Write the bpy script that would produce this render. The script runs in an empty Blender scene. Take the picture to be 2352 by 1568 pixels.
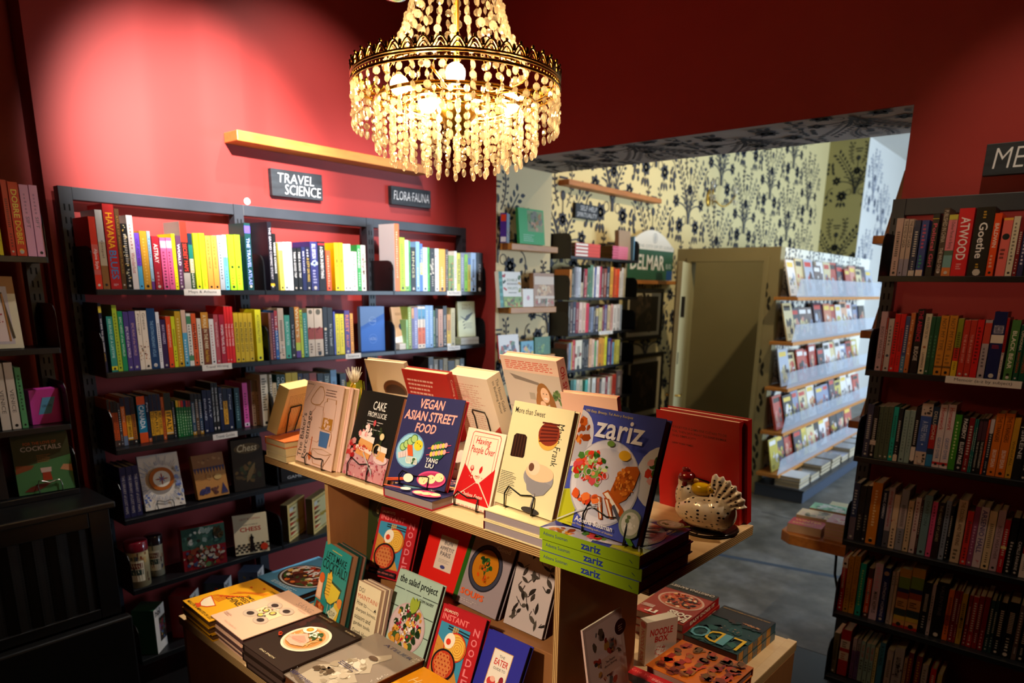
import bpy, bmesh, math, random
from mathutils import Vector, Matrix, Euler
import colorsys
random.seed(7)
C = bpy.context.scene.collection
# ------------------------------------------------------------------ camera (fitted to the photograph, 2352 x 1568)
F, CX, CY, PIT, ROL, YA, YT, EYE = 1585.33, 1176., 1042.26, .2379, .0149, .6955, .7341, 1.78
def _m3(r): return Matrix([Vector(x) for x in r])
_cp, _sp, _cr, _sr = math.cos(PIT), math.sin(PIT), math.cos(ROL), math.sin(ROL)
MM = _m3([(_cr, -_sr, 0), (_sr, _cr, 0), (0, 0, 1)]) @ _m3([(1, 0, 0), (0, -_sp, -_cp), (0, _cp, -_sp)]) @ \
     _m3([(math.sin(YA), -math.cos(YA), 0), (math.cos(YA), math.sin(YA), 0), (0, 0, 1)])
EYEP = Vector((0, 0, EYE))
cd = bpy.data.cameras.new('camera'); cam = bpy.data.objects.new('camera', cd); C.objects.link(cam)
cd.sensor_width = 36; cd.lens = F / 2352 * 36; cd.shift_y = (CY - 784) / 2352; cd.clip_start = .05; cd.clip_end = 60
cd.dof.use_dof = True; cd.dof.focus_distance = 1.72; cd.dof.aperture_fstop = 3.2
m4 = Matrix((MM[0], -MM[1], -MM[2])).transposed().to_4x4(); m4.translation = EYEP; cam.matrix_world = m4
S = bpy.context.scene; S.camera = cam
S.view_settings.view_transform = 'Standard'; S.view_settings.look = 'None'; S.view_settings.gamma = 1
S.view_settings.exposure = 0.0; S.view_settings.use_curve_mapping = False
# ------------------------------------------------------------------ world and lights
W = bpy.data.worlds.new('world'); S.world = W; W.use_nodes = True
W.node_tree.nodes['Background'].inputs[0].default_value = (.55, .68, 1, 1); W.node_tree.nodes['Background'].inputs[1].default_value = 1.0
def aim(o, tgt): o.rotation_euler = (Vector(tgt) - o.location).to_track_quat('-Z', 'Y').to_euler()
def spot(name, loc, tgt, watt, deg, blend, col, r=.03):
    l = bpy.data.lights.new(name, 'SPOT'); l.energy = watt; l.spot_size = math.radians(deg); l.spot_blend = blend
    l.color = col; l.shadow_soft_size = r
    o = bpy.data.objects.new(name, l); C.objects.link(o); o.location = loc; aim(o, tgt); return o
def area(name, loc, tgt, watt, sx, sy, col):
    l = bpy.data.lights.new(name, 'AREA'); l.shape = 'RECTANGLE'; l.size = sx; l.size_y = sy; l.energy = watt; l.color = col
    o = bpy.data.objects.new(name, l); C.objects.link(o); o.location = loc; aim(o, tgt); return o
WARM = (1, .80, .57)
spot('track_spot', (1.05, .35, 3.6), (1.72, 3.3, 2.30), 3300, 25.5, 1, (1, .92, .86), .05)
spot('track_spot', (1.7, .45, 3.6), (2.6, 3.3, 1.95), 700, 27, 1, (1, .92, .86), .05)
spot('track_spot', (2.25, 2.3, 3.78), (2.25, 3.1, 1.55), 190, 80, .7, (1, .93, .85))
spot('track_spot', (2.66, .35, 3.78), (3.12, .25, 1.0), 95, 56, .8, WARM)
spot('track_spot', (2.05, 2.25, 3.75), (1.42, 1.72, 1.1), 360, 36, .8, WARM)
spot('track_spot', (-.7, .95, 2.65), (1.40, 1.45, .94), 300, 38, .7, WARM, .06)
spot('track_spot', (2.75, -.5, 3.7), (1.95, .88, .8), 210, 24, .8, WARM, .05)  # added fill spot, brightens the books at the deck's right end
spot('ceiling_downlight', (5.3, 1.2, 3.6), (5.6, 3.4, 1.9), 140, 95, .8, (1, .80, .50))
area('shop_window_daylight', (8.8, -3.4, 1.6), (8.8, 2.1, .8), 470, 4.4, 2.2, (.62, .80, 1))

# ------------------------------------------------------------------ colours and materials
_lin = {}
def lin(h):
    if h in _lin: return _lin[h]
    s = h if len(h) == 6 else ''.join(c * 2 for c in h)
    v = [int(s[i:i + 2], 16) / 255 for i in (0, 2, 4)]
    _lin[h] = tuple(c / 12.92 if c <= .04045 else ((c + .055) / 1.055) ** 2.4 for c in v) + (1,)
    return _lin[h]
MATS = {}
def mat(name, rough=.5, attr=True, col='888', metal=0, coat=0, spec=.5, bump=None, fn=None):
    m = bpy.data.materials.new(name); m.use_nodes = True; nt = m.node_tree; N = nt.nodes; L = nt.links
    b = N['Principled BSDF']; b.inputs['Roughness'].default_value = rough; b.inputs['Metallic'].default_value = metal
    b.inputs['Coat Weight'].default_value = coat; b.inputs['Specular IOR Level'].default_value = spec
    tc = N.new('ShaderNodeTexCoord')
    if attr:
        a = N.new('ShaderNodeAttribute'); a.attribute_name = 'Col'; L.new(a.outputs['Color'], b.inputs['Base Color'])
    else: b.inputs['Base Color'].default_value = lin(col)
    if bump:
        n = N.new('ShaderNodeTexNoise'); n.inputs['Scale'].default_value = bump[0]; n.inputs['Detail'].default_value = 3
        bp = N.new('ShaderNodeBump'); bp.inputs['Strength'].default_value = bump[1]; bp.inputs['Distance'].default_value = bump[2]
        L.new(tc.outputs['Object'], n.inputs['Vector']); L.new(n.outputs['Fac'], bp.inputs['Height']); L.new(bp.outputs['Normal'], b.inputs['Normal'])
    if fn: fn(N, L, b, tc)
    MATS[name] = m; return m
def ramp(N, stops):
    r = N.new('ShaderNodeValToRGB'); e = r.color_ramp.elements
    while len(e) < len(stops): e.new(.5)
    for i, (p, c) in enumerate(stops): e[i].position = p; e[i].color = lin(c)
    return r
def page_fn(N, L, b, tc):
    w = N.new('ShaderNodeTexWave'); w.inputs['Scale'].default_value = 260; w.inputs['Distortion'].default_value = 1.5; w.bands_direction = 'Y'
    mx = N.new('ShaderNodeMixRGB'); mx.blend_type = 'MULTIPLY'; mx.inputs[0].default_value = .28
    L.new(tc.outputs['Object'], w.inputs['Vector']); a = b.inputs['Base Color'].links[0].from_socket
    L.new(a, mx.inputs[1]); L.new(w.outputs['Color'], mx.inputs[2]); L.new(mx.outputs[0], b.inputs['Base Color'])
mat('print', .38, spec=.4); mat('gloss', .16, coat=.3); mat('matte', .75, spec=.2); mat('page', .85, spec=.1, fn=page_fn)
def noise_mix(scale, stops, stretch=(1, 1, 1), detail=6, rough=None, space='Object', bump=0):
    def fn(N, L, b, tc):
        mp = N.new('ShaderNodeMapping'); mp.inputs['Scale'].default_value = stretch
        n = N.new('ShaderNodeTexNoise'); n.inputs['Scale'].default_value = scale; n.inputs['Detail'].default_value = detail
        r = ramp(N, stops); L.new(tc.outputs[space], mp.inputs[0]); L.new(mp.outputs[0], n.inputs['Vector'])
        L.new(n.outputs['Fac'], r.inputs[0]); L.new(r.outputs[0], b.inputs['Base Color'])
        if bump:
            bp = N.new('ShaderNodeBump'); bp.inputs['Strength'].default_value = bump; bp.inputs['Distance'].default_value = .002
            L.new(n.outputs['Fac'], bp.inputs['Height']); L.new(bp.outputs[0], b.inputs['Normal'])
    return fn
mat('red_paint', .5, attr=False, spec=.35, fn=noise_mix(1.3, [(.35, '942c29'), (.65, '9a302c')], bump=.03))
mat('cream_paper', .7, spec=.25)
mat('black_metal', .34, attr=False, spec=.5, fn=noise_mix(14, [(.3, '0f1013'), (.7, '141518')]))
mat('slate_metal', .42, attr=False, spec=.45, fn=noise_mix(9, [(.3, '2b2f36'), (.7, '32363e')]))
mat('wire', .3, attr=False, col='0a0a0a', metal=.4)
mat('silver_wire', .25, attr=False, col='c8c4bc', metal=1)
mat('pine', .42, attr=False, fn=noise_mix(3, [(.25, 'a8682c'), (.5, 'c08038'), (.75, 'b07030')], stretch=(2, 12, 12)))
mat('dark_pine', .45, attr=False, fn=noise_mix(3, [(.25, '9a5a20'), (.6, 'b5702a'), (.8, 'a06024')], stretch=(2, 12, 12)))
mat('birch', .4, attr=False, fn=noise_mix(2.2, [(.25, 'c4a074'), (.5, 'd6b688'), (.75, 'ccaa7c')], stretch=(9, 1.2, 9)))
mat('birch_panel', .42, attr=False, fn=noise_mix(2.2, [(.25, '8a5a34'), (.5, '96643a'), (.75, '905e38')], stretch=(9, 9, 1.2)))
def ply_fn(N, L, b, tc):
    w = N.new('ShaderNodeTexWave'); w.bands_direction = 'Z'; w.inputs['Scale'].default_value = 60; w.inputs['Distortion'].default_value = .6
    r = ramp(N, [(.2, '6e4420'), (.6, 'c09a62'), (.9, 'd0ac74')]); L.new(tc.outputs['Object'], w.inputs['Vector']); L.new(w.outputs['Fac'], r.inputs[0]); L.new(r.outputs[0], b.inputs['Base Color'])
def ply_fn_x(N, L, b, tc):
    w = N.new('ShaderNodeTexWave'); w.bands_direction = 'Y'; w.inputs['Scale'].default_value = 60; w.inputs['Distortion'].default_value = .6
    r = ramp(N, [(.2, '6e4420'), (.6, 'c09a62'), (.9, 'd0ac74')]); L.new(tc.outputs['Object'], w.inputs['Vector']); L.new(w.outputs['Fac'], r.inputs[0]); L.new(r.outputs[0], b.inputs['Base Color'])
mat('ply_edge', .55, attr=False, fn=ply_fn); mat('ply_edge_upright', .55, attr=False, fn=ply_fn_x)
def floor_fn(N, L, b, tc):
    n1 = N.new('ShaderNodeTexNoise'); n1.inputs['Scale'].default_value = 1.6; n1.inputs['Detail'].default_value = 9; n1.inputs['Roughness'].default_value = .65
    n2 = N.new('ShaderNodeTexNoise'); n2.inputs['Scale'].default_value = 7; n2.inputs['Detail'].default_value = 6
    r1 = ramp(N, [(.3, '5c5a52'), (.48, '767268'), (.62, '8e8c88'), (.75, 'a09c94')]); r2 = ramp(N, [(.35, '7a7a7a'), (.7, 'ffffff')])
    mx = N.new('ShaderNodeMixRGB'); mx.blend_type = 'MULTIPLY'; mx.inputs[0].default_value = .6
    for n in (n1, n2): L.new(tc.outputs['Object'], n.inputs['Vector'])
    L.new(n1.outputs['Fac'], r1.inputs[0]); L.new(n2.outputs['Fac'], r2.inputs[0]); L.new(r1.outputs[0], mx.inputs[1]); L.new(r2.outputs[0], mx.inputs[2]); L.new(mx.outputs[0], b.inputs['Base Color'])
mat('concrete', .42, attr=False, spec=.4, fn=floor_fn)
mat('ceiling_paint', .8, attr=False, col='3a2422'); mat('white_paint', .8, attr=False, col='d8d4cc')
mat('olive_paint', .5, attr=False, fn=noise_mix(2, [(.3, '8d8158'), (.7, '93875e')])); mat('door_paint', .45, attr=False, col='a89c72')
mat('brass', .28, attr=False, col='b08838', metal=1); mat('bright_brass', .25, attr=False, col='d8a848', metal=1)
mat('chrome', .12, attr=False, col='d8d8d8', metal=1)
mat('chalkboard', .6, spec=.3, attr=False, fn=noise_mix(6, [(.35, '22262b'), (.6, '2e343a'), (.8, '3c4248')], stretch=(1, 1, 6)))
mat('chalk', .9, spec=.1)
def grille_fn(N, L, b, tc):
    v = N.new('ShaderNodeTexVoronoi'); v.inputs['Scale'].default_value = 95; v.inputs['Randomness'].default_value = 0
    r = ramp(N, [(.32, '050505'), (.42, '1d1a17')]); L.new(tc.outputs['Object'], v.inputs['Vector']); L.new(v.outputs['Distance'], r.inputs[0]); L.new(r.outputs[0], b.inputs['Base Color'])
mat('perforated_metal', .45, attr=False, metal=.3, fn=grille_fn)
mat('black_paint', .38, attr=False, spec=.5, fn=noise_mix(5, [(.3, '0b0b0c'), (.7, '101012')]))
def hen_fn(N, L, b, tc):
    v = N.new('ShaderNodeTexVoronoi'); v.inputs['Scale'].default_value = 84; v.inputs['Randomness'].default_value = .45
    mp = N.new('ShaderNodeMapping'); mp.inputs['Scale'].default_value = (.75, .9, 1.15)
    r = ramp(N, [(.22, '171210'), (.27, 'f0e2d0')]); L.new(tc.outputs['Object'], mp.inputs[0]); L.new(mp.outputs[0], v.inputs['Vector']); L.new(v.outputs['Distance'], r.inputs[0]); L.new(r.outputs[0], b.inputs['Base Color'])
mat('speckled_glaze', .14, attr=False, coat=.6, fn=hen_fn)
def special(name, build):
    m = bpy.data.materials.new(name); m.use_nodes = True; nt = m.node_tree; nt.nodes.clear(); o = nt.nodes.new('ShaderNodeOutputMaterial')
    nt.links.new(build(nt.nodes, nt.links), o.inputs[0]); MATS[name] = m
def bulb_fn(N, L):
    e = N.new('ShaderNodeEmission'); e.inputs[0].default_value = (1, .66, .30, 1); e.inputs[1].default_value = 230; return e.outputs[0]
special('bulb_glow', bulb_fn)
def crystal_fn(N, L):
    g = N.new('ShaderNodeBsdfGlossy'); g.inputs['Roughness'].default_value = .16; g.inputs[0].default_value = (1, .96, .88, 1)
    t = N.new('ShaderNodeBsdfTranslucent'); t.inputs[0].default_value = (.96, .90, .78, 1)
    tr = N.new('ShaderNodeBsdfTransparent'); tr.inputs[0].default_value = (.96, .94, .90, 1)
    lw = N.new('ShaderNodeLayerWeight'); lw.inputs[0].default_value = .35; r = ramp(N, [(.0, '404040'), (.5, 'a0a0a0'), (1, 'f0f0f0')]); L.new(lw.outputs['Facing'], r.inputs[0])
    m1 = N.new('ShaderNodeMixShader'); m1.inputs[0].default_value = .68; L.new(t.outputs[0], m1.inputs[1]); L.new(tr.outputs[0], m1.inputs[2])
    m2 = N.new('ShaderNodeMixShader'); L.new(r.outputs[0], m2.inputs[0]); L.new(m1.outputs[0], m2.inputs[1]); L.new(g.outputs[0], m2.inputs[2]); return m2.outputs[0]
special('crystal', crystal_fn)
def acrylic_fn(N, L):
    g = N.new('ShaderNodeBsdfGlossy'); g.inputs['Roughness'].default_value = .12
    d = N.new('ShaderNodeBsdfDiffuse'); d.inputs[0].default_value = (.8, .85, .95, 1)
    tr = N.new('ShaderNodeBsdfTransparent'); tr.inputs[0].default_value = (.93, .95, .97, 1)
    m1 = N.new('ShaderNodeMixShader'); m1.inputs[0].default_value = .74; L.new(d.outputs[0], m1.inputs[1]); L.new(tr.outputs[0], m1.inputs[2])
    m2 = N.new('ShaderNodeMixShader'); m2.inputs[0].default_value = .16; L.new(m1.outputs[0], m2.inputs[1]); L.new(g.outputs[0], m2.inputs[2]); return m2.outputs[0]
special('acrylic', acrylic_fn)
def glass_fn(N, L):
    g = N.new('ShaderNodeBsdfGlossy'); g.inputs['Roughness'].default_value = .02
    tr = N.new('ShaderNodeBsdfTransparent'); m = N.new('ShaderNodeMixShader'); m.inputs[0].default_value = .08
    L.new(tr.outputs[0], m.inputs[1]); L.new(g.outputs[0], m.inputs[2]); return m.outputs[0]
special('window_glass', glass_fn)
# ------------------------------------------------------------------ mesh building
class MB:
    def __init__(s, M=None): s.v, s.f, s.m, s.c, s.sm = [], [], [], [], []; s.M = M or Matrix()
    def add(s, vs, fs, m='print', c='888', smooth=False):
        o = len(s.v); s.v += [s.M @ Vector(p) for p in vs]
        for f in fs: s.f.append([i + o for i in f]); s.m.append(m); s.c.append(c); s.sm.append(smooth)
    def box(s, x0, y0, z0, x1, y1, z1, m='print', c='888'):
        s.add([(x0, y0, z0), (x1, y0, z0), (x1, y1, z0), (x0, y1, z0), (x0, y0, z1), (x1, y0, z1), (x1, y1, z1), (x0, y1, z1)],
              [(0, 3, 2, 1), (4, 5, 6, 7), (0, 1, 5, 4), (1, 2, 6, 5), (2, 3, 7, 6), (3, 0, 4, 7)], m, c)
    def prism(s, poly, d0, d1, ax='y', m='print', c='888', smooth=False):   # polygon in the plane across ax, swept along ax
        pt = {'y': lambda a, b, d: (a, d, b), 'x': lambda a, b, d: (d, a, b), 'z': lambda a, b, d: (a, b, d)}[ax]
        n = len(poly); vs = [pt(a, b, d0) for a, b in poly] + [pt(a, b, d1) for a, b in poly]
        fs = [[i, (i + 1) % n, n + (i + 1) % n, n + i] for i in range(n)] + [list(range(n))[::-1], list(range(n, 2 * n))]
        s.add(vs, fs, m, c, smooth)
    def lathe(s, prof, n=24, m='print', c='888', o=(0, 0, 0), smooth=True, a0=0, a1=2 * math.pi):
        vs, fs = [], []; full = abs(a1 - a0 - 2 * math.pi) < 1e-6; k = n if full else n + 1
        for r, z in prof:
            for i in range(k): a = a0 + (a1 - a0) * i / n; vs.append((o[0] + r * math.cos(a), o[1] + r * math.sin(a), o[2] + z))
        for j in range(len(prof) - 1):
            for i in range(n): i2 = (i + 1) % k; fs.append((j * k + i, j * k + i2, (j + 1) * k + i2, (j + 1) * k + i))
        s.add(vs, fs, m, c, smooth)
    def tube(s, pts, r, n=8, m='wire', c='888', closed=False):
        pts = [Vector(p) for p in pts]; vs, fs = [], []; K = len(pts); up = Vector((.13, .31, .94))
        for i, p in enumerate(pts):
            a = pts[i - 1] if (i or closed) else p; b = pts[(i + 1) % K] if (i < K - 1 or closed) else p
            t = (b - a).normalized(); x = t.cross(up); x = (x if x.length > 1e-4 else t.cross(Vector((1, 0, 0)))).normalized(); y = t.cross(x)
            rr = r[i] if isinstance(r, (list, tuple)) else r
            for k in range(n): a_ = 2 * math.pi * k / n; vs.append(p + x * rr * math.cos(a_) + y * rr * math.sin(a_))
        for i in range(K if closed else K - 1):
            j = (i + 1) % K
            for k in range(n): k2 = (k + 1) % n; fs.append((i * n + k, i * n + k2, j * n + k2, j * n + k))
        if not closed: fs += [tuple(range(n))[::-1], tuple(range((K - 1) * n, K * n))]
        s.add(vs, fs, m, c, True)
    def ball(s, o, rx, ry, rz, m='print', c='888', n=16, k=10, R=None):
        vs, fs = [], []; o = Vector(o)
        for j in range(k + 1):
            t = math.pi * j / k
            for i in range(n):
                a = 2 * math.pi * i / n; p = Vector((rx * math.sin(t) * math.cos(a), ry * math.sin(t) * math.sin(a), rz * math.cos(t)))
                vs.append(o + (R @ p if R else p))
        for j in range(k):
            for i in range(n): fs.append((j * n + i, (j + 1) * n + i, (j + 1) * n + (i + 1) % n, j * n + (i + 1) % n))
        s.add(vs, fs, m, c, True)
    def mesh(s, name):
        me = bpy.data.meshes.new(name); me.from_pydata(s.v, [], s.f)
        names = list(dict.fromkeys(s.m)); idx = {n: i for i, n in enumerate(names)}
        for n in names: me.materials.append(MATS[n])
        me.polygons.foreach_set('material_index', [idx[n] for n in s.m]); me.polygons.foreach_set('use_smooth', s.sm)
        ca = me.color_attributes.new('Col', 'FLOAT_COLOR', 'CORNER'); buf = []
        for f, c in zip(s.f, s.c): buf += list(lin(c)) * len(f)
        ca.data.foreach_set('color', buf); me.update(); return me
    def build(s, name, parent=None, bevel=0, M=None):
        o = bpy.data.objects.new(name, s.mesh(name)); C.objects.link(o)
        if M is not None: o.matrix_world = M
        if parent: o.parent = parent
        if bevel:
            b = o.modifiers.new('bevel', 'BEVEL'); b.width = bevel; b.segments = 2; b.limit_method = 'ANGLE'; b.angle_limit = math.radians(50)
        return o
def tag(o, label, cat, group=None, kind=None):
    o['label'] = label; o['category'] = cat
    if group: o['group'] = group
    if kind: o['kind'] = kind
    return o
def thing(name, label, cat, M=None, group=None):
    o = bpy.data.objects.new(name, None); C.objects.link(o); o.empty_display_size = .05
    if M is not None: o.matrix_world = M
    return tag(o, label, cat, group)
def struct(name, mb, bevel=0):
    o = mb.build(name, None, bevel); o['kind'] = 'structure'; return o
def T(x, y, z): return Matrix.Translation((x, y, z))
def RZ(a): return Matrix.Rotation(a, 4, 'Z')
def cols(o, x, y, z): m = Matrix((Vector(x), Vector(y), Vector(z))).transposed().to_4x4(); m.translation = Vector(o); return m
# ------------------------------------------------------------------ lettering and flat artwork on covers
_tx = {}
def glyphs(text, bold, shear):
    k = (text, bold, shear)
    if k in _tx: return _tx[k]
    cu = bpy.data.curves.new('lettering', 'FONT'); cu.body = text; cu.resolution_u = 2; cu.fill_mode = 'FRONT'; cu.shear = shear
    cu.offset = bold; cu.space_line = .85; cu.align_x = 'CENTER'
    o = bpy.data.objects.new('lettering', cu); me = o.to_mesh()
    vs = [v.co.copy() for v in me.vertices]; fs = [list(p.vertices) for p in me.polygons]; o.to_mesh_clear()
    bpy.data.objects.remove(o); bpy.data.curves.remove(cu)
    if not vs: _tx[k] = ([], []); return _tx[k]
    x0 = min(v.x for v in vs); x1 = max(v.x for v in vs); y0 = min(v.y for v in vs); y1 = max(v.y for v in vs)
    _tx[k] = ([((v.x - x0) / max(x1 - x0, 1e-6), (v.y - y0) / max(y1 - y0, 1e-6)) for v in vs], fs); return _tx[k]
def clip01(p):
    for ax, lim, sg in ((0, 0, 1), (0, 1, -1), (1, 0, 1), (1, 1, -1)):
        q = []
        for i in range(len(p)):
            a, b = p[i - 1], p[i]; da, db = (a[ax] - lim) * sg, (b[ax] - lim) * sg
            if (da >= 0) != (db >= 0): t = da / (da - db); q.append((a[0] + (b[0] - a[0]) * t, a[1] + (b[1] - a[1]) * t))
            if db >= 0: q.append(b)
        p = q
        if len(p) < 3: return []
    return p
class Cv:                                                         # x, y in 0..1 of the face; radii in units of its width
    def __init__(s, mb, o, ex, ey, n, w, h, m='print', eps=.00011):
        s.mb, s.o, s.ex, s.ey, s.n, s.w, s.h, s.m, s.eps, s.k = mb, Vector(o), Vector(ex) * w, Vector(ey) * h, Vector(n), w, h, m, eps, 1
        s.as_ = w / h; s.flip = Vector(ex).cross(Vector(ey)).dot(s.n) < 0
    def _p(s, x, y): return s.o + s.ex * x + s.ey * y + s.n * (s.eps * s.k)
    def P(s, pts, c, nk=False):
        q = clip01(list(pts))
        if len(q) < 3: return s
        f = list(range(len(q))); s.mb.add([s._p(*a) for a in q], [f[::-1] if s.flip else f], s.m, c)
        if not nk: s.k += 1
        return s
    def R(s, x0, y0, x1, y1, c): return s.P([(x0, y0), (x1, y0), (x1, y1), (x0, y1)], c)
    def E(s, x, y, rx, ry, c, n=22, rot=0, nk=False):
        cr, sr = math.cos(rot), math.sin(rot); a = [2 * math.pi * i / n for i in range(n)]
        return s.P([(x + rx * math.cos(t) * cr - ry * math.sin(t) * sr, y + (rx * math.cos(t) * sr + ry * math.sin(t) * cr) * s.as_) for t in a], c, nk)
    def L(s, pts, w, c):
        for (x0, y0), (x1, y1) in zip(pts, pts[1:]):
            dx, dy = (x1 - x0), (y1 - y0) / s.as_; d = math.hypot(dx, dy) or 1; nx, ny = -dy / d * w / 2, dx / d * w / 2 * s.as_
            s.P([(x0 + nx, y0 + ny), (x0 - nx, y0 - ny), (x1 - nx, y1 - ny), (x1 + nx, y1 + ny)], c, True)
        s.k += 1; return s
    def T(s, t, x0, y0, x1, y1, c, bold=0., shear=0., rot=0):
        vs, fs = glyphs(t, bold, shear)
        tr = {0: lambda a, b: (a, b), 90: lambda a, b: (1 - b, a), -90: lambda a, b: (b, 1 - a), 180: lambda a, b: (1 - a, 1 - b)}[rot]
        q = [tr(*v) for v in vs]
        s.mb.add([s._p(x0 + (x1 - x0) * a, y0 + (y1 - y0) * b) for a, b in q], [f[::-1] if s.flip else f for f in fs], s.m, c); s.k += 1; return s
    def B(s, x, y, rx, ry, n, s0, s1, cs, seed=1, el=.5):
        r = random.Random(seed)
        for i in range(n):
            a, d = r.random() * 6.283, math.sqrt(r.random()); px, py = x + rx * d * math.cos(a), y + ry * d * math.sin(a) * s.as_
            sz = r.uniform(s0, s1); ro = r.random() * 6.28; e = r.uniform(el, 1); k = r.choice((5, 6, 7, 8)); c = r.choice(cs)
            pts = []
            for j in range(k):
                t = 2 * math.pi * j / k; q = sz * r.uniform(.75, 1.1); u, v = q * math.cos(t), q * e * math.sin(t)
                pts.append((px + u * math.cos(ro) - v * math.sin(ro), py + (u * math.sin(ro) + v * math.cos(ro)) * s.as_))
            s.P(pts, c, i % 4 != 0)
        s.k += 1; return s
    def G(s, x0, y0, x1, y1, n, c, fill=.5, seed=3, ragged=.25):   # n lines of small unreadable print
        r = random.Random(seed); lh = (y1 - y0) / n
        for i in range(n):
            x = x0; xe = x1 - (x1 - x0) * ragged * r.random(); yb = y1 - (i + 1) * lh
            while x < xe:
                wd = r.uniform(.05, .14) * (x1 - x0); xx = min(x + wd, xe); s.P([(x, yb), (xx, yb), (xx, yb + lh * fill), (x, yb + lh * fill)], c, True); x = xx + .025 * (x1 - x0)
        s.k += 1; return s
    def ring(s, x, y, r0, r1, c, n=26):
        for i in range(n):
            a, b = 2 * math.pi * i / n, 2 * math.pi * (i + 1) / n
            s.P([(x + r0 * math.cos(a), y + r0 * math.sin(a) * s.as_), (x + r1 * math.cos(a), y + r1 * math.sin(a) * s.as_), (x + r1 * math.cos(b), y + r1 * math.sin(b) * s.as_), (x + r0 * math.cos(b), y + r0 * math.sin(b) * s.as_)], c, True)
        s.k += 1; return s
    def leaf(s, x, y, l, w, a, c, nk=False):
        pts = [(0, 0), (.25, .42), (.55, .5), (.8, .3), (1, 0), (.8, -.3), (.55, -.5), (.25, -.42)]; ca, sa = math.cos(a), math.sin(a)
        return s.P([(x + l * p * ca - w * q * sa, y + (l * p * sa + w * q * ca) * s.as_) for p, q in pts], c, nk)
# ------------------------------------------------------------------ books
def spine_cv(mb, h, t, m): return Cv(mb, (0, t, 0), (0, -1, 0), (0, 0, 1), (-1, 0, 0), t, h, m)
def book_parts(root, w, h, t, cov, front=None, spine=None, back=None, hard=True, page='e6d8bc', m='print', spc=None, bkc=None):
    mb = MB(); b = .0026 if hard else .0005; spc = spc or cov; bkc = bkc or cov
    mb.box(0, 0, 0, w, b, h, m, cov); mb.box(0, t - b, 0, w, t, h, m, bkc); mb.box(0, b, 0, b, t - b, h, m, spc)
    mb.add([(-.00003, t, 0), (-.00003, 0, 0), (-.00003, 0, h), (-.00003, t, h)], [(0, 1, 2, 3)], m, spc)
    if front: front(Cv(mb, (0, 0, 0), (1, 0, 0), (0, 0, 1), (0, -1, 0), w, h, m))
    if back: back(Cv(mb, (w, t, 0), (-1, 0, 0), (0, 0, 1), (0, 1, 0), w, h, m))
    if spine: spine(spine_cv(mb, h, t, m))
    mb.build('cover', root)
    i = .0035 if hard else .0002; pg = MB(); pg.box(b, b + .0002, i, w - i, t - b - .0002, h - i, 'page', page); pg.build('pages', root)
    return root
def lean_M(u, v, z, psi, tilt):                                    # a cover facing the viewer; local x runs along its foot
    x = Vector((math.cos(psi), math.sin(psi), 0)); bk = Vector((-math.sin(psi), math.cos(psi), 0)); up = Vector((0, 0, math.cos(tilt))) + bk * math.sin(tilt)
    return cols((u, v, z), x, up.cross(x), up)
def lean_back_M(u, v, z, psi, tilt, w, t):                         # the same foot line, but the book shows its back
    x = Vector((math.cos(psi), math.sin(psi), 0)); bk = Vector((-math.sin(psi), math.cos(psi), 0)); up = Vector((0, 0, math.cos(tilt))) + bk * math.sin(tilt)
    y = up.cross(-x); return cols(Vector((u, v, z)) + x * w - y * t, -x, y, up)
def flat_M(u, v, z, psi, w, d, k):                                 # lying face up; top face at z, its front left corner at u, v
    x = Vector((math.cos(psi), math.sin(psi), 0)); b = Vector((-math.sin(psi), math.cos(psi), 0)); o = Vector((u, v, z)); dn = Vector((0, 0, -1))
    if k == 0: return cols(o, x, dn, b)
    if k == 1: return cols(o + x * w, b, dn, -x)
    if k == 2: return cols(o + x * w + b * d, -x, dn, -b)
    return cols(o + b * d, -b, dn, x)
def stand(w, lab, M, mat_='wire', r=.0022, hl=.3, hr=.68, hz=.038, back=.085, group='wire book stands'):
    t = thing('wire_book_stand', lab, 'book stand', M, group); mb = MB(); a, b = hl * w, hr * w; y0 = -.006
    p = [(a, .03, -.002), (a, y0, -.003), (a - .004, y0 - .004, hz * .6), (a + .002, y0, hz), (a + .012, y0, hz * .93), ((a + b) / 2, y0 + .001, hz * .72), (b - .01, y0, hz * .86), (b, y0, hz * .8), (b + .003, y0 - .004, hz * .45), (b + .002, y0, -.003), (b, .03, -.002)]
    mb.tube(p, r, 8, mat_); mb.build('front_loop', t)
    return t
# ================================================================== the room
VA, UB, UJ, VJ, VR, ZO = 3.32, 3.385, 3.95, 2.982, .726, 2.521      # red wall, red wall with the opening, its far side, its jambs, its head
HC = 3.87
def quad(mb, a, b, c, d, m, col='888'): mb.add([a, b, c, d], [(0, 1, 2, 3)], m, col)
INK = '424348'
def flower(cv, x, y, r, n, c, a0=0):
    for i in range(n):
        a = a0 + 6.283 * i / n; cv.leaf(x + .16 * r * math.cos(a), y + .16 * r * math.sin(a), r * .9, r * .62, a, c, True)
    for i in range(n):
        a = a0 + 6.283 * (i + .5) / n; cv.leaf(x + r * .1 * math.cos(a), y + r * .1 * math.sin(a), r * .55, r * .4, a, c, True)
    cv.k += 1
def stem(cv, pts, w, c): cv.L(pts, w, c)
def bez(p0, p1, p2, n=8): return [((1 - t) ** 2 * p0[0] + 2 * t * (1 - t) * p1[0] + t * t * p2[0], (1 - t) ** 2 * p0[1] + 2 * t * (1 - t) * p1[1] + t * t * p2[1]) for t in [i / n for i in range(n + 1)]]
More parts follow.
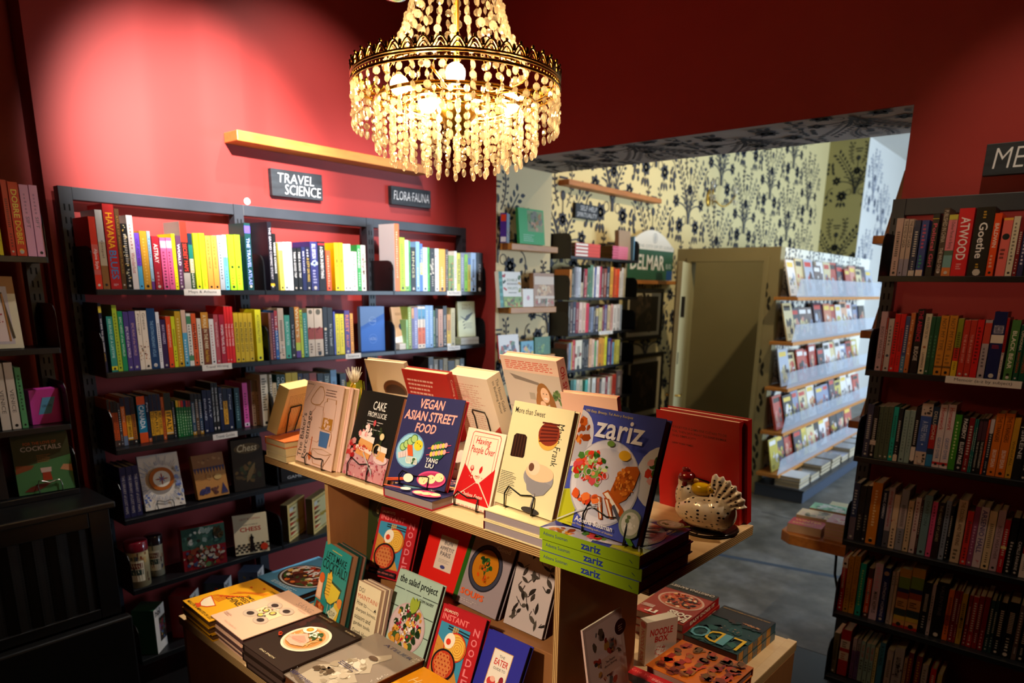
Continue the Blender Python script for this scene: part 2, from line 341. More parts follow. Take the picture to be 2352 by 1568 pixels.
def leafy(cv, pts, l, w, c, gap=.02):
    cv.L(pts, .011, c)
    for i in range(1, len(pts)):
        (x0, y0), (x1, y1) = pts[i - 1], pts[i]; a = math.atan2(y1 - y0, x1 - x0); f = .6 + .6 * i / len(pts)
        for sgn in (1, -1): cv.leaf(x1 + gap * math.cos(a + sgn * 1.57), y1 + gap * math.sin(a + sgn * 1.57), l * f, w * f, a + sgn * .75, c, True)
    cv.k += 1
def motif(cv, x, y, s=1., c=INK):                                  # one repeat of the damask: a fountain of stems, urn, roses and tendrils
    for sg in (1, -1):
        q = lambda a, b: (x + sg * a * s, y + b * s)
        leafy(cv, bez(q(.02, -.02), q(.08, .18), q(.27, .42), 10), .055 * s, .03 * s, c)
        for k, (ex, ey) in enumerate(((.17, .12), (.21, .06), (.12, .20))): cv.L(bez(q(.015, -.03), q(.06, ey * .9), q(ex, ey), 7), .013 * s, c)
        flower(cv, *q(.26, .07), .062 * s, 6, c, .3)
        for k in range(3): cv.leaf(*q(.30 + .02 * k, .15 + .05 * k), .075 * s, .035 * s, 1.57 - sg * (.5 - .3 * k), c, True)
        leafy(cv, bez(q(.05, .28), q(.13, .40), q(.10, .55), 6), .034 * s, .02 * s, c, .012)
        cv.L(bez(q(.30, -.02), q(.40, -.05), q(.36, -.2), 7), .009 * s, c)
        for k in range(4): cv.leaf(*q(.33 + .025 * (k % 2), -.07 - .05 * k), .06 * s, .034 * s, -1.57 + sg * (.7 if k % 2 else -.7), c, True)
        flower(cv, *q(.17, -.14), .075 * s, 7, c, .1)
        for k in range(3): cv.leaf(*q(.17 + .03 * (k - 1), -.22), .08 * s, .035 * s, -1.57 + sg * (k - 1) * .4, c, True)
        cv.ring(*q(.085, -.09), .035 * s, .042 * s, c, 14)
        for k in range(3): cv.E(*q(.39, .30 - .06 * k), .017 * s, .024 * s, c, 8, 0, True)
    cv.E(x, y + .36 * s, .028 * s, .035 * s, c); cv.L([(x, y + .33 * s), (x, y + .24 * s)], .008 * s, c)
    flower(cv, x, y + .19 * s, .055 * s, 8, c); cv.R(x - .05 * s, y + .475 * s, x + .05 * s, y + .49 * s, c); cv.R(x - .035 * s, y + .44 * s, x + .035 * s, y + .455 * s, c)
    for k in range(5): cv.L([(x + (k - 2) * .012 * s, y - .06 * s), (x + (k - 2) * .03 * s, y + .12 * s)], .007 * s, c)
    cv.R(x - .02 * s, y - .12 * s, x + .02 * s, y - .02 * s, c); cv.k += 1
class Wall(Cv):                                                    # same drawing, in metres, clipped to a rectangle of the wall
    def __init__(s, mb, o, ex, ey, n, w, h): s.mw, s.mh = w, h; Cv.__init__(s, mb, o, ex, ey, n, w, h, 'cream_paper', .00025)
    def P(s, pts, c, nk=False):
        q = clip01([(a / s.mw, b / s.mh) for a, b in pts]); s_as = None
        if len(q) < 3: return s
        f = list(range(len(q))); s.mb.add([s._p(*a) for a in q], [f[::-1] if s.flip else f], s.m, c)
        if not nk and s.k < 40: s.k += .15
        return s
def paper_wall(mb, o, ex, ey, n, w, h, spots, ink=INK, base='dac790'):
    o = Vector(o); ex = Vector(ex); ey = Vector(ey); q = [o, o + ex * w, o + ex * w + ey * h, o + ey * h]
    if ex.cross(ey).dot(Vector(n)) < 0: q = q[::-1]
    mb.add(q, [(0, 1, 2, 3)], 'cream_paper', base)
    cv = Wall(mb, o, ex, ey, n, w, h); cv.as_ = 1
    for sp in spots: cv.k = 1; motif(cv, *sp, ink)
BASE = 'd9cb9c'
mb = MB(); mb.box(1.037, VA, 0, UB, VA + .3, HC, 'red_paint'); mb.box(-2.6, VA + .13, 0, 1.037, VA + .3, HC, 'red_paint'); struct('wall_left', mb)
mb = MB()                                                          # red wall with the wide opening, papered on its inner faces
mb.box(UB, VJ + .001, 0, UJ, VA + .35, HC, 'red_paint'); mb.box(UB, -3.6, 0, UJ, VR - .001, HC, 'red_paint'); mb.box(UB, VR - .001, ZO + .001, UJ, VJ + .001, HC, 'red_paint')
paper_wall(mb, (UB + .002, VJ, 0), (1, 0, 0), (0, 0, 1), (0, -1, 0), UJ - UB, ZO, [(.0, 2.02, .8), (.56, 1.55, .7), (.02, 1.12, .8), (.5, .7, .7), (.1, .3, .8)], INK, 'dcc698')
paper_wall(mb, (UB + .002, VR, ZO), (0, 1, 0), (1, 0, 0), (0, 0, -1), VJ - VR, UJ - UB, [(.25, .12, .7), (.8, .28, .8), (1.35, .1, .75), (1.9, .3, .8)], '2e2e36', 'a49a94')  # soffit: same paper greyed and darkened, shade put into its colours
quad(mb, (UB + .002, VR, 0), (UJ, VR, 0), (UJ, VR, ZO), (UB + .002, VR, ZO), 'cream_paper', 'cfc6b0')
quad(mb, (UJ + .001, -3.6, 0), (UJ + .001, VR, 0), (UJ + .001, VR, HC), (UJ + .001, -3.6, HC), 'cream_paper', 'd9d0b4')
struct('wall_right', mb)
mb = MB()                                                          # back room: papered wall, and the pier at its far end
paper_wall(mb, (UJ, 3.4, 0), (1, 0, 0), (0, 0, 1), (0, -1, 0), 11.1 - UJ, HC, [(x, z + (.45 if i % 2 else 0), 1.06) for i, x in enumerate([.7, 1.42, 2.14, 2.86, 3.58, 4.3, 5.02, 5.74, 6.46]) for z in (.3, 1.2, 2.1, 3.0)])
paper_wall(mb, (11.1, 2.87, 0), (0, 1, 0), (0, 0, 1), (-1, 0, 0), .53, HC, [(.3, 2.2, 1.05), (.12, 3.25, 1.0), (.4, 1.2, 1.)], '2f2f28', 'a0935c')  # pier side turned from the window: same paper, shade put into its colours
paper_wall(mb, (11.1, 2.87, 0), (1, 0, 0), (0, 0, 1), (0, -1, 0), 2.4, HC, [(.5, 2.1, 1.), (1.2, 2.8, 1.), (1.9, 2.1, 1.), (.5, 3.2, 1)], '8f96a8', 'e2e0da')  # window-facing side: same paper paled, daylight put into its colours
mb.box(11.1, 3.4, 0, 13.5, 3.7, HC, 'white_paint'); mb.box(UJ, 3.402, 0, 11.1, 3.7, HC, 'white_paint')
struct('wall_back', mb)
mb = MB(); mb.box(13.5, -3.6, 0, 13.7, 3.7, HC, 'white_paint'); struct('wall_far', mb)
mb = MB()                                                          # street front of the back room with its window opening
for a, b, c, d in ((UJ, 5.4, 0, HC), (11.2, 13.7, 0, HC), (5.4, 11.2, 0, .45), (5.4, 11.2, 3.0, HC)): mb.box(a, -3.8, c, b, -3.6, d, 'white_paint')
struct('wall_street', mb)
mb = MB()
for x in (5.4, 8.26, 11.12): mb.box(x, -3.75, .45, x + .08, -3.65, 3.0, 'black_paint')
for z in (.45, 2.92): mb.box(5.4, -3.75, z, 11.2, -3.65, z + .08, 'black_paint')
w1 = struct('window_1', mb); mb = MB(); mb.box(5.48, -3.705, .53, 11.12, -3.70, 2.92, 'window_glass'); mb.build('pane', w1)
mb = MB(); mb.box(-2.8, -3.2, 0, -2.6, VA + .3, HC, 'red_paint'); struct('wall_rear', mb)
mb = MB(); mb.box(-2.8, -3.4, 0, UB, -3.2, HC, 'red_paint'); struct('wall_front', mb)
mb = MB(); mb.box(-2.8, -3.4, HC, UB, VA + .3, HC + .1, 'ceiling_paint'); mb.box(UB, -3.8, HC, 13.7, 3.7, HC + .1, 'white_paint'); struct('ceiling', mb)
mb = MB(); mb.box(UB + .05, -3.8, -.1, 13.7, 3.7, 0, 'concrete'); mb.box(-2.8, -3.4, -.1, UB + .05, VA + .3, -.001, 'black_paint')
mb.add([(4.31, 1.9, .0006), (4.36, 1.9, .0006), (4.83, -.4, .0006), (4.78, -.4, .0006)], [(3, 2, 1, 0)], 'matte', '4c5664')
mb.add([(5.0, -3, .0006), (5.012, -3, .0006), (5.512, 1.9, .0006), (5.50, 1.9, .0006)], [(0, 1, 2, 3)], 'matte', '3a3c3e'); struct('floor', mb)
# cubicle with the open door, and its papered side
mb = MB(); U0 = 6.0
for y0, y1, z0, z1 in ((2.13, 2.262, 0, 2.135), (2.93, 3.07, 0, 2.135), (2.262, 2.93, 2.02, 2.135)): mb.box(U0, y0, z0, U0 + .1, y1, z1, 'olive_paint')
mb.box(U0 - .012, 2.225, 0, U0, 2.262, 2.02, 'olive_paint'); mb.box(U0 - .012, 2.93, 0, U0, 2.967, 2.02, 'olive_paint'); mb.box(U0 - .012, 2.225, 2.02, U0, 2.967, 2.06, 'olive_paint')
mb.box(U0 + .1, 2.14, 0, 8.9, 2.2, 2.135, 'olive_paint'); mb.box(U0 + 1.0, 2.2, 0, U0 + 1.05, 3.4, 2.135, 'olive_paint')
paper_wall(mb, (U0 + .003, 2.1395, 0), (1, 0, 0), (0, 0, 1), (0, -1, 0), 2.9, 2.135, [(x, z, .8) for x in (.3, .95, 1.6, 2.25) for z in (1.75, 1.0, .3)], '6a6c74', 'e0dccc')
cv = Cv(mb, (U0 - .0005, 2.262, 0), (0, -1, 0), (0, 0, 1), (-1, 0, 0), .132, 2.135, 'matte')
for z in (1.66, 1.1, .78, .42, .2):                                # painted leaf sprigs beside the door frame
    for k in range(4): cv.leaf(.62 - .12 * k * (1 if z > 1 else -.3), (z - .05 + .055 * k) / 2.135, .55, .22, 1.9 - .45 * (k % 2), '2c2a1e')
struct('wall_cubicle', mb)
d1 = MB(M=T(U0 - .03, 2.93, 0) @ RZ(math.radians(200))); d1.box(0, -.02, .01, .66, .02, 2.0, 'door_paint'); o = struct('door_1', d1, .003)
h = MB(M=T(U0 - .03, 2.93, 0) @ RZ(math.radians(200)))
for s in (-1, 1): h.tube([(.60, s * .02, .89), (.60, s * .055, .89), (.55, s * .06, .885), (.50, s * .06, .89)], .008, 8, 'bright_brass')
h.build('door_handle', o)
h = MB(M=T(U0 - .03, 2.93, 0) @ RZ(math.radians(200))); h.box(.585, .02, 1.16, .612, .024, 1.26, 'black_metal'); h.box(.585, .02, 1.55, .606, .05, 1.72, 'black_metal'); h.build('door_bolt', o)
# wires on the alcove wall
mb = MB(); mb.tube([(1.02, VA + .02, 0), (1.02, VA + .02, 1.9)], .004, 6, 'matte', '8a3034'); tag(mb.build('conduit'), 'thin painted conduit running down the red alcove corner', 'conduit')
# ================================================================== library shelving
def bookcase(label, M, x0, secs, shelves, rail, depth=.22, gap=.19, lip=.022, labels=(), zb=0, top=None, cat='bookcase', skip_rail=False):
    root = thing('bookcase', label, cat, M); xs = [x0]
    for s in secs: xs.append(xs[-1] + s)
    z1 = top or rail[1]
    for i, x in enumerate(xs):
        mb = MB(); mb.box(x - .024, gap, zb, x + .024, gap + .05, z1, 'slate_metal')
        for k in range(int((z1 - .6) / .05)):
            for dx in (-.009, .009): zz = .6 + .05 * k; mb.add([(x + dx - .003, gap - .0005, zz), (x + dx + .003, gap - .0005, zz), (x + dx + .003, gap - .0005, zz + .025), (x + dx - .003, gap - .0005, zz + .025)], [(0, 1, 2, 3)], 'matte', '050505')
        if i == 0:
            for k in range(int((z1 - .6) / .05)): zz = .61 + .05 * k; mb.add([(x - .0246, gap + .012, zz), (x - .0246, gap + .004, zz), (x - .0246, gap + .004, zz + .026), (x - .0246, gap + .012, zz + .026)], [(0, 1, 2, 3)], 'matte', '8a7440' if zz > z1 - .3 else '0a0a0a')
        mb.build('upright', root)
    if not skip_rail:
        for a, b in zip(xs, xs[1:]): mb = MB(); mb.box(a + .025, gap + .001, rail[0], b - .025, gap + .049, rail[1], 'slate_metal'); mb.build('rail', root, .002)
    poly = [(.0, -lip), (.0, .115), (.006, .14), (.022, .158), (.045, .165), (depth - .03, .165), (depth - .03, -lip)]
    for li, z in enumerate(shelves):
        for si, (a, b) in enumerate(zip(xs, xs[1:])):
            mb = MB(); mb.box(a + .004, .0, z - lip, b - .004, .004, z, 'black_metal'); mb.box(a + .004, .004, z - .012, b - .004, depth - .035, z - .0005, 'black_metal')
            sh = mb.build('shelf', root, .0015)
            for x in (a + .0012, b - .0032):
                mb = MB(M=T(0, 0, z)); mb.prism(poly, x, x + .002, 'x', 'black_metal'); mb.ball((x + .001, .03, .12), .0016, .006, .006, 'matte', '020202', 8, 6); mb.build('end_bracket', sh)
            for (l, s, xa, xb, txt) in labels:
                if (l, s) == (li, si):
                    mb = MB(); mb.box(xa, -.0016, z - lip - .002, xb, -.0003, z + .003, 'print', 'e4dcd2')
                    Cv(mb, (xa, -.0016, z - lip - .002), (1, 0, 0), (0, 0, 1), (0, -1, 0), xb - xa, lip + .005, 'print').T(txt, .12, .25, .88, .8, '1c1c1c')
                    mb.build('shelf_label', sh)
    if zb:
        root.location.z = zb
        for c in root.children: c.location.z -= zb
    return root
LS = [1.746, 1.4155, 1.094, .784, .461, .12]                        # shelf tops, left case
RS = [1.842, 1.468, 1.104, .7274, .384, .07]
VF, UF = 3.05, 3.11
bookcase('wide black steel bookcase under the travel and flora chalkboard signs', T(0, VF, 0), 1.083, [.735, .787, .762], LS, (EYE + .313, EYE + .362),
         labels=[(0, 0, 1.43, 1.595, 'Maps & Atlases'), (1, 0, 1.48, 1.62, 'Travel Writing'), (2, 0, 1.5, 1.62, 'Travel Guides'), (1, 1, 2.26, 2.36, 'Science'), (0, 2, 3.02, 3.14, 'Big & Beautiful'), (1, 2, 3.02, 3.13, 'The Natural World')])
MR = cols((UF, 0, 0), (0, -1, 0), (1, 0, 0), (0, 0, 1))
bookcase('black steel memoir bookcase against the dark red wall beside the opening', MR, -.712, [.762], RS, (EYE + .305, EYE + .37), gap=.19, labels=[(1, 0, -.425, -.185, 'Memoir (a-z by subject)')])
bookcase('narrow black steel bookcase standing on the radiator cover', T(0, VF, 0), .176, [.76], [1.862, 1.527, 1.228, .965], (2.02, 2.06), top=2.06, zb=.9425)
V3 = 3.14
bookcase('black steel bookcase against the floral wallpaper in the back room', T(0, V3, 0), 4.42, [1.01], [2.012, 1.705, 1.43, 1.146, .86, .57], (2.1, 2.14), top=2.18, skip_rail=True, labels=[(2, 0, 4.85, 5.06, 'Psychology')])
# radiator cover
rt = thing('radiator_cover', 'black wooden radiator cover with a perforated metal grille', 'radiator cover', T(0, 0, 0))
VR_ = 2.86
mb = MB(); mb.box(-.9, VR_ - .02, .915, .985, VA + .12, .942, 'black_paint'); mb.build('top', rt, .006)
mb = MB(); mb.box(-.9, VR_, .47, -.8, VR_ + .02, .915, 'black_paint'); mb.box(.89, VR_, .47, .965, VR_ + .02, .915, 'black_paint'); mb.box(-.8, VR_, .85, .89, VR_ + .02, .915, 'black_paint'); mb.box(-.8, VR_, .47, .89, VR_ + .02, .51, 'black_paint')
mb.box(.945, VR_ + .02, 0, .965, VA + .1, .915, 'black_paint'); mb.build('frame', rt, .003)
mb = MB(); n = 22
for i in range(n):
    x0 = -.8 + 1.69 * i / n; x1 = x0 + 1.69 / n; xm = (x0 + x1) / 2
    mb.add([(x0, VR_ + .014, .51), (xm, VR_ + .004, .51), (xm, VR_ + .004, .85), (x0, VR_ + .014, .85)], [(0, 1, 2, 3)], 'perforated_metal'); mb.add([(xm, VR_ + .004, .51), (x1, VR_ + .014, .51), (x1, VR_ + .014, .85), (xm, VR_ + .004, .85)], [(0, 1, 2, 3)], 'perforated_metal')
mb.build('grille', rt)
mb = MB(); mb.box(-.9, VR_ - .05, .0, .985, VR_, .465, 'black_paint'); mb.build('base_board', rt, .008)
# ================================================================== display table
TM = RZ(-.0386); ZT, ZD = 1.163, .65
tb = thing('display_table', 'two-tier birch plywood display table covered with cookbooks', 'table', TM)
def slab(name, x0, y0, z0, x1, y1, z1, edge='ply_edge', face='birch', ax=2, bev=.0015):
    mb = MB(); mb.box(x0, y0, z0, x1, y1, z1, edge)
    ids = {2: (0, 1), 1: (2, 4), 0: (3, 5)}[ax]
    for i in ids: mb.m[i] = face
    return mb.build(name, tb, bev)
def bld(mb, name, bev=0): return mb.build(name, tb, bev)
TI = TM.inverted()
mb = MB(M=TM); 
def tslab(name, x0, y0, z0, x1, y1, z1, edge, face, ax):
    mb = MB(); mb.box(x0, y0, z0, x1, y1, z1, edge)
    for i in {2: (0, 1), 1: (2, 4), 0: (3, 5)}[ax]: mb.m[i] = face
    o = mb.build(name, tb, .0018); return o
tslab('tabletop', 1.222, .698, 1.135, 1.753, 2.333, ZT, 'ply_edge', 'birch', 2)
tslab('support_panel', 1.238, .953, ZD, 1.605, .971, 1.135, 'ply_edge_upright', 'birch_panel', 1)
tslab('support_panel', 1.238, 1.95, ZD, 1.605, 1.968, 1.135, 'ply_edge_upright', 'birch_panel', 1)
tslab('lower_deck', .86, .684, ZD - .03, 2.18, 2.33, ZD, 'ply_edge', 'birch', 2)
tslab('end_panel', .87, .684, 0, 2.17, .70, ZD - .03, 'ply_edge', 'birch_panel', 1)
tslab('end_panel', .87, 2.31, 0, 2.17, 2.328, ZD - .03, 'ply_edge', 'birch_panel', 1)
tslab('divider', 1.6, .972, ZD, 1.618, 1.949, 1.135, 'ply_edge', 'birch_panel', 0)
tslab('edge_strip', .87, .684, ZD, 2.18, .714, ZD + .004, 'birch', 'birch', 2)
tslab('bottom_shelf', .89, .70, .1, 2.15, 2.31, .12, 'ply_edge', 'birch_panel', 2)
# ================================================================== planks and signs on walls
def plank(label, x0, x1, y0, y1, z0, z1, m='dark_pine', cat='shelf', group=None, rot=False):
    mb = MB(); mb.box(x0, y0, z0, x1, y1, z1, m); o = mb.build('wall_plank', None, .003); return tag(o, label, cat, group)
plank('long pale pine plank shelf high on the bright red wall', 1.816, 3.03, 3.2, VA, 2.42, 2.466, 'pine')
plank('long pine plank shelf high on the floral wallpaper', 4.59, 6.065, 3.3, 3.4, 2.547, 2.588)
G = 'short pine ledges on the papered jamb'
PL = [('short pine ledge holding the green and purple books, upper of two on the papered jamb', 2.003, 2.042), ('short pine ledge holding three books, lower of two on the papered jamb', 1.612, 1.65), ('pine ledge hidden low behind the cream cookbooks on the papered jamb', 1.29, 1.328)]
for l, a, b in PL: plank(l, 3.42, 3.905, VJ - .1, VJ, a, b, 'pine', 'shelf', G)
for l, a in (('dark ledge end under the upper tan book at the far side of the opening', 1.985), ('dark ledge end under the middle tan book at the far side of the opening', 1.575), ('dark ledge end under the lowest tan book at the far side of the opening', 1.16)):
    plank(l, 3.45, 3.92, VR, VR + .105, a, a + .035, 'dark_pine', 'shelf', 'ledges on the hidden jamb')
mb = MB(); mb.prism([(3.395, .73), (3.395, 1.02), (3.44, 1.075), (3.94, 1.075), (3.94, .73)], .545, .60, 'z', 'dark_pine'); tag(mb.build('window_bench', None, .004), 'chunky wooden bench ledge with clipped corner holding paperbacks', 'bench')
mb = MB(); mb.tube([(3.42, .80, .545), (3.40, .79, .45), (3.36, .745, .33), (3.36, .70, .22)], .006, 8, 'matte', '0a0a0a'); tag(mb.build('power_cable'), 'black cable hanging below the wooden bench ledge', 'cable')
def board(label, M, w, h, lines, t=.03):
    o = thing('chalkboard_sign', label, 'sign', M, 'chalkboard category signs'); mb = MB(); mb.box(0, 0, 0, w, t, h, 'chalkboard'); mb.build('board', o, .002)
    mb = MB(); cv = Cv(mb, (0, 0, 0), (1, 0, 0), (0, 0, 1), (0, -1, 0), w, h, 'chalk', .0004)
    for t_, x0, y0, x1, y1 in lines: cv.T(t_, x0, y0, x1, y1, 'd8dce0', -.012, .12)
    mb.build('chalk_lettering', o)
board('slate sign chalked TRAVEL SCIENCE on the bright red wall', T(2.036, VA - .03, 2.207) @ Matrix.Rotation(-.01, 4, 'Y'), .30, .13, [('TRAVEL', .12, .52, .82, .86), ('SCIENCE', .24, .1, .96, .46)])
board('slate sign chalked FLORA-FAUNA near the corner of the red wall', T(2.81, VA - .03, 2.238) @ Matrix.Rotation(-.01, 4, 'Y'), .315, .103, [('FLORA·FAUNA', .06, .28, .95, .76)])
board('slate sign chalked MEMOIR on the dark red wall', cols((UB - .03, .447, 2.222), (0, -1, 0), (1, 0, 0), (0, 0, 1)), .36, .115, [('MEMOIR', .08, .2, .92, .85)])
board('slate sign chalked SELF HELP on the floral wallpaper', T(4.79, 3.37, 2.325), .325, .115, [('SELF HELP', .2, .55, .95, .88), ('SPIRITUALITY', .06, .12, .95, .42)])
mb = MB(); cv = None
ds = thing('street_name_sign', 'white and green street-name sign reading DELMAR propped on a shelf', 'street sign', T(5.56, 3.33, 1.86)); a = [(.86 * i / 12, .30 + .15 * math.sin(math.pi * i / 12)) for i in range(13)]
mb.prism([(0, 0)] + [(.86, 0)] + a[::-1], 0, .02, 'y', 'print', 'ece6da'); cv = Cv(mb, (0, 0, 0), (1, 0, 0), (0, 0, 1), (0, -1, 0), .86, .45)
cv.R(0, 0, 1, .60, '2f5f44').R(.86, 0, 1, .2, '1f4f86').T('DELMAR', .06, .2, .80, .5, 'efe9dc', .02).T('BLVD', .84, .24, .96, .34, 'cfd8d0').T('THE CITY OF ST. LOUIS', .2, .64, .97, .70, '9aa09a').ring(.56, .84, .045, .052, '9a9a98').E(.56, .84, .028, .038, 'c0c0bc')
mb.build('panel', ds)
for i, (l, x0, z0, z1) in enumerate((('dark framed picture hanging below the street-name sign', 5.62, 1.30, 1.78), ('dark framed picture leaning low beside the open door', 5.7, .5, 1.16))):
    f = thing('framed_picture', l, 'picture', T(x0, 3.36, z0)); w, h = .72, z1 - z0; mb = MB()
    mb.box(0, 0, 0, w, .03, .035, 'black_paint'); mb.box(0, 0, h - .035, w, .03, h, 'black_paint'); mb.box(0, 0, .035, .035, .03, h - .035, 'black_paint'); mb.box(w - .035, 0, .035, w, .03, h - .035, 'black_paint'); mb.build('frame', f)
    mb = MB(); mb.box(.035, .012, .035, w - .035, .02, h - .035, 'print', 'b8a988'); Cv(mb, (.035, .012, .035), (1, 0, 0), (0, 0, 1), (0, -1, 0), w - .07, h - .07).R(.08, .09, .92, .91, '241c14').B(.5, .5, .3, .28, 30, .03, .09, ['3a2c1e', '1a120c', '50402c'], 5 + i); mb.build('artwork', f)
mb = MB(); mb.box(5.5, 3.3, 1.82, 6.5, 3.4, 1.855, 'dark_pine'); tag(mb.build('picture_ledge', None, .003), 'narrow wooden ledge under the street-name sign', 'shelf')
# wall sconce with glass drops
sc = thing('crystal_sconce', 'small wall sconce with curled brass arms on the floral wallpaper', 'sconce', T(7.25, 3.4, 2.72)); mb = MB()
for s in (-1, 1): mb.tube([(0, -.01, 0)] + [(s * .28 * t, -.06 - .12 * t, -.1 * math.sin(3.14 * t) + .04 * t) for t in [i / 7 for i in range(1, 8)]], .008, 8, 'brass')
mb.ball((0, -.012, 0), .05, .012, .09, 'brass'); mb.build('arms', sc)
for s in (-1, 1):
    mb = MB(); mb.ball((s * .28, -.18, .09), .02, .02, .05, 'crystal', n=8, k=6)
    for k in range(5): mb.ball((s * (.28 + .03 * (k - 2)), -.18, -.02 - .03 * (k % 2)), .009, .009, .018, 'crystal', n=6, k=4)
    mb.build('glass_drops', sc)
# ================================================================== books standing spine out on the shelves
ONES = 'first second third fourth fifth sixth seventh eighth ninth tenth eleventh twelfth thirteenth fourteenth fifteenth sixteenth seventeenth eighteenth nineteenth'.split()
def ordinal(n):
    if n < 20: return ONES[n - 1]
    t = 'twenty thirty forty fifty sixty seventy'.split()[n // 10 - 2]
    return (t[:-1] + 'ieth') if n % 10 == 0 else t + '-' + ONES[n % 10 - 1]
def cname(hx):
    s = hx if len(hx) == 6 else ''.join(c * 2 for c in hx); r, g, b = [int(s[i:i + 2], 16) / 255 for i in (0, 2, 4)]
    h, sa, v = colorsys.rgb_to_hsv(r, g, b); h *= 360
    if v < .2: return 'black'
    if sa < .16: return 'white' if v > .8 else 'grey' if v > .33 else 'charcoal'
    if sa < .33 and v > .6 and (h < 75): return 'cream' if v > .75 else 'tan'
    n = 'red' if h < 14 or h >= 345 else 'orange' if h < 38 else 'yellow' if h < 64 else 'lime' if h < 85 else 'green' if h < 160 else 'teal' if h < 195 else 'blue' if h < 250 else 'purple' if h < 295 else 'pink'
    if n == 'orange' and v < .55: n = 'brown'
    if n == 'red' and sa < .6 and v > .6: n = 'pink'
    if n == 'orange' and sa < .55: n = 'tan'
    if n == 'blue' and v < .45: return 'navy'
    if n in ('blue', 'green', 'teal') and sa < .45 and v > .6: return 'pale ' + n
    return ('dark ' + n) if v < .5 and n != 'brown' else n
def on_plane(px, orient, pl, z):                                   # where a shelf line meets a column of the photograph
    r0, r2 = MM[0], MM[2]; k = (px - CX) / F; d = r2 * k - r0; dz = d[2] * (z - EYE)
    return -(d[1] * pl + dz) / d[0] if orient == 'A' else -(d[0] * pl + dz) / d[1]
def top_at(py, orient, pl, a):
    p = Vector((a, pl, 0)) if orient == 'A' else Vector((pl, a, 0)); k = (py - CY) / F; d = MM[2] * k - MM[1]
    return EYE - (d[0] * p[0] + d[1] * p[1]) / d[2]
def lum(h): c = lin(h); return .2 * c[0] + .7 * c[1] + .1 * c[2]
def spine_fn(t, h, cov, fields, seed):
    def fn(cv):
        did = False
        for f in fields:
            p = f.split(':')
            if p[0].startswith('%'): continue
            elif p[0].startswith('='): cv.R(0, float(p[1]), 1, float(p[2]), p[0][1:])
            elif p[0].startswith('@'): n = p[0][1:]; c = p[1].split(','); y0, y1 = float(p[2]), float(p[3]); cv.B(.5, (y0 + y1) / 2, .46, (y1 - y0) / 2 / cv.as_, int(n), .07, .22, c, seed)
            elif p[0].startswith('o'): cv.E(.5, float(p[2]), float(p[3]), float(p[3]), p[1], 12)
            else:
                did = True; c = p[1]; y0, y1 = (float(p[2]), float(p[3])) if len(p) > 3 else (.2, .85); wd = float(p[4]) if len(p) > 4 else .52
                bold = .012 if len(p) > 5 else 0
                if p[0] == '~': cv.G(.5 - wd / 2, y0, .5 + wd / 2, y1, max(3, int((y1 - y0) * h / .012)), c, .55, seed, .5)
                else: cv.T(p[0], .5 - wd / 2, y0, .5 + wd / 2, y1, c, bold, 0, -90)
        if not did:
            c = '1c1a18' if lum(cov) > .12 else 'd8d0c4'; r = random.Random(seed); a = r.uniform(.3, .45)
            cv.G(.28, a, .72, r.uniform(.75, .9), max(4, int(.45 * h / .008)), c, .5, seed, .0); cv.G(.36, .12, .64, a - .06, max(2, int(.2 * h / .009)), c, .4, seed + 1, .0)
        if t > .009 and seed % 3: cv.E(.5, .055, .22, .22, '1c1a18' if lum(cov) > .2 else 'c8c0b4', 8)
    return fn
NB = [0]
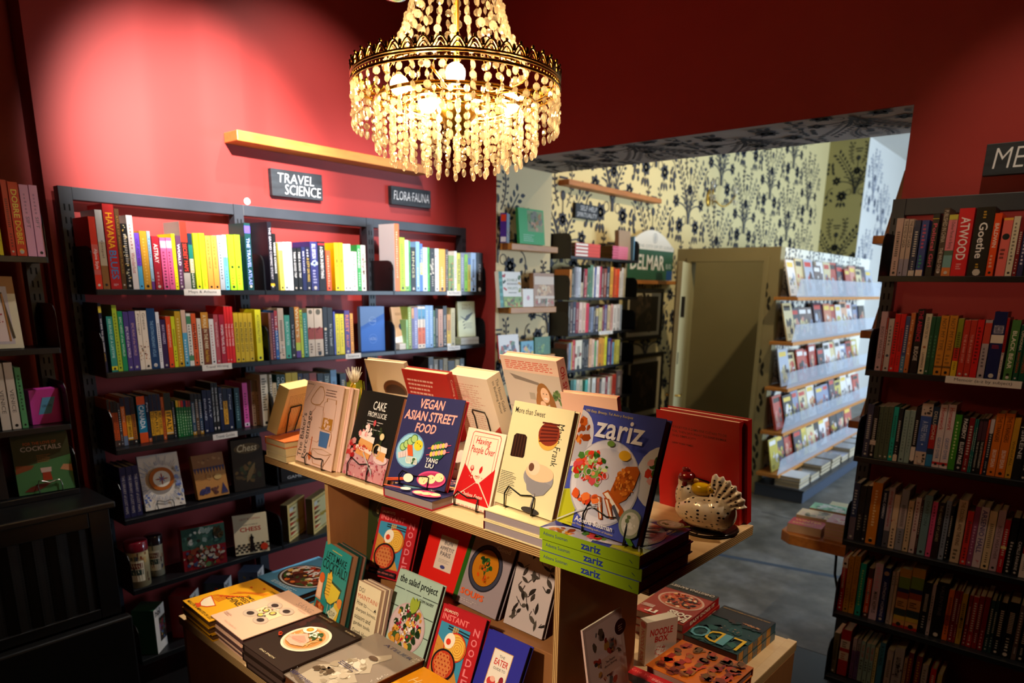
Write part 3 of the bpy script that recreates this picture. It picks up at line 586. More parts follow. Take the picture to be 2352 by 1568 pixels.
def row(orient, pl, z, ox, oy, s, data, place, group, depth=(.13, .165), start=1, simple=False, zoff=.0006, lab=None):
    r = random.Random(len(data) + int(pl * 100)); n = start - 1
    for ln in data.strip().split('\n'):
        fs = ln.strip().split('|'); p = fs[0].split(); x0, x1, yt, cov = float(p[0]), float(p[1]), float(p[2]), p[3]; n += 1; NB[0] += 1
        a0, a1 = on_plane(ox + x0 / s, orient, pl, z), on_plane(ox + x1 / s, orient, pl, z); am = (a0 + a1) / 2
        for lo, hi in ((1.083, 1.818), (1.818, 2.605), (2.605, 3.367)) if pl < 3.13 and orient == 'A' and am > 1 else ((-.05, .712),) if orient == 'B' else ((.176, .936),) if am < 1 else ((4.42, 5.43),):
            if lo <= am <= hi: a0, a1 = [min(max(q, lo + .006), hi - .006) for q in (a0, a1)]
        if abs(a1 - a0) < .0035: n -= 1; continue
        t = abs(a1 - a0) - .0008; h = top_at(oy + yt / s, orient, pl, am) - z; w = r.uniform(*depth) if len(p) < 5 else float(p[4])
        if t < .003: t = .003
        hard = (t > .02 and h > .2) or NB[0] % 4 == 0
        M = cols((a1 - .0004, pl, z + zoff), (0, 1, 0), (-1, 0, 0), (0, 0, 1)) if orient == 'A' else cols((pl, a1 + .0004, z + zoff), (1, 0, 0), (0, 1, 0), (0, 0, 1))
        if orient == 'A': M = cols((a1 - .0004, pl, z + zoff), (0, 1, 0), (-1, 0, 0), (0, 0, 1))
        adj = 'slim ' if t < .014 else 'thick ' if t > .045 else ''; adj += 'tall ' if h > .27 else ''
        tc = [f.split(':')[1] for f in fs[1:] if f[0] not in '=@o%']
        L1 = f"{adj}{cname(cov)} book"; L2 = (' with ' + cname(tc[0]) + ' lettering') if tc else ''; L3 = f", {ordinal(n)} from left, {place}"
        L = L1 + L2 + L3
        if len(L.split()) > 16: L = L1 + L3
        if len(L.split()) > 16: L = f"{cname(cov)} book{L3}"
        nm = 'hardcover_book' if hard else 'paperback_book'
        if simple:
            mb = MB(); mb.box(0, 0, 0, w, t, h, 'print', cov); mb.box(.002, .0015, h, w, t - .0015, h + .0002, 'page', 'd8cbb0')
            if t > .008: spine_fn(t, h, cov, fs[1:], NB[0])(spine_cv(mb, h, t, 'print'))
            o = mb.build(nm, None, 0, M); tag(o, L, 'book', group)
        else:
            o = thing(nm, L, 'book', M, group); book_parts(o, w, h, t, cov, None, spine_fn(t, h, cov, fs[1:], NB[0]), None, hard, bkc=next((f[1:] for f in fs[1:] if f[0] == '%'), None))
W1 = 'top shelf, first bay of wide bookcase'
row('A', VF + .008, LS[0], 130, 400, 4.5231, '''405 485 440 d8301c|=c85a50:.5:.62|=c85a50:.2:.27|Alpine Style:f4ece4:.28:.56:.6
490 562 370 c4bfba|=8a5a2c:0:.3|=b8a488:.3:.6|Gospel:4a3424:.4:.62:.4
572 685 310 b01818|HAVANA:f0a812:.48:.9:.62:b|BLUES:3a7aac:.12:.46:.66:b|~:d8a0a0:.04:.07:.5
688 735 360 5a3a1c|ATLAS OF IMAGINED PLACES:b08a38:.2:.92:.4
738 798 515 141414|@26:d8b058,e8d8a0,a87830:.06:.98
802 864 428 e8dcd8|Wanderlust:b83a34:.22:.5:.62|~:c07a70:.55:.9:.3
867 914 612 58b4e0|=7a4ae0:.42:1|OUT AND WILD:302868:.4:.9:.5
918 992 590 d89a28|~:f0c060:.1:.9:.3
995 1028 592 98bcd4|=6a3a86:0:.14|@9:2a2a34,e8e4d8:.15:.5|Travels:3a5a80:.55:.9:.5
1036 1112 645 a01828|ASTRAY:f4e4e0:.5:.86:.55:b|~:d09090:.1:.36:.3
1120 1180 660 dc5a8a|=f0a8c0:.8:.94|~:6a2444:.1:.76:.4
1183 1240 660 dc5a8a|=f0a8c0:.8:.94|~:6a2444:.1:.76:.4
1243 1277 620 f0e810|~:b0a020:.1:.9:.4
1282 1334 640 54304c|WORLD:f0e8f0:.45:.85:.5:b|~:c0a0c0:.1:.4:.4
1337 1405 492 a8a098|=301614:.25:.7|=e02c1c:.7:1|SECRET MAPS:e03a28:.27:.68:.6:b
1408 1452 615 2a4a28|=187060:.55:.8|=102c40:.8:1|=c0aa80:.3:.55|PLACE NAMES:e8e0d0:.08:.55:.5
1464 1516 615 dcec20|Radical Cartography:e08018:.42:.94:.5|William Rankin:d07018:.05:.36:.5
1524 1580 615 dcec20|Radical Cartography:e08018:.42:.94:.5|William Rankin:d07018:.05:.36:.5
1586 1642 640 f0a242|THIS WAY UP:4a2c10:.4:.62:.34|~:a06820:.65:.95:.3
1646 1702 640 f0a242|THIS WAY UP:4a2c10:.4:.62:.34|~:a06820:.65:.95:.3
1708 1758 640 a8b0b8|~:505860:.2:.9:.4
1762 1802 632 6cc4e8|=f4f4f4:.6:1
1814 1876 630 a8e820|oE:1c2810:.42:.2|~:d08a20:.5:.9:.4|~:d06a20:.1:.3:.5
1882 1942 630 a8e820|oE:1c2810:.42:.2|~:d08a20:.5:.9:.4|~:d06a20:.1:.3:.5
1994 2055 508 0c3a3c|THE TRAVEL ATLAS:98a4ff:.08:.78:.56:b|=5a4ac8:.85:.96''', W1, 'books in the first bay, top shelf of the wide bookcase')
W2 = 'top shelf, second bay of wide bookcase'
row('A', VF + .008, LS[0], 600, 440, 3.7327, '''86 121 260 15121c|THE GRAND COSMIC STORY:d8d4dc:.16:.92:.5|=e8b820:.06:.1
123 152 360 151515|WEBB'S COSMOS:f0f0f0:.3:.85:.55:b
168 204 440 f0e060|=f2f4f2:.85:1|City Nature City:8a8a30:.2:.85:.45
206 240 433 dde4ee|LOVE BODY:8aa4c8:.35:.9:.5
243 281 433 e4e8ee|LOVE BODY:8aa4c8:.35:.9:.5
285 321 487 141414|TAKE A GOOD TRIP:f0f0f0:.3:.92:.5
325 359 487 141414|TAKE A GOOD TRIP:f0f0f0:.3:.92:.5
362 394 475 1c2050|BEYOND:d8d8e8:.4:.9:.4
396 432 475 16142c|A CITY ON MARS:e8c040:.2:.75:.55|~:d0d0e0:.78:.97:.4
436 499 430 2c2c6c|BILL BRYSON:f0f0f8:.66:.95:.5|@8:9ab0c8,c0d0d8:.5:.62|~:a8a8d0:.15:.45:.5
503 562 430 130c10|A CRACK IN EVERYTHING:f4f0ec:.25:.9:.42:b|=a01820:.93:.97
567 606 505 ff5a28|~:ffc0a0:.1:.9:.4
640 679 440 f8e000|OPTIMIZE:2a2808:.5:.8:.5:b
681 714 440 f8e000|OPTIMIZE:2a2808:.5:.8:.5:b
717 746 450 f4f6f2|CONSCIOUS:4a7a50:.35:.95:.5
748 778 450 eef4ee|CONSCIOUS:4a7a50:.35:.95:.5
782 829 515 f0e4e4|~:d87070:.1:.9:.4
833 863 458 38a850|CANNABIS:f0fff0:.5:.92:.6:b|~:c0e8c8:.1:.42:.4
865 903 460 f0e8dc|@16:c05a20,6a3a20,3a9a50:.05:.75''', W2, 'books in the second bay, top shelf of the wide bookcase')
W3 = 'top shelf, third bay of wide bookcase'
row('A', VF + .008, LS[0], 900, 480, 4.1267, '''36 79 140 ff7030|%eceaec|~:ffd0b0:.2:.9:.3
82 130 270 a8c828|~:6a8420:.1:.9:.3
133 164 295 f0f4ea|=88c060:0:.1|~:708060:.2:.8:.3
166 182 300 4aa860
185 231 362 1a1a1a|RINGS:d8d0a0:.3:.9:.45
234 269 310 88b8f0|~:f0f8ff:.1:.5:.4
272 295 330 4878d0|=f0e870:.35:.6|THINKING:f4f8ff:.4:.9:.5
298 340 365 cfe4f4|WHALE:7aa0c0:.35:.8:.5
342 361 365 50c050
364 411 373 1c1c1c|@14:e8e0d0,c8c0b0:.05:.98
413 447 376 f2eef0|@5:d03040:.7:.95|~:606060:.1:.6:.4
450 508 380 f8b030|~:fff0d0:.1:.6:.3
511 536 385 4a3a38|~:d0c0b0:.1:.9:.5
539 590 440 88a858|@20:c87840,4a7a40,d8c060:.05:.9
593 616 400 f4f0ee
619 651 418 d8d840|WILD PLACES:2c4a20:.2:.85:.6:b
654 687 415 8890a8|~:d8dce8:.2:.9:.4
690 718 430 88d030|WETLANDS:2a4a10:.3:.8:.6:b
721 746 465 d8c848|=4a78c0:.8:1
749 797 415 a8c8f0|@6:8a8a98,e8d8d0:.1:.4
802 862 415 121212|FUNGI:c8c8c8:.3:.7:.3''', W3, 'books in the third bay, top shelf of the wide bookcase')
X1 = 'second shelf, first bay of wide bookcase'
row('A', VF + .02, LS[1], 160, 660, 3.92, '''316 352 140 141838|WHERE TO GO WHEN:f0f0f4:.3:.78:.5:b|=e0c840:.86:.95|with Kids:e8b830:.16:.28:.5
385 440 262 2a9080|100 RUNS OF A LIFETIME:c8f0e4:.25:.95:.42|=e0d020:.03:.1
443 485 160 a8c030|~:6a7a20:.1:.9:.4
488 531 215 10905a|EPIC HIKES of the WORLD:d8f0e0:.25:.9:.45
535 581 220 4a3a80|EPIC RUNS of the WORLD:e0c8d8:.22:.75:.5:b
584 640 215 4a3a80|EPIC RUNS of the WORLD:d8a8a0:.25:.8:.4
644 686 212 ecdcc8|Portugal:6a5a4a:.6:.95:.5|@14:8a4a28,c89868,5a3420:.12:.42
688 741 210 ecdcc8|Greece:6a5a4a:.68:.96:.5|@14:b06030,f0d8b8,7a3c20:.12:.5
744 816 190 0c3a68|THE EXTRAORDINARY ATLAS:90b8d8:.2:.8:.4|oE:e8f0f8:.06:.24
820 851 222 e8e4e8
854 901 290 301848|WAY MAKERS:d8c8e8:.5:.9:.5
905 948 262 e84a18|WANDERING:ffd8b8:.4:.85:.4
951 985 262 d8d818
988 1040 215 c89a18|~:f0d880:.1:.9:.35
1044 1085 205 58a8c8|=e0b8a0:.6:1|~:e8f0f0:.1:.5:.4
1088 1128 235 e4e0d4|=4a8a60:.8:.95|=4a8a60:.1:.2|~:606060:.2:.8:.4
1131 1172 235 e05820|@5:803010,f0c0a0:.5:.7
1177 1214 280 e8dcc8|~:706858:.1:.9:.3
1217 1281 225 7a3818|=d08820:.7:1|A WALK IN THE PARK:f4e0b0:.3:.95:.5:b|Kevin Fedarko:e8b830:.05:.28:.5
1284 1326 285 eee8e4|~:c08a88:.1:.9:.4
1328 1368 245 b84a50|WANDERLAND:f0d0d0:.35:.85:.4
1374 1421 245 b01830|WOMEN TRAVEL SOLO:f8e8e8:.2:.8:.5:b
1423 1446 172 e82020|THE COAST ROAD:fff0e8:.3:.7:.6
1448 1472 172 e82020|THE COAST ROAD:fff0e8:.3:.7:.6
1474 1500 172 e82020|THE COAST ROAD:fff0e8:.3:.7:.6
1504 1546 232 d8b418|the PICKLED CITY:2a2008:.2:.82:.5:b
1549 1586 232 d8b418|the PICKLED CITY:2a2008:.2:.82:.5:b
1588 1626 232 d8b418|the PICKLED CITY:2a2008:.2:.82:.5:b
1628 1668 232 d8b418|the PICKLED CITY:2a2008:.2:.82:.5:b
1695 1748 200 f0e818|ACCIDENTALLY WES:5a5020:.35:.9:.4''', X1, 'books in the first bay, second shelf of the wide bookcase')
X2 = 'second shelf, second bay of wide bookcase'
row('A', VF + .02, LS[1], 600, 440, 3.7327, '''86 106 1040 a06050
108 131 1040 70284a|~:e0b0c0:.1:.9:.4
133 160 1020 2868b0|=c03838:.6:1|THE NATURE:f0f4f8:.2:.9:.5
163 213 1000 e0c8b0|@6:6a5a50,f0e8e0:.05:.4
217 262 1060 48b098|BLACK WATER:d8f4ec:.3:.85:.45
266 302 990 1a1a1c|So Very Small:d8d8d8:.2:.66:.5
306 345 990 e0902a|=5a3a90:0:.14|=c8d83a:.14:.3|WHAT'S:f8e8b0:.4:.98:.6:b
348 370 1015 c8dc30|TRIPPY:1c2010:.6:.98:.7:b
373 410 1040 3a9088|~:c0e0d8:.1:.9:.4
413 467 1003 dcc8b0|=a03820:.36:.6|@5:8a2a18:.5:.64|oE:6a6048:.93:.3|~:806858:.08:.3:.5
470 539 1003 dcc8b0|=a03820:.36:.6|@5:8a2a18:.5:.64|oE:6a6048:.93:.3|~:806858:.08:.3:.5
545 581 990 1a1a1c|oE:e0d0b0:.55:.3|~:d0d0d0:.1:.5:.4
584 626 995 1a1a1c|So Very Small:d8d8d8:.2:.66:.5
632 646 1030 4858b8
648 680 1050 e8d810|LEAVE AGAIN:6a6010:.2:.9:.4
682 720 1050 e8d810|LEAVE AGAIN:6a6010:.2:.9:.4
725 769 1020 4a3480|RESET:f08030:.5:.9:.6:b|AN ANT:f08030:.15:.45:.5
773 797 1045 f0a030''', X2, 'books in the second bay, second shelf of the wide bookcase')
X3 = 'second shelf, third bay of wide bookcase'
row('A', VF + .02, LS[1], 900, 480, 4.1267, '''140 158 1050 88b878
160 191 930 88a048|~:d8e0b0:.1:.9:.4
194 215 940 7a78a8|=d89a68:.75:1
217 249 935 8088b8|~:e0e4f4:.1:.7:.4
252 285 925 e8dccc|=d8602a:.1:.5|=4a90b8:.7:.95
287 319 925 e8dccc|=d8602a:.1:.5|=4a90b8:.7:.95
321 358 915 80a8d8|~:d8e8f8:.1:.9:.3
360 393 915 80a8d8|~:d8e8f8:.1:.9:.3
395 415 960 2a5a30
418 441 945 201c18
444 486 950 c89880|~:704838:.1:.9:.3
488 522 920 1c1814|@6:c0a868,506040:.1:.5
525 560 1000 d89a48|=e8c020:0:.5|=f4f4f0:0:.08
562 600 940 c8bc8c|~:706848:.1:.9:.3''', X3, 'books in the third bay, second shelf of the wide bookcase')
Y1 = 'third shelf, first bay of wide bookcase'
row('A', VF + .062, LS[2], 180, 780, 5.2267, '''402 434 720 e06818|=141414:.78:1|=5a5a68:0:.2
440 476 740 c04a14|=141414:.75:1|=4a3830:0:.14
478 518 740 c04a14|=141414:.75:1|=4a3830:0:.14
521 553 760 3a3238
556 606 700 e06818|=101830:.82:1|=6a7890:0:.2|SOUTH:f8d0a8:.5:.78:.5
611 672 690 e0a020|=101c38:.62:1|=d8d8d0:.13:.15|=202020:0:.1|GREAT BRITAIN:241808:.16:.6:.5
676 723 690 a86020|=1c1a20:.64:1|=202020:0:.1
751 849 680 0c7ca0|=e05014:.82:1|=e05014:0:.22|CANADA:f4f8fa:.3:.8:.62:b
853 890 680 0c1838|Paris:e8e8f0:.66:.86:.6|=c86030:0:.08
896 936 660 e0a020|=101c38:.64:1|=202020:0:.12|LONDON:241808:.16:.62:.6
938 990 655 e0a020|=101c38:.64:1|=202020:0:.12|PARIS:241808:.18:.62:.6
992 1031 655 e0a020|=101c38:.64:1|=202020:0:.12|ROME:241808:.25:.6:.6
1033 1066 690 c85818
1072 1153 640 e8a420|=14241c:.62:1|=c8c8b8:.12:.14|=181818:0:.1|ITALY:1c1408:.18:.58:.64:b
1160 1188 740 2a2830
1206 1236 730 1a7030|=e0b018:.82:1|~:c0d8b0:.1:.75:.4
1238 1264 730 1a7030|=e88018:.82:1|~:c0d8b0:.1:.75:.4
1266 1293 730 1a7030|=d02020:.82:1|~:c0d8b0:.1:.75:.4
1295 1322 730 1a7030|=182050:.82:1|~:c0d8b0:.1:.75:.4
1324 1350 730 1a6030|=a02020:.82:1|~:c0d8b0:.1:.75:.4
1352 1380 730 1a6030|=801818:.82:1|~:c0d8b0:.1:.75:.4
1384 1428 650 28485c|=c08a20:0:.08|=141414:.8:1
1431 1470 650 5a4028|=141414:.8:1
1473 1512 650 28405c|=c08a20:0:.08|=141414:.8:1''', Y1, 'travel guides on the third shelf of the wide bookcase')
row('A', VF + .062, LS[2], 160, 660, 3.92, '''1222 1263 925 10183a|ENGLAND:d8dce8:.3:.8:.4
1265 1302 925 10183a|ITALY:d8dce8:.35:.8:.4
1305 1331 860 101010|FOUR WALKS IN CENTRAL PARK:e8e8e8:.2:.9:.5|oE:f0e0e0:.08:.25
1333 1362 860 101010|FOUR WALKS IN CENTRAL PARK:e8e8e8:.2:.9:.5|oE:f0e0e0:.08:.25
1368 1400 900 10183a|Iceland:d8dce8:.5:.85:.6
1402 1440 910 e0a020|=141c30:.7:1|=141c30:0:.14|PORTUGAL:241808:.16:.68:.6
1442 1484 910 10183a|Portugal:d8dce8:.5:.85:.4
1506 1551 905 1a3c44|~:7aa0a0:.2:.9:.4
1580 1625 860 d850a0|~:5a1840:.2:.8:.4|=f0d0e0:.02:.1
1655 1690 835 b09078|=6a5a50:.75:1|~:584030:.1:.7:.4
1692 1728 835 b09078|=6a5a50:.75:1|~:584030:.1:.7:.4''', Y1, 'travel guides on the third shelf of the wide bookcase', start=25)
row('A', VF + .03, LS[2], 600, 780, 3.7328, '''20 78 300 dcd0b8|~:3a3020:.3:.95:.7
80 116 300 dcd0b8|~:3a3020:.3:.95:.7
120 152 370 d0b890
156 186 300 143c30|OUT:d8e0d8:.7:.95:.7
188 228 300 143c30|OUT:d8e0d8:.7:.95:.7
232 281 285 e0c020
284 333 282 e0c020
336 376 290 242440|~:c8a860:.5:.95:.5
380 430 290 3a1414
432 492 285 a03c24
500 548 290 18222c
552 606 290 12262a|ZEN:c0d0c8:.75:.95:.5
610 660 260 6a94b8
690 740 290 1c2c34''', 'third shelf, second bay of wide bookcase', 'books behind the display table, third shelf of the wide bookcase', simple=True)
row('A', VF + .03, LS[2], 600, 440, 3.7327, '''1440 1480 1420 2a2a24
1484 1520 1440 6a5a3a
1530 1560 1440 3a3a40
1565 1600 1430 8a7440
1605 1660 1450 2a2018
1665 1700 1440 b09a60
1705 1740 1430 2c3428''', 'third shelf, third bay of wide bookcase', 'dim books on the third shelf, third bay', simple=True)
# ------------------------------------------------------------------ the memoir bookcase on the right
D2 = (.12, .15)
def R(i): return ('top', 'second', 'third', 'fourth', 'fifth', 'lowest')[i] + ' shelf of memoir bookcase'
def RG(i): return 'books on the ' + R(i)
row('B', UF + .01, RS[0], 2000, 420, 5.6, '''240 326 455 b89a90|oE:2a2420:.6:.12
335 392 465 b8a090|THE EYES OF GAZA:2c2420:.5:.97:.6:b|=908898:0:.3
399 459 465 b8a090|THE EYES OF GAZA:2c2420:.5:.97:.6:b|=908898:0:.3
470 547 480 1c2448|=c8b8a8:0:.1
563 652 480 283a80|~:c03a60:.5:.95:.5|~:30a070:.15:.4:.5|=d0b8a8:0:.11
690 775 400 120e10|Political Girl:d04468:.15:.85:.6:b|=c8b030:.92:.93
815 892 325 4a382c|PUBLISHED IN CHINA:c8b8a8:.5:.97:.7|THE WILD ONES:c8b8a8:.05:.42:.6:b
895 1008 410 4a6450|=e07a88:.42:.92|I Deliver Parcels in Beijing:3a2024:.45:.9:.5|=d87a38:0:.16|=c8c048:.92:1|=70a0a0:.14:.34
1012 1208 325 d81020|ATWOOD:f8f0f0:.24:.87:.62:b|~:e8a0a0:.1:.2:.4
1226 1464 310 15110f|Goethe:f4f0ec:.26:.78:.46:b|~:c89a28:.84:.96:.2|~:c89a28:.08:.2:.2
1468 1562 390 e84a10|BALDWIN:f8e8d8:.46:.84:.55:b|~:f0c0a0:.14:.36:.5
1590 1712 450 e86a60|=f0b040:.96:1|oE:1c2424:.68:.4|~:602820:.3:.5:.7
1716 1802 430 d8ccb0|~:5a5040:.2:.92:.4
1806 1862 440 7a1018
1866 1942 450 2c2850|~:e0d8e8:.2:.7:.4
1946 2040 440 12181c''', R(0), RG(0), D2)
row('B', UF + .014, RS[1], 1960, 680, 6.0, '''285 366 215 b89498|BODY WEATHER:4a3034:.2:.75:.5
369 393 300 a03a2c
397 471 315 b8a8a0|oE:3a3c48:.3:.3|~:60584c:.5:.9:.4
475 546 245 d01010
550 618 245 d01010
622 681 280 3a4a78|=4a7a98:0:.3
684 742 235 c06830|the art of:f0d0a0:.3:.9:.4
768 862 180 120c0c|THE ABSENCE:c01840:.5:.98:.62:b|BUDGIE:d8c8b8:.2:.42:.6:b
880 962 245 d8c8a8|AN EXERCISE IN:3a342c:.6:.95:.5|oE:a05a30:.45:.25|LAWRENCE:4a443c:.1:.36:.4
966 1022 285 1c5030|~:5a8a60:.3:.7:.4
1026 1086 285 1c5030|~:5a8a60:.3:.7:.4
1090 1196 270 c88020|NOT MY TYPE:50341a:.42:.95:.5|~:8a5a20:.2:.38:.6|=6a4a20:.13:.16
1206 1314 270 c88020|NOT MY TYPE:50341a:.42:.95:.5|~:8a5a20:.2:.38:.6|=6a4a20:.13:.16
1325 1402 310 d8b020|=c82818:.27:.5|=8a8a20:.5:1
1413 1497 330 c03020|TO BE A WAR STORY:f0b0a0:.25:.75:.4
1501 1583 330 c03020|TO BE A WAR STORY:f0b0a0:.25:.75:.4
1587 1680 325 d01818|~:501010:.25:.9:.5
1690 1786 330 b0a0a0|=c84030:.6:.95|~:50444a:.2:.55:.4
1795 1970 215 101c50|=e8dcc8:.54:.66|ALONE THE REVOLUTION:e8e0e8:.68:.8:.8|~:b03040:.46:.52:.6
1974 2012 300 c8b8b0|=b01818:.45:1
2048 2168 330 487838|BLACK BEAR:f0e8d0:.2:.82:.5:b|oE:101810:.1:.2
2180 2252 400 0c4a30|OPHONIA:e0c0a8:.55:.9:.5:b|SARAH CHIHAYA:c05030:.15:.52:.5
2258 2345 400 0c4a30|OPHONIA:e0c0a8:.55:.9:.5:b|SARAH CHIHAYA:c05030:.15:.52:.5''', R(1), RG(1), D2)
row('B', UF + .02, RS[2], 1940, 900, 5.709, '''222 298 160 3a3a54
302 378 185 131110|=c8b0a0:.25:.34
364 425 190 4a5540|~:2c3428:.3:.9:.4
428 487 190 4a5540|~:2c3428:.3:.9:.4
490 552 190 4a5540|~:2c3428:.3:.9:.4
557 616 200 10a090|oE:d0c860:.07:.3
620 676 215 181c20|=d8c8b0:0:.12
694 762 245 88a098|~:607870:.2:.9:.4
766 833 245 88a098|~:607870:.2:.9:.4
837 897 200 161210|=dcd0c4:.06:.3
902 1044 155 3858a0|=c8b4a4:.8:1|=c8b4a4:0:.22|@8:3a3430,5a5450:.82:.96|@8:3a3430,5a5450:.03:.2|A FREE MAN:c0d0f0:.4:.72:.5|oE:d0d8e8:.34:.08
1048 1130 195 14304a|=a81c18:.3:.7|=2878a8:0:.2|DELUSIONS:e0d0b8:.45:.92:.5
1134 1229 170 d8c8c8|Homework:c02828:.6:.95:.6:b|GEOFF DYER:3a6aa8:.14:.48:.46|=c02828:.05:.09
1233 1336 170 d8c8c8|Homework:c02828:.6:.95:.6:b|GEOFF DYER:3a6aa8:.14:.48:.46|=c02828:.05:.09
1340 1428 300 3a8820|~:d8e8a0:.2:.9:.35
1436 1522 310 101010|PAGEBOY:f0ece8:.58:.94:.6:b|ELLIOT PAGE:f0ece8:.12:.52:.6:b
1526 1596 340 801418
1600 1622 360 1a6a64
1624 1646 360 1a6a64
1656 1702 350 121010|THE USE OF PHOTOGRAPHY:e0d8c8:.1:.58:.5|=4a2c38:.6:.95
1705 1762 350 121010|THE USE OF PHOTOGRAPHY:e0d8c8:.1:.58:.5|=4a2c38:.6:.95
1766 1792 370 d04a18
1797 1848 360 142034|=c8c0c8:.75:1
1853 1962 285 d87018|EKOW ESHUN:f8ece0:.14:.42:.46:b|THE STRANGERS:3a1c08:.55:.95:.5|oE:20140c:.06:.16
1968 2088 285 d87018|EKOW ESHUN:f8ece0:.14:.42:.46:b|THE STRANGERS:3a1c08:.55:.95:.5|oE:20140c:.06:.16
2093 2172 340 c89428|WINDFALL:4a380c:.2:.62:.4
2180 2284 470 161414|SIRENE:c8c8c8:.4:.95:.5:b
2288 2370 480 101214|~:c0c0b0:.2:.9:.4''', R(2), RG(2), D2)
row('B', UF + .03, RS[3], 1860, 1040, 4.3557, '''372 434 300 283860|=6a5a68:0:.4|~:c0c8d8:.45:.9:.5
438 500 330 1c1a20|~:8a8478:.2:.5:.5
504 546 330 1c1820|~:8a8478:.2:.5:.5
550 648 300 c87818|~:f0d8a0:.3:.9:.3|oE:e8c880:.08:.14
660 708 375 14203c|MARC CARREAU:d0d4dc:.5:.95:.5:b
714 771 350 a898a0|dirtbag billionaire:9a2038:.35:.95:.6:b|=50505a:0:.28
775 834 420 d8c0a0|@3:c01c24:.44:.58|~:60483a:.1:.4:.4
840 912 370 888890|=b8a8a8:.36:.7
918 972 480 c8b08c|~:60503c:.2:.9:.35
982 1036 450 c8b4b0|~:8a3040:.4:.95:.4
1040 1060 470 40100c
1063 1141 425 6a8a90|DRAYTON:2c4448:.5:.9:.4
1148 1198 490 d05080|~:6a1c3c:.4:.95:.4
1201 1268 500 241814|THE HARDER OF LADIES:b0a080:.3:.95:.4
1276 1327 480 7a8698|~:2c3440:.2:.95:.4
1330 1362 530 14161c
1392 1482 475 c0a888|THE COLONEL AND THE KING:4a2c1c:.28:.97:.42:b|~:3a3020:.06:.24:.5
1492 1555 585 c83024|@9:208060,e04038,c02040:.4:.98
1558 1612 540 8a4468|~:d0a0c0:.2:.7:.4
1614 1696 545 c0b0b8|ARSENIO HALL:2a2470:.24:.95:.62:b|@3:c06070:.05:.12
1702 1778 585 d0b890
1784 1858 580 b0949c|BODY WEATHER:4a3438:.2:.75:.45
1862 1918 670 b01418|=e0d070:.45:.5
1932 1996 650 101012|~:c0b8b0:.1:.6:.5
2008 2072 660 101012|CAMILLE RANKINE:d8d0c8:.1:.6:.5
2080 2150 660 d0c4b8|=8a1418:.4:1''', R(3), RG(3), D2)
row('B', UF + .04, RS[4], 1860, 1240, 4.7805, '''284 348 200 b01018|=d8ccc0:.82:1|oE:2a2224:.9:.3
354 412 180 b07818|SORROW:7a4a10:.5:.95:.5|~:8a3c10:.1:.45:.4
416 477 180 b07818|SORROW:7a4a10:.5:.95:.5|~:8a3c10:.1:.45:.4
486 548 260 109080|~:c0d870:.2:.9:.3
574 628 310 3a1c14|=c04818:.1:.8|oE:20100c:.5:.3
638 722 260 b8a0b0|MARK HOPPUS:18141c:.12:.5:.5:b|~:d08098:.52:.95:.5
726 806 310 161c58|ANTHONY HOPKINS:c8c4d8:.1:.75:.4|oE:a08070:.9:.36
826 862 350 a09088|~:605450:.75:.95:.6
865 894 350 b09a84|~:605450:.75:.95:.6
902 1026 320 c08a50|=a87828:.87:1|=607828:.67:.86|=8a3c14:.5:.6|=1c2450:.6:.67|=2c3c3c:.2:.32|=b89838:.13:.2|=a01c14:0:.05|~:4a2c18:.36:.46:.7
1030 1168 320 c08a50|=a87828:.87:1|=607828:.67:.86|=8a3c14:.5:.6|=1c2450:.6:.67|=2c3c3c:.2:.32|=b89838:.13:.2|=a01c14:0:.05|~:4a2c18:.36:.46:.7
1176 1258 470 0c0c0e
1264 1302 490 a89a9c|~:30282c:.3:.8:.5
1308 1436 470 0e0c0e|VALENTINE:5a5458:.4:.95:.3
1440 1498 545 c86018|=9a3a14:.3:.5
1504 1556 560 7a1014
1558 1584 565 801418
1588 1644 590 a88420|oE:1c140c:.5:.3
1660 1700 610 7a1014
1704 1764 615 981c1c|=c8b0b0:.98:1
1768 1822 620 7a1014
1828 1884 630 7a1014|~:d09a9a:.1:.4:.4
1894 1938 665 1c3838
1942 1980 670 1c3838
1986 2066 690 0e0e10
2072 2194 690 101014|oE:b8b4a8:.2:.1
2200 2254 720 5a4a44
2258 2340 720 0e0e10''', R(4), RG(4), D2)
row('B', UF + .05, RS[5], 1860, 1240, 4.7805, '''216 276 1020 6a6448
290 392 990 a81c18|=d0c4bc:.6:.78|=d0c4bc:.34:.52|~:2a2020:.62:.76:.6|~:a03030:.36:.5:.6
420 462 1080 a898a0|=6a4478:0:.7
466 506 1085 8a8488|=5a4078:0:.7
510 556 1110 88a8a4|YEAR OFF:a02828:.6:.92:.6:b|~:202828:.3:.56:.6
562 608 1135 88a8a4|YEAR OFF:a02828:.6:.92:.6:b|~:202828:.3:.56:.6
612 656 1150 88a8a4|YEAR OFF:a02828:.6:.92:.6:b|~:202828:.3:.56:.6
662 696 1185 c8c088|~:50482c:.1:.9:.5
704 764 1130 3a7898|KOOLAIDS:14202c:.5:.92:.55:b
790 856 1210 a89c98
866 970 1190 a49c9c|@14:2a2624,3a3430:.3:.8
980 1012 1300 b08868
1018 1068 1240 6a1414|~:c89a28:.3:.9:.5
1100 1164 1280 6a1414|~:c89a28:.3:.9:.5
1174 1238 1370 a8a4a4|~:605c5c:.3:.9:.5
1266 1326 1415 c01414
1346 1396 1480 b0a468''', R(5), RG(5), D2)
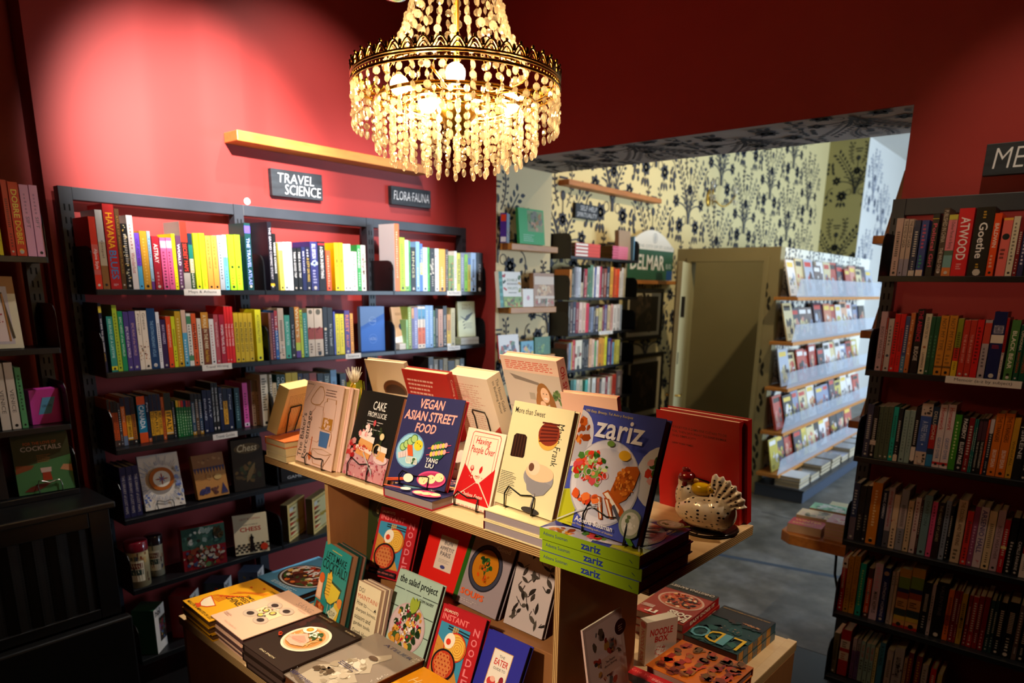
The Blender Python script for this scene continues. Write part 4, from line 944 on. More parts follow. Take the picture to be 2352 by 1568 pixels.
# ------------------------------------------------------------------ alcove bookcase at the picture's edge
A1 = 'shelf of the alcove bookcase'
row('A', VF + .004, 1.862, 0, 400, 3.918, '''-60 -36 110 c01850
-34 -2 180 e01860
2 38 120 e8d810|ONE TIN BAKES EASY:2a2408:.2:.9:.5|=9a9048:.96:1
100 152 50 c82818 .17
160 250 70 d83818|DOBRE:f8e060:.52:.9:.6:b|DOBRE:f0d040:.16:.48:.6:b|oE:f0c030:.07:.25
258 338 95 e8a8c8|SIFT:6a6870:.4:.56:.4|~:b080a0:.6:.9:.3
344 420 100 e8a8c8|SIFT:6a6870:.4:.56:.4|~:b080a0:.6:.9:.3''', 'top ' + A1, 'baking books on the alcove bookcase')
row('A', VF + .03, 1.228, 0, 380, 1.3188, '''-18 4 600 141414
8 36 600 d8ccbc|VENICE:5a5048:.25:.6:.45
40 66 597 d8ccbc|VENICE:5a5048:.25:.6:.45
70 88 612 58a068|~:204028:.3:.9:.4''', 'third ' + A1, 'books beside the pink boxed set')
# ------------------------------------------------------------------ back room bookcase
BKR = 'of back room bookcase'
def bk(i, oy_, data): row('A', V3 + .01, [2.012, 1.705, 1.43, 1.146, .86][i], 1260, 560, 4.6125, data, ('top', 'second', 'third', 'fourth', 'fifth')[i] + ' shelf ' + BKR, 'books on the ' + ('top', 'second', 'third', 'fourth', 'fifth')[i] + ' shelf in the back room', (.12, .15), simple=True)
bk(1, 0, '''204 238 270 d89848
240 262 260 1c2c24
264 284 240 6a6a70
286 308 245 a8a8b4
310 336 250 c0c4cc
338 360 410 c8b898
362 374 260 4a1418
376 402 265 a81828
404 432 255 4a7a5a|@5:d8c8a8,a03028:.2:.9
434 462 225 5a8468
464 478 245 e8e0d0
480 496 250 203c88
498 532 240 e4dcd8
534 552 240 c02848
554 580 260 5a2818
582 606 262 8a3c20
608 642 245 14283c
644 674 245 e0a030
676 690 250 b83820
692 716 265 e06030
718 740 265 ee4818
742 762 290 d8d0c0
764 782 255 ece4e0
784 806 260 c8b898''')
bk(2, 0, '''200 222 620 1c1814
224 250 615 4a3028
252 282 610 1c2440
284 312 618 8a1c28
316 350 620 e0c0b0
354 386 622 d8b8a0
388 418 630 d82040
422 444 670 6a6a74
446 468 668 8490a8
470 492 665 3c3430
494 522 655 282048|=c0a860:.6:.9
526 560 675 c8bc80
562 580 660 801820
582 612 645 504070
616 646 650 d0b488
650 672 640 d8a090
676 712 645 e8dcd0
714 748 640 d8d0c8
750 766 645 a8b0b8''')
bk(3, 0, '''178 206 1060 6a3a2c
208 232 1050 7a90a8
234 244 1040 d8c870
246 272 1020 c02028
276 346 1020 dcd4c0|@3:804038:.4:.6
350 374 1010 181818
376 392 1015 242428
394 416 1010 141414
420 450 1005 d8a880
452 478 1010 e0b8a0
480 496 1030 50a868
498 516 1020 e0c0a8
520 560 995 d08818
562 582 1000 d89818
584 608 985 d8d020
616 652 1000 282868
654 664 1010 8a2030
666 684 1040 68a0c0
688 712 1020 c8b848
714 742 1015 d8d060
746 768 1000 202020''')
bk(4, 0, '''226 256 1440 3a6a60
260 284 1440 6aa8a0
288 320 1440 d8c8b0
324 350 1440 c8c0a0
380 408 1440 50b0a0
412 430 1420 e0d4c0
454 490 1420 d8d4c8
504 530 1420 b05838
534 552 1430 1c1c1c
556 592 1420 d8c8b8
596 618 1400 8a2030
622 640 1410 e0d8c8
644 662 1400 d0a888
666 704 1380 c03820
708 770 1340 6a5a58''')
# ================================================================== cookbooks on the display table
DG = 'cookbooks on the display table'
def cookbook(label, M, w, h, t, cov, front=None, spine=None, back=None, hard=True, page='e6d8bc', m='print', group=DG, spc=None, bkc=None, cat='book', name=None):
    o = thing(name or ('hardcover_book' if hard else 'paperback_book'), label, cat, M, group); book_parts(o, w, h, t, cov, front, spine, back, hard, page, m, spc, bkc); return o
def ext(u, v, z, psi, tilt, h, e):                                 # carry a cover down past what hides its foot
    bk = Vector((-math.sin(psi), math.cos(psi), 0)); up = Vector((0, 0, math.cos(tilt))) + bk * math.sin(tilt); p = Vector((u, v, z)) - up * e
    return lean_M(p.x, p.y, p.z, psi, tilt), h + e
def behind(M, d): return M @ T(0, d, 0)
FOOD = ['b8401c', 'd8702a', 'e8b050', '3a6a28', '6a2414', 'f0e0c0', '8a3a1a']
# -- front row, upper tier
def baker(c):
    o = 'b07838'
    c.T("The Baker's", .02, .06, .13, .60, '1c1a1c', .004, 0, 90).T('Percentage', .155, .05, .29, .64, '1c1a1c', .004, 0, 90)
    c.L([(.02, .74), (.24, .97)], .006, 'a8887a').T('NEW EDITION', .03, .955, .2, .97, '5a4a48')
    c.L([(.18, .76), (.2, .80), (.3, .90), (.38, .955), (.46, .95), (.53, .88), (.52, .80), (.44, .735), (.3, .725), (.22, .735), (.18, .76)], .014, o)
    c.G(.56, .86, .86, .955, 3, '7a5a52', .4, 4).L([(.6, .45), (.56, .50), (.56, .77), (.62, .80), (.62, .83), (.86, .83), (.86, .79), (.88, .76), (.88, .48), (.84, .45), (.6, .45)], .009, 'c09878')
    c.L([(.63, .79), (.62, .83)], .02, o).L([(.86, .83), (.87, .78)], .02, o).R(.59, .465, .85, .60, 'b87c2c').B(.72, .53, .11, .09, 12, .02, .04, ['e8c0b0'], 8)
    c.L([(.3, .3), (.27, .33), (.27, .64), (.34, .68), (.33, .72), (.56, .72), (.55, .68), (.6, .64), (.57, .32), (.52, .29), (.3, .3)], .008, 'd0a088')
    c.P([(.58, .25), (.80, .25), (.83, .43), (.56, .43)], '4a70a8').L([(.52, .47), (.85, .45), (.88, .40), (.86, .28)], .01, o)
    c.L([(.38, .34), (.37, .16)], .018, 'd06a38').leaf(.38, .17, .15, .09, -1.5, 'd06a38')
    c.L([(.44, .2), (.42, .16), (.5, .03), (.78, .03), (.92, .18)], .008, o).L([(.42, .2), (.6, .16), (.8, .165), (.95, .20), (.7, .225), (.42, .2)], .008, 'b8906a')
Mb = lean_M(1.334, 2.118, ZT + .007, -1.632, .236)
cookbook('pink cookbook with line-drawn jars, front copy at the left end of the table', Mb, .23, .286, .026, 'e8c0b0', baker, page='e8c8a8')
cookbook('pink cookbook, second copy behind the one with line-drawn jars', behind(Mb, .027) @ T(.012, 0, .002), .23, .286, .026, 'e8c0b0', page='e8c8a8')
stand(.23, 'black wire stand under the pink cookbook with jars', Mb, hl=.33, hr=.78)
def cake(c):
    c.T('CAKE', .36, .80, .66, .90, 'f0ece8').T('FROM LUCIE', .28, .715, .72, .775, 'f0ece8').G(.3, .63, .7, .69, 2, 'c8c0bc', .3).G(.33, .57, .68, .6, 1, 'c8c0bc', .3)
    c.B(.5, .46, .5, .2, 26, .02, .05, ['26301c', '1c2616', '3a4426', '141a10'], 5).R(0, 0, 1, .17, 'c88a90').P([(0, .17), (1, .12), (1, .3), (.5, .33), (0, .25)], 'd09aa0')
    c.B(.5, .1, .55, .2, 110, .012, .03, ['b05060', 'c87880', 'e0b0b4', 'a84a58'], 9).B(.1, .32, .14, .12, 16, .04, .07, ['a81c20', 'c03a38', 'd08a88'], 3)
    c.P([(.22, .27), (.56, .23), (.6, .36), (.25, .40)], 'e09858').P([(.2, .33), (.6, .29), (.61, .33), (.21, .37)], 'f0d8cc').P([(.24, .40), (.6, .36), (.58, .47), (.28, .47)], 'e0a060').P([(.23, .46), (.6, .42), (.6, .49), (.24, .50)], 'f4e0d8')
    c.B(.36, .53, .14, .08, 14, .03, .06, ['f0c0bc', 'e89a98', 'f4dcd8'], 4).B(.4, .34, .16, .05, 22, .01, .022, ['b82c2c', 'd04a3a'], 6)
    c.E(.84, .27, .16, .07, 'e0c4c8').P([(.74, .27), (.93, .25), (.94, .38), (.76, .39)], 'e0a060').P([(.73, .36), (.95, .35), (.94, .41), (.75, .42)], 'f4e0d8').ring(.72, .36, .075, .095, 'c8a878', 16)
    c.L([(.55, .52), (.52, .64)], .008, '4a5a30').E(.53, .65, .03, .045, 'c04a50').L([(.78, .42), (.77, .5)], .008, '4a5a30').E(.77, .52, .05, .05, 'e8d0a0').L([(.42, .3), (.62, .16)], .022, 'c0bcb8').P([(.6, .17), (.74, .06), (.7, .13)], 'b0b0b4')
Mc = lean_M(1.336, 1.847, ZT + .009, -1.623, .331)
cookbook('black cookbook with a strawberry cake slice on its cover', Mc, .22, .283, .02, '1c1a18', cake, page='d8a888')
cookbook('black cookbook, spare copy behind the strawberry cake one', behind(Mc, .021) @ T(.005, 0, .004), .22, .283, .02, '1c1a18', page='d8a888')
stand(.22, 'black wire stand under the black cake cookbook', Mc, hl=.15, hr=.62, hz=.06)
def vegan(c):
    c.T('VEGAN', .26, .855, .68, .965, 'f4a89c', .02, .15).T('ASIAN STREET', .03, .715, .93, .825, 'f4a89c', .02, .15).T('FOOD', .27, .585, .63, .69, 'f4a89c', .02, .15)
    c.E(.27, .37, .245, .25, '6a98c8').E(.27, .37, .225, .23, '98cce0')
    for k in range(4): c.E(.14 + .055 * k, .40 + .035 * k, .062, .062, '3a6a3c').E(.14 + .055 * k, .40 + .035 * k, .05, .05, 'a8c878')
    c.E(.40, .44, .075, .075, 'f0c830').B(.40, .44, .04, .04, 4, .01, .015, ['4a5a20'], 2)
    for k in range(7): c.L([(.22 + .012 * k, .43), (.25 + .016 * k, .31)], .014, 'e85c28')
    for k in range(4): c.L([(.10 + .04 * k, .33 + .012 * k), (.13 + .04 * k, .27 + .01 * k)], .035, 'f4c8c8')
    for k in range(9): c.L(bez((.25 + .02 * k, .30), (.24 + .03 * k, .22), (.30 + .015 * k, .23)), .013, 'f4f0e4')
    for k in range(3): c.leaf(.36 + .03 * k, .22 + .03 * k, .06, .03, 1 + k, '2c5a38')
    c.E(.755, .415, .115, .13, '1e5a38')
    for k in range(2):
        y = .46 - .075 * k; c.L([(.58, y - .035), (.95, y + .035)], .01, 'd04a6a')
        for j in range(6): c.E(.66 + .042 * j, y - .018 + .009 * j, .026, .035, 'e8c050' if j % 2 == 0 else 'f0a0a0')
    c.T('YANG', .60, .275, .80, .325, 'f4f0ec', .012, .1).T('LIU', .61, .215, .75, .262, 'f4f0ec', .012, .1)
    c.E(.76, .10, .24, .115, 'd04a80', 24, .1).E(.76, .10, .215, .09, 'b03060', 24, .1)
    for k, (x, y) in enumerate(((.63, .075), (.76, .10), (.89, .135))): c.E(x, y, .075, .06, 'f0e0a8').B(x, y, .04, .03, 3, .006, .014, ['3a6a30', 'c83a28', 'e0a030'], k)
    c.L([(.0, .02), (.38, .07)], .018, 'e05a30').L([(.0, .0), (.38, .055)], .018, 'c84a28').E(.38, .07, .085, .06, 'f0e8d4')
Mv = lean_M(1.311, 1.588, ZT + .0386, -1.429, .40)
cookbook('navy cookbook with pink lettering and illustrated street food', Mv, .218, .274, .02, '2c2c5a', vegan, page='c87868', bkc='c81c38', spc='c81c38')
stand(.218, 'black wire stand under the navy street-food cookbook', Mv, hl=.24, hr=.72)
cookbook('navy and red cookbook lying under the street-food book', flat_M(1.276, 1.565, ZT + .0295, -1.578, .212, .26, 0), .212, .26, .0285, '2c2c5a', vegan, page='a89894', spc='b81c34', bkc='b81c34')
def having(c):
    r = 'c81c20'
    c.L([(.12, .40), (.16, .94), (.20, .965), (.86, .965), (.9, .93), (.9, .5)], .014, r).L([(.2, .44), (.22, .91), (.83, .92), (.84, .5)], .008, r)
    c.T('Having', .28, .79, .68, .90, r, .006, .2).T('People Over', .2, .67, .82, .79, r, .006, .2)
    c.P([(.0, .09), (.12, .54), (.52, .33)], r).P([(.97, .09), (.92, .55), (.6, .34)], r).P([(.02, .07), (.5, .325), (.58, .325), (.97, .07)], r).L([(.02, .08), (.5, .33), (.6, .33), (.96, .08)], .008, 'e8dcc4')
    c.T('Chelsea Fagan', .2, .13, .76, .19, 'f0e4d0', .004, .25).G(.05, .0, .95, .05, 1, 'c8988a', .4)
    c.E(.34, .50, .045, .055, r).E(.34, .51, .03, .035, 'e8b0a0').L([(.34, .46), (.34, .41)], .008, r).leaf(.56, .45, .16, .07, 1.4, r).B(.46, .40, .2, .03, 16, .012, .024, [r, 'e0a090'], 3)
Mh = lean_M(1.356, 1.358, ZT + .006, -1.613, .32)
cookbook('small cream cookbook with a red envelope drawn on it', Mh, .15, .225, .018, 'ece0c8', having)
stand(.15, 'black wire stand under the small cream envelope book', Mh, hl=.12, hr=.7)
def sweet(c):
    c.T('More than Sweet', .05, .89, .56, .945, '24201c', .004).T('Marie Frank', .80, .47, .90, .86, '24201c', 0, 0, -90)
    c.P([(.115, .475), (.145, .47), (.34, .48), (.355, .5), (.34, .68), (.30, .70), (.15, .695), (.115, .67)], '2c1812')
    for k in range(4): c.R(.15 + .05 * k, .48, .165 + .05 * k, .69, '4a2a1c')
    c.E(.685, .72, .165, .155, 'd8a848').E(.685, .75, .17, .14, '8a3420')
    for k in range(6): c.L([(.55, .67 + .035 * k), (.82, .71 + .028 * k)], .02, '5a1c14')
    c.E(.66, .335, .245, .15, '98949a').P([(.43, .36), (.9, .30), (.8, .20), (.66, .165), (.52, .2)], '8c888e').E(.665, .385, .23, .105, 'e8c09a').E(.56, .42, .10, .09, 'f0ccb0').E(.52, .42, .045, .05, '6a4434')
    c.L([(.66, .19), (.64, .05)], .028, '70686a').E(.64, .025, .15, .04, '3a3634').L([(.65, .18), (.655, .06)], .012, 'c0b8b0').G(.03, .10, .30, .33, 14, '6a6258', .35, 5)
Ms = lean_M(1.316, 1.158, ZT + .0625, -1.690, .263)
cookbook('cream cookbook showing small cakes and a dessert coupe', Ms, .211, .273, .022, 'e2d6a8', sweet, page='c08868')
stand(.211, 'black wire stand under the cream dessert cookbook', Ms, hl=.22, hr=.68, hz=.052)
for k, (l, dz) in enumerate((('cream cookbook lying flat on top of its twin under the dessert book', .056), ('cream cookbook lying lowest under the dessert book', .0275))):
    cookbook(l, flat_M(1.263 - .002 * k, 1.146, ZT + dz, -1.609, .2, .26, 0), .2, .26, .0272, 'ecdca8', page='a8989c', spc='6a1c20')
def zariz(c):
    c.E(-.02, .72, .235, .30, 'd0ccd8').E(-.02, .72, .19, .25, 'b0acb8').B(.02, .76, .13, .13, 14, .03, .07, ['b8541c', 'd88030', '8a3a14'], 4)
    c.P([(0, 0), (.2, 0), (.19, .32), (0, .28)], 'b8b828').P([(.0, .0), (.03, .0), (.03, .28), (.0, .27)], '98981c')
    c.E(1.08, .55, .27, .30, 'd0ccd4').B(1.0, .6, .10, .12, 10, .04, .07, ['c83a28', 'e0a0a0', '3a5a28'], 7)
    c.E(.47, .41, .42, .43, 'b0acb8', 40).E(.47, .415, .405, .415, 'd8d2dc', 40).E(.47, .41, .34, .345, 'cac4d0', 36)
    c.B(.28, .50, .21, .17, 46, .035, .07, ['d83a24', 'e05838', 'c02818', '4a7a30', '7aa048', 'c8d890', 'd04a50'], 11).B(.3, .52, .18, .14, 22, .015, .03, ['f0d0d8', '2c5a20', 'e88a6a', 'a8c070'], 13)
    for k in range(5): c.ring(.2 + .07 * k, .42 + .05 * (k % 3), .03, .038, 'd8a8b8', 14)
    c.P([(.58, .36), (.62, .50), (.70, .58), (.82, .60), (.86, .56), (.84, .44), (.78, .33), (.68, .27)], 'b8581c').B(.72, .45, .12, .13, 60, .012, .026, ['d87828', '9a4414', 'e89038', 'c0641c'], 15)
    c.P([(.5, .33), (.74, .18), (.8, .2), (.78, .25), (.56, .37)], 'b8541c').P([(.52, .33), (.74, .205), (.74, .235), (.56, .35)], 'f0e0d0')
    for k in range(2): c.P([(.43 + .1 * k, .3), (.53 + .12 * k, .12 + .03 * k), (.57 + .12 * k, .13 + .03 * k), (.5 + .1 * k, .3)], 'a84c1c').P([(.455 + .1 * k, .29), (.54 + .12 * k, .13 + .03 * k), (.555 + .12 * k, .14 + .03 * k), (.48 + .1 * k, .29)], 'f0dcc8')
    c.B(.3, .28, .14, .07, 9, .035, .055, ['e05a28', 'd84020', 'f07838'], 17).E(.66, .66, .07, .05, 'e0a828', 14).E(.47, .73, .045, .03, '6a8a3c', 12)
    c.L([(.27, .14), (.45, .22)], .016, 'b8b8c0').L([(.02, .02), (.28, .15)], .012, 'c8c8cc')
    for k in range(3): c.L([(.41, .19 + .014 * k), (.52, .225 + .014 * k)], .006, 'c0c0c8')
    c.L([(.66, .26), (.86, .08)], .035, '50505c').L([(.85, .085), (.97, .0)], .045, '5a8a2c')
    c.E(.9, .16, .13, .14, '98a088').E(.9, .16, .10, .11, 'd8d4c8').B(.9, .16, .07, .07, 10, .015, .03, ['6a7a50', 'f0ece4'], 5)
    c.T('zariz', .25, .76, .83, .93, 'f0ecf4', .014).T('100 Easy, Breezy, Tel Aviv-y Recipes', .08, .945, .66, .972, 'e0c840', .004).T('Adeena Sussman', .25, .055, .72, .10, 'f4f0f4', .012).T('New York Times bestselling author of Shabbat', .14, .022, .74, .042, 'd8c060')
Mz = lean_M(1.231, .889, ZT + .0923, -1.677, .298)
cookbook('blue cookbook with salad and breaded cutlet, standing on the lime stack', Mz, .224, .274, .024, '4650a8', zariz, page='b88878', m='gloss')
stand(.224, 'black wire stand under the blue salad cookbook', Mz, hl=.36, hr=.86, hz=.06)
def zspine(c): c.T('zariz', .18, .36, .80, .56, '2c3c98', .03, 0, -90).T('Adeena Sussman', .42, .70, .72, .96, '3a4a70', .005, 0, -90).L([(.3, .06), (.5, .09)], .06, '3a4a50')
for k, l in enumerate(('topmost lime-spined cookbook of the stack at the table corner', 'middle lime-spined cookbook of the stack at the table corner', 'lowest lime-spined cookbook of the stack at the table corner')):
    cookbook(l, flat_M(1.191 + .004 * (k == 1), .904 + (.004, -.001, .002)[k], ZT + .084 - .028 * k, -1.592, .263, .226, 1), .226, .263, .0275, '3c4498', zariz if k == 0 else None, zspine, page='a8746c', spc='94b020', m='gloss')
# -- back row, upper tier: backs of the books that face the other side
def backprint(bg_c, rows_=9, y0=.4, y1=.9, x0=.12, x1=.88): return lambda c: c.G(x0, y0, x1, y1, rows_, bg_c, .42, 8)
def lb(label, u, v, z, psi, tilt, w, h, t, cov, back, spine=None, page='f4e4b8', spc=None, hard=True, st=None):
    M = lean_back_M(u, v, z, psi, tilt, w, t); o = cookbook(label, M, w, h, t, cov, None, spine, back, hard, page, spc=spc)
    return M
def flatpile(n, label_, u, v, z0, psi, w, d, t, cs, k=0, page='e0d0ac'):
    for i in range(n):
        cookbook(label_[i], flat_M(u + .003 * (i % 2), v - .002 * i, z0 + t * (n - i), psi, w, d, k), w if k % 2 == 0 else d, d if k % 2 == 0 else w, t - .0006, cs[i % len(cs)], page=page, hard=i % 2 == 0)
P2 = -1.6
flatpile(3, ['orange-topped paperback, topmost of the pile at the table end', 'cream paperback, middle of the pile at the table end', 'cream paperback, lowest of the pile at the table end'], 1.305, 2.262, ZT, -1.622, .138, .2, .025, ['d87038', 'd8c098', 'd8c8a0'], 0, 'e0cc9c')
lb('thick yellowed paperback showing its back, on the pile at the table end', 1.337, 2.236, ZT + .078, .36, -.38, .15, .185, .045, 'dcb86c', backprint('a87c3c', 22, .12, .85), page='f0dc9c', hard=False)
flatpile(3, ['red-edged cookbook, topmost of the pile under the white mushroom book', 'cookbook in the middle of the pile under the white mushroom book', 'lowest cookbook of the pile under the white mushroom book'], 1.5, 2.19, ZT, P2, .2, .22, .0277, ['e0d0b0', 'a03028', 'd8c0a0'])
lb('white cookbook seen from behind with a brown mushroom cap low on it', 1.732, 2.125, ZT + .092, -1.50, -.3, .207, .26, .02, 'f0dcc0', lambda c: c.E(.62, .56, .3, .2, '6a3c1c').E(.62, .54, .25, .14, '3a1c0c').P([(.3, .34), (.95, .34), (.95, .50), (.3, .50)], 'f0dcc0'))
flatpile(3, ['topmost cookbook of the pile under the red back cover', 'middle cookbook of the pile under the red back cover', 'lowest cookbook of the pile under the red back cover'], 1.47, 1.92, ZT, P2, .2, .22, .0277, ['c8b898', '8a3028', 'd8d0c0'])
lb('red cookbook seen from behind with pale back-cover print', 1.685, 1.856, ZT + .092, -1.597, -.3, .23, .25, .028, 'b01c1c', backprint('e8b0a0', 11, .2, .9, .08, .7), lambda c: c.T('Cooking at Home', .3, .4, .7, .9, 'e8c0b0', 0, 0, -90), page='f0d8a8')
flatpile(3, ['topmost cookbook of the pile under the thick cream book', 'middle cookbook of the pile under the thick cream book', 'lowest cookbook of the pile under the thick cream book'], 1.49, 1.66, ZT, P2, .2, .24, .0277, ['d8d0c4', 'c8b0a0', 'a89888'])
lb('thick cream cookbook seen from behind with red corner and dark spine title', 1.755, 1.69, ZT + .092, -1.667, -.369, .215, .25, .062, 'f0e0c8', lambda c: (c.G(.1, .12, .8, .9, 22, 'd8a890', .35, 3), c.P([(.55, 0), (1, 0), (1, .3)], 'c83a30'), c.B(.4, .68, .16, .14, 16, .03, .07, ['f0b8a8', 'e8c8b0'], 4)), lambda c: c.T('The Nonna Guide', .55, .45, .75, .93, '30302c', 0, 0, -90).T('to Building Flavor', .25, .45, .45, .93, '30302c', 0, 0, -90), page='fae8b4')
Mk4 = lean_M(1.60, 1.60, ZT + .093, -1.667, -.30)
o = thing('wire_book_stand', 'black wire stand back resting on the thick cream book', 'book stand', None, 'wire book stands'); mb = MB(); 
def stand_back(label, pts, r=.0024):
    o = thing('wire_book_stand', label, 'book stand', None, 'wire book stands'); mb = MB(); mb.tube(pts, r, 8, 'wire'); mb.build('back_loop', o)
bpy.data.objects.remove(o)
flatpile(4, ['topmost cookbook of the tall pile under the pink-lettered book', 'second cookbook of the tall pile under the pink-lettered book', 'third cookbook of the tall pile under the pink-lettered book', 'lowest cookbook of the tall pile under the pink-lettered book'], 1.49, 1.40, ZT, P2, .2, .24, .0325, ['d8c8b8', 'c85040', 'e0d8c8', '90a0a8'])
def ohshe(c):
    c.G(.08, .86, .92, .965, 5, 'e0604a', .45, 5, .1); c.R(0, 0, 1, .83, 'd0c4b8').P([(.12, .80), (.62, .73), (.70, .69), (.2, .74)], '8a8078').R(.42, .52, .52, .60, 'b0a698').L([(.0, .4), (.5, .4)], .01, 'a89c90')
    c.E(.68, .60, .115, .15, 'a06c34', 20).leaf(.62, .66, .36, .1, -1.85, 'a87038').leaf(.78, .67, .44, .11, -1.45, '98642c').E(.70, .595, .075, .10, 'f0c8a8', 18).E(.705, .555, .035, .014, 'f4ece8', 10).E(.675, .61, .01, .008, '40281c', 8).E(.73, .61, .01, .008, '40281c', 8)
    c.P([(.46, .1), (.50, .42), (.60, .47), (.70, .46), (.86, .46), (.96, .38), (1., .1)], 'c82828').E(.64, .48, .05, .05, 'f0c8a8', 12).B(.93, .60, .07, .09, 10, .025, .05, ['4a6a38', '6a8a50'], 6)
lb('tall pale cookbook with a smiling woman in red on its back', 1.726, 1.417, ZT + .137, -1.706, -.3, .248, .285, .034, 'f0d0bc', ohshe, lambda c: c.T('Oh She Cooks', .25, .3, .8, .92, 'd03a38', .02, 0, -90), page='f8e8c0', spc='f0b8a8')
flatpile(3, ['topmost cookbook of the pile behind the blue salad book', 'middle cookbook of the pile behind the blue salad book', 'lowest cookbook of the pile behind the blue salad book'], 1.47, 1.14, ZT, P2, .18, .22, .0277, ['c8c0a8', '6a8a38', 'd8d0c4'])
lb('pale pink cookbook seen from behind with a red spine', 1.686, 1.175, ZT + .092, -1.50, -.3, .184, .24, .02, 'f0c0a8', None, lambda c: c.E(.5, .75, .3, .3, 'f0d0c0'), page='f4dcb8', spc='a81c20')
Mk7 = (1.782, .914, ZT + .0002, -1.708, -.169)
for k, l in enumerate(('tall red cookbook seen from behind, the nearer of two at the table corner', 'tall red cookbook, the farther of two at the table corner')):
    b_ = 1.782 + .024 * k; M = lean_back_M(b_ - .0, .914 - .012 * k, ZT + .0003, -1.708, -.169, .259, .021)
    cookbook(l, M, .259, .291 + .004 * k, .021, 'a81410', None, None, (lambda c: c.T('HUNGRY FOR A DAMN FINE CUSTARD TO DIE', .2, .845, .86, .87, '4a0c0a', .008).T('FOR, THEN SATURDAY TO DINE IN MILK', .2, .80, .86, .825, '4a0c0a', .008).T('AND SIMPLICITY', .2, .76, .5, .782, '4a0c0a', .008).T('NEW YORK TIMES', .2, .685, .46, .705, '4a0c0a', .008)) if k == 0 else None, page='f0d0b0')
def wp(u, v, z): return (u, v, z)
def on_book(M, w, h, t, x, z): return M @ Vector((w - x, t + .004, z))
Mq = lean_back_M(1.782, .914, ZT + .0003, -1.708, -.169, .259, .021); stand_back('black wire stand back resting on the red cookbook behind the hen', [on_book(Mq, .259, .29, .021, x, z) for x, z in ((.075, .0), (.085, .085), (.082, .10), (.09, .115), (.17, .108), (.176, .09), (.172, .0))])
Mq = lean_back_M(1.755, 1.69, ZT + .092, -1.667, -.369, .215, .062); stand_back('black wire stand back resting on the thick cream cookbook', [on_book(Mq, .215, .25, .062, x, z) for x, z in ((.09, .0), (.10, .10), (.095, .115), (.10, .125), (.16, .122), (.165, .10), (.16, .0))])
Mq = lean_back_M(1.337, 2.236, ZT + .078, .36, -.38, .15, .045); stand_back('black wire stand back resting on the yellowed paperback', [on_book(Mq, .15, .185, .045, x, z) for x, z in ((.05, .0), (.035, .085), (.038, .095), (.035, .108), (.10, .108), (.105, .09), (.10, .0))])
# -- hen with a chick
hen = thing('ceramic_hen', 'white speckled ceramic hen with a yellow chick on its back', 'figurine', T(1.635, .705, ZT) @ RZ(-1.62))
mb = MB(); 
mb.ball((-.008, 0, .048), .078, .054, .044, 'speckled_glaze', n=32, k=20); mb.ball((-.055, 0, .075), .032, .034, .048, 'speckled_glaze', n=24, k=16, R=Matrix.Rotation(-.25, 3, 'Y')); mb.ball((-.064, 0, .118), .021, .02, .024, 'speckled_glaze', n=20, k=14)
def tail(mb, x0, z0, a0, a1, R_, n=44, k=8):                          # ribbed fan of tail feathers
    vs, fs = [], []
    for sd in (1, -1):
        for i in range(n + 1):
            th = a0 + (a1 - a0) * i / n; ph = math.cos(2 * math.pi * 6.5 * i / n)
            for j in range(k + 1):
                q = j / k; r = R_ * (1 + .035 * ph) * q; e = (.016 - .008 * q + .0032 * ph * q) * (1 if j < k else .3)
                vs.append((x0 + r * math.cos(th), sd * e, z0 + r * math.sin(th)))
    m = k + 1; o2 = (n + 1) * m
    for i in range(n):
        for j in range(k): a = i * m + j; fs += [(a, a + 1, a + m + 1, a + m), (o2 + a, o2 + a + m, o2 + a + m + 1, o2 + a + 1)]
        fs += [(i * m + k, o2 + i * m + k, o2 + (i + 1) * m + k, (i + 1) * m + k), (i * m, (i + 1) * m, o2 + (i + 1) * m, o2 + i * m)]
    for i in (0, n):
        for j in range(k): a = i * m + j; fs.append((a, o2 + a, o2 + a + 1, a + 1) if i else (a, a + 1, o2 + a + 1, o2 + a))
    mb.add(vs, fs, 'speckled_glaze', '888', True)
tail(mb, .012, .052, .30, 1.62, .098)
mb.ball((.03, 0, .05), .05, .045, .045, 'speckled_glaze', n=24, k=16)
mb.lathe([(.0, .0), (.052, .0), (.056, .012), (.05, .022)], 28, 'speckled_glaze', o=(0, 0, 0))
bo = mb.build('body', hen); rm = bo.modifiers.new('join', 'REMESH'); rm.mode = 'VOXEL'; rm.voxel_size = .0022; rm.use_smooth_shade = True; sm = bo.modifiers.new('smooth', 'SMOOTH'); sm.factor = .5; sm.iterations = 6
mb = MB(); mb.ball((-.062, 0, .128), .0225, .0225, .017, 'gloss', '7a1010', 20, 14); mb.ball((-.066, 0, .148), .013, .005, .008, 'gloss', '8a1414', 10, 8); mb.ball((-.058, -.018, .112), .008, .006, .011, 'gloss', '7a1010', 10, 8); mb.build('red_face', hen)
mb = MB(); mb.ball((-.038, 0, .124), .011, .006, .006, 'gloss', 'c89838', 10, 8); mb.build('beak', hen)
mb = MB(); mb.ball((-.018, 0, .104), .030, .022, .018, 'gloss', 'd8b010', 20, 14); mb.ball((.010, 0, .108), .015, .015, .015, 'gloss', 'd8b010', 16, 12); mb.ball((.009, 0, .117), .010, .010, .010, 'gloss', 'd8b010', 14, 10); mb.ball((.024, -.004, .106), .007, .005, .004, 'gloss', 'd89020', 8, 6); mb.ball((.012, -.0142, .110), .0022, .0022, .0022, 'gloss', '201008', 8, 6); mb.build('chick', hen)
mb = MB(); mb.lathe([(0, 0), (.075, 0), (.08, .006), (.074, .010), (0, .009)], 32, 'gloss', '1a1410'); tag(mb.build('black_plate', None, 0, T(1.665, .71, ZT + .0002)), 'round black dish under the ceramic hen', 'dish')
hen.location.z += .0095
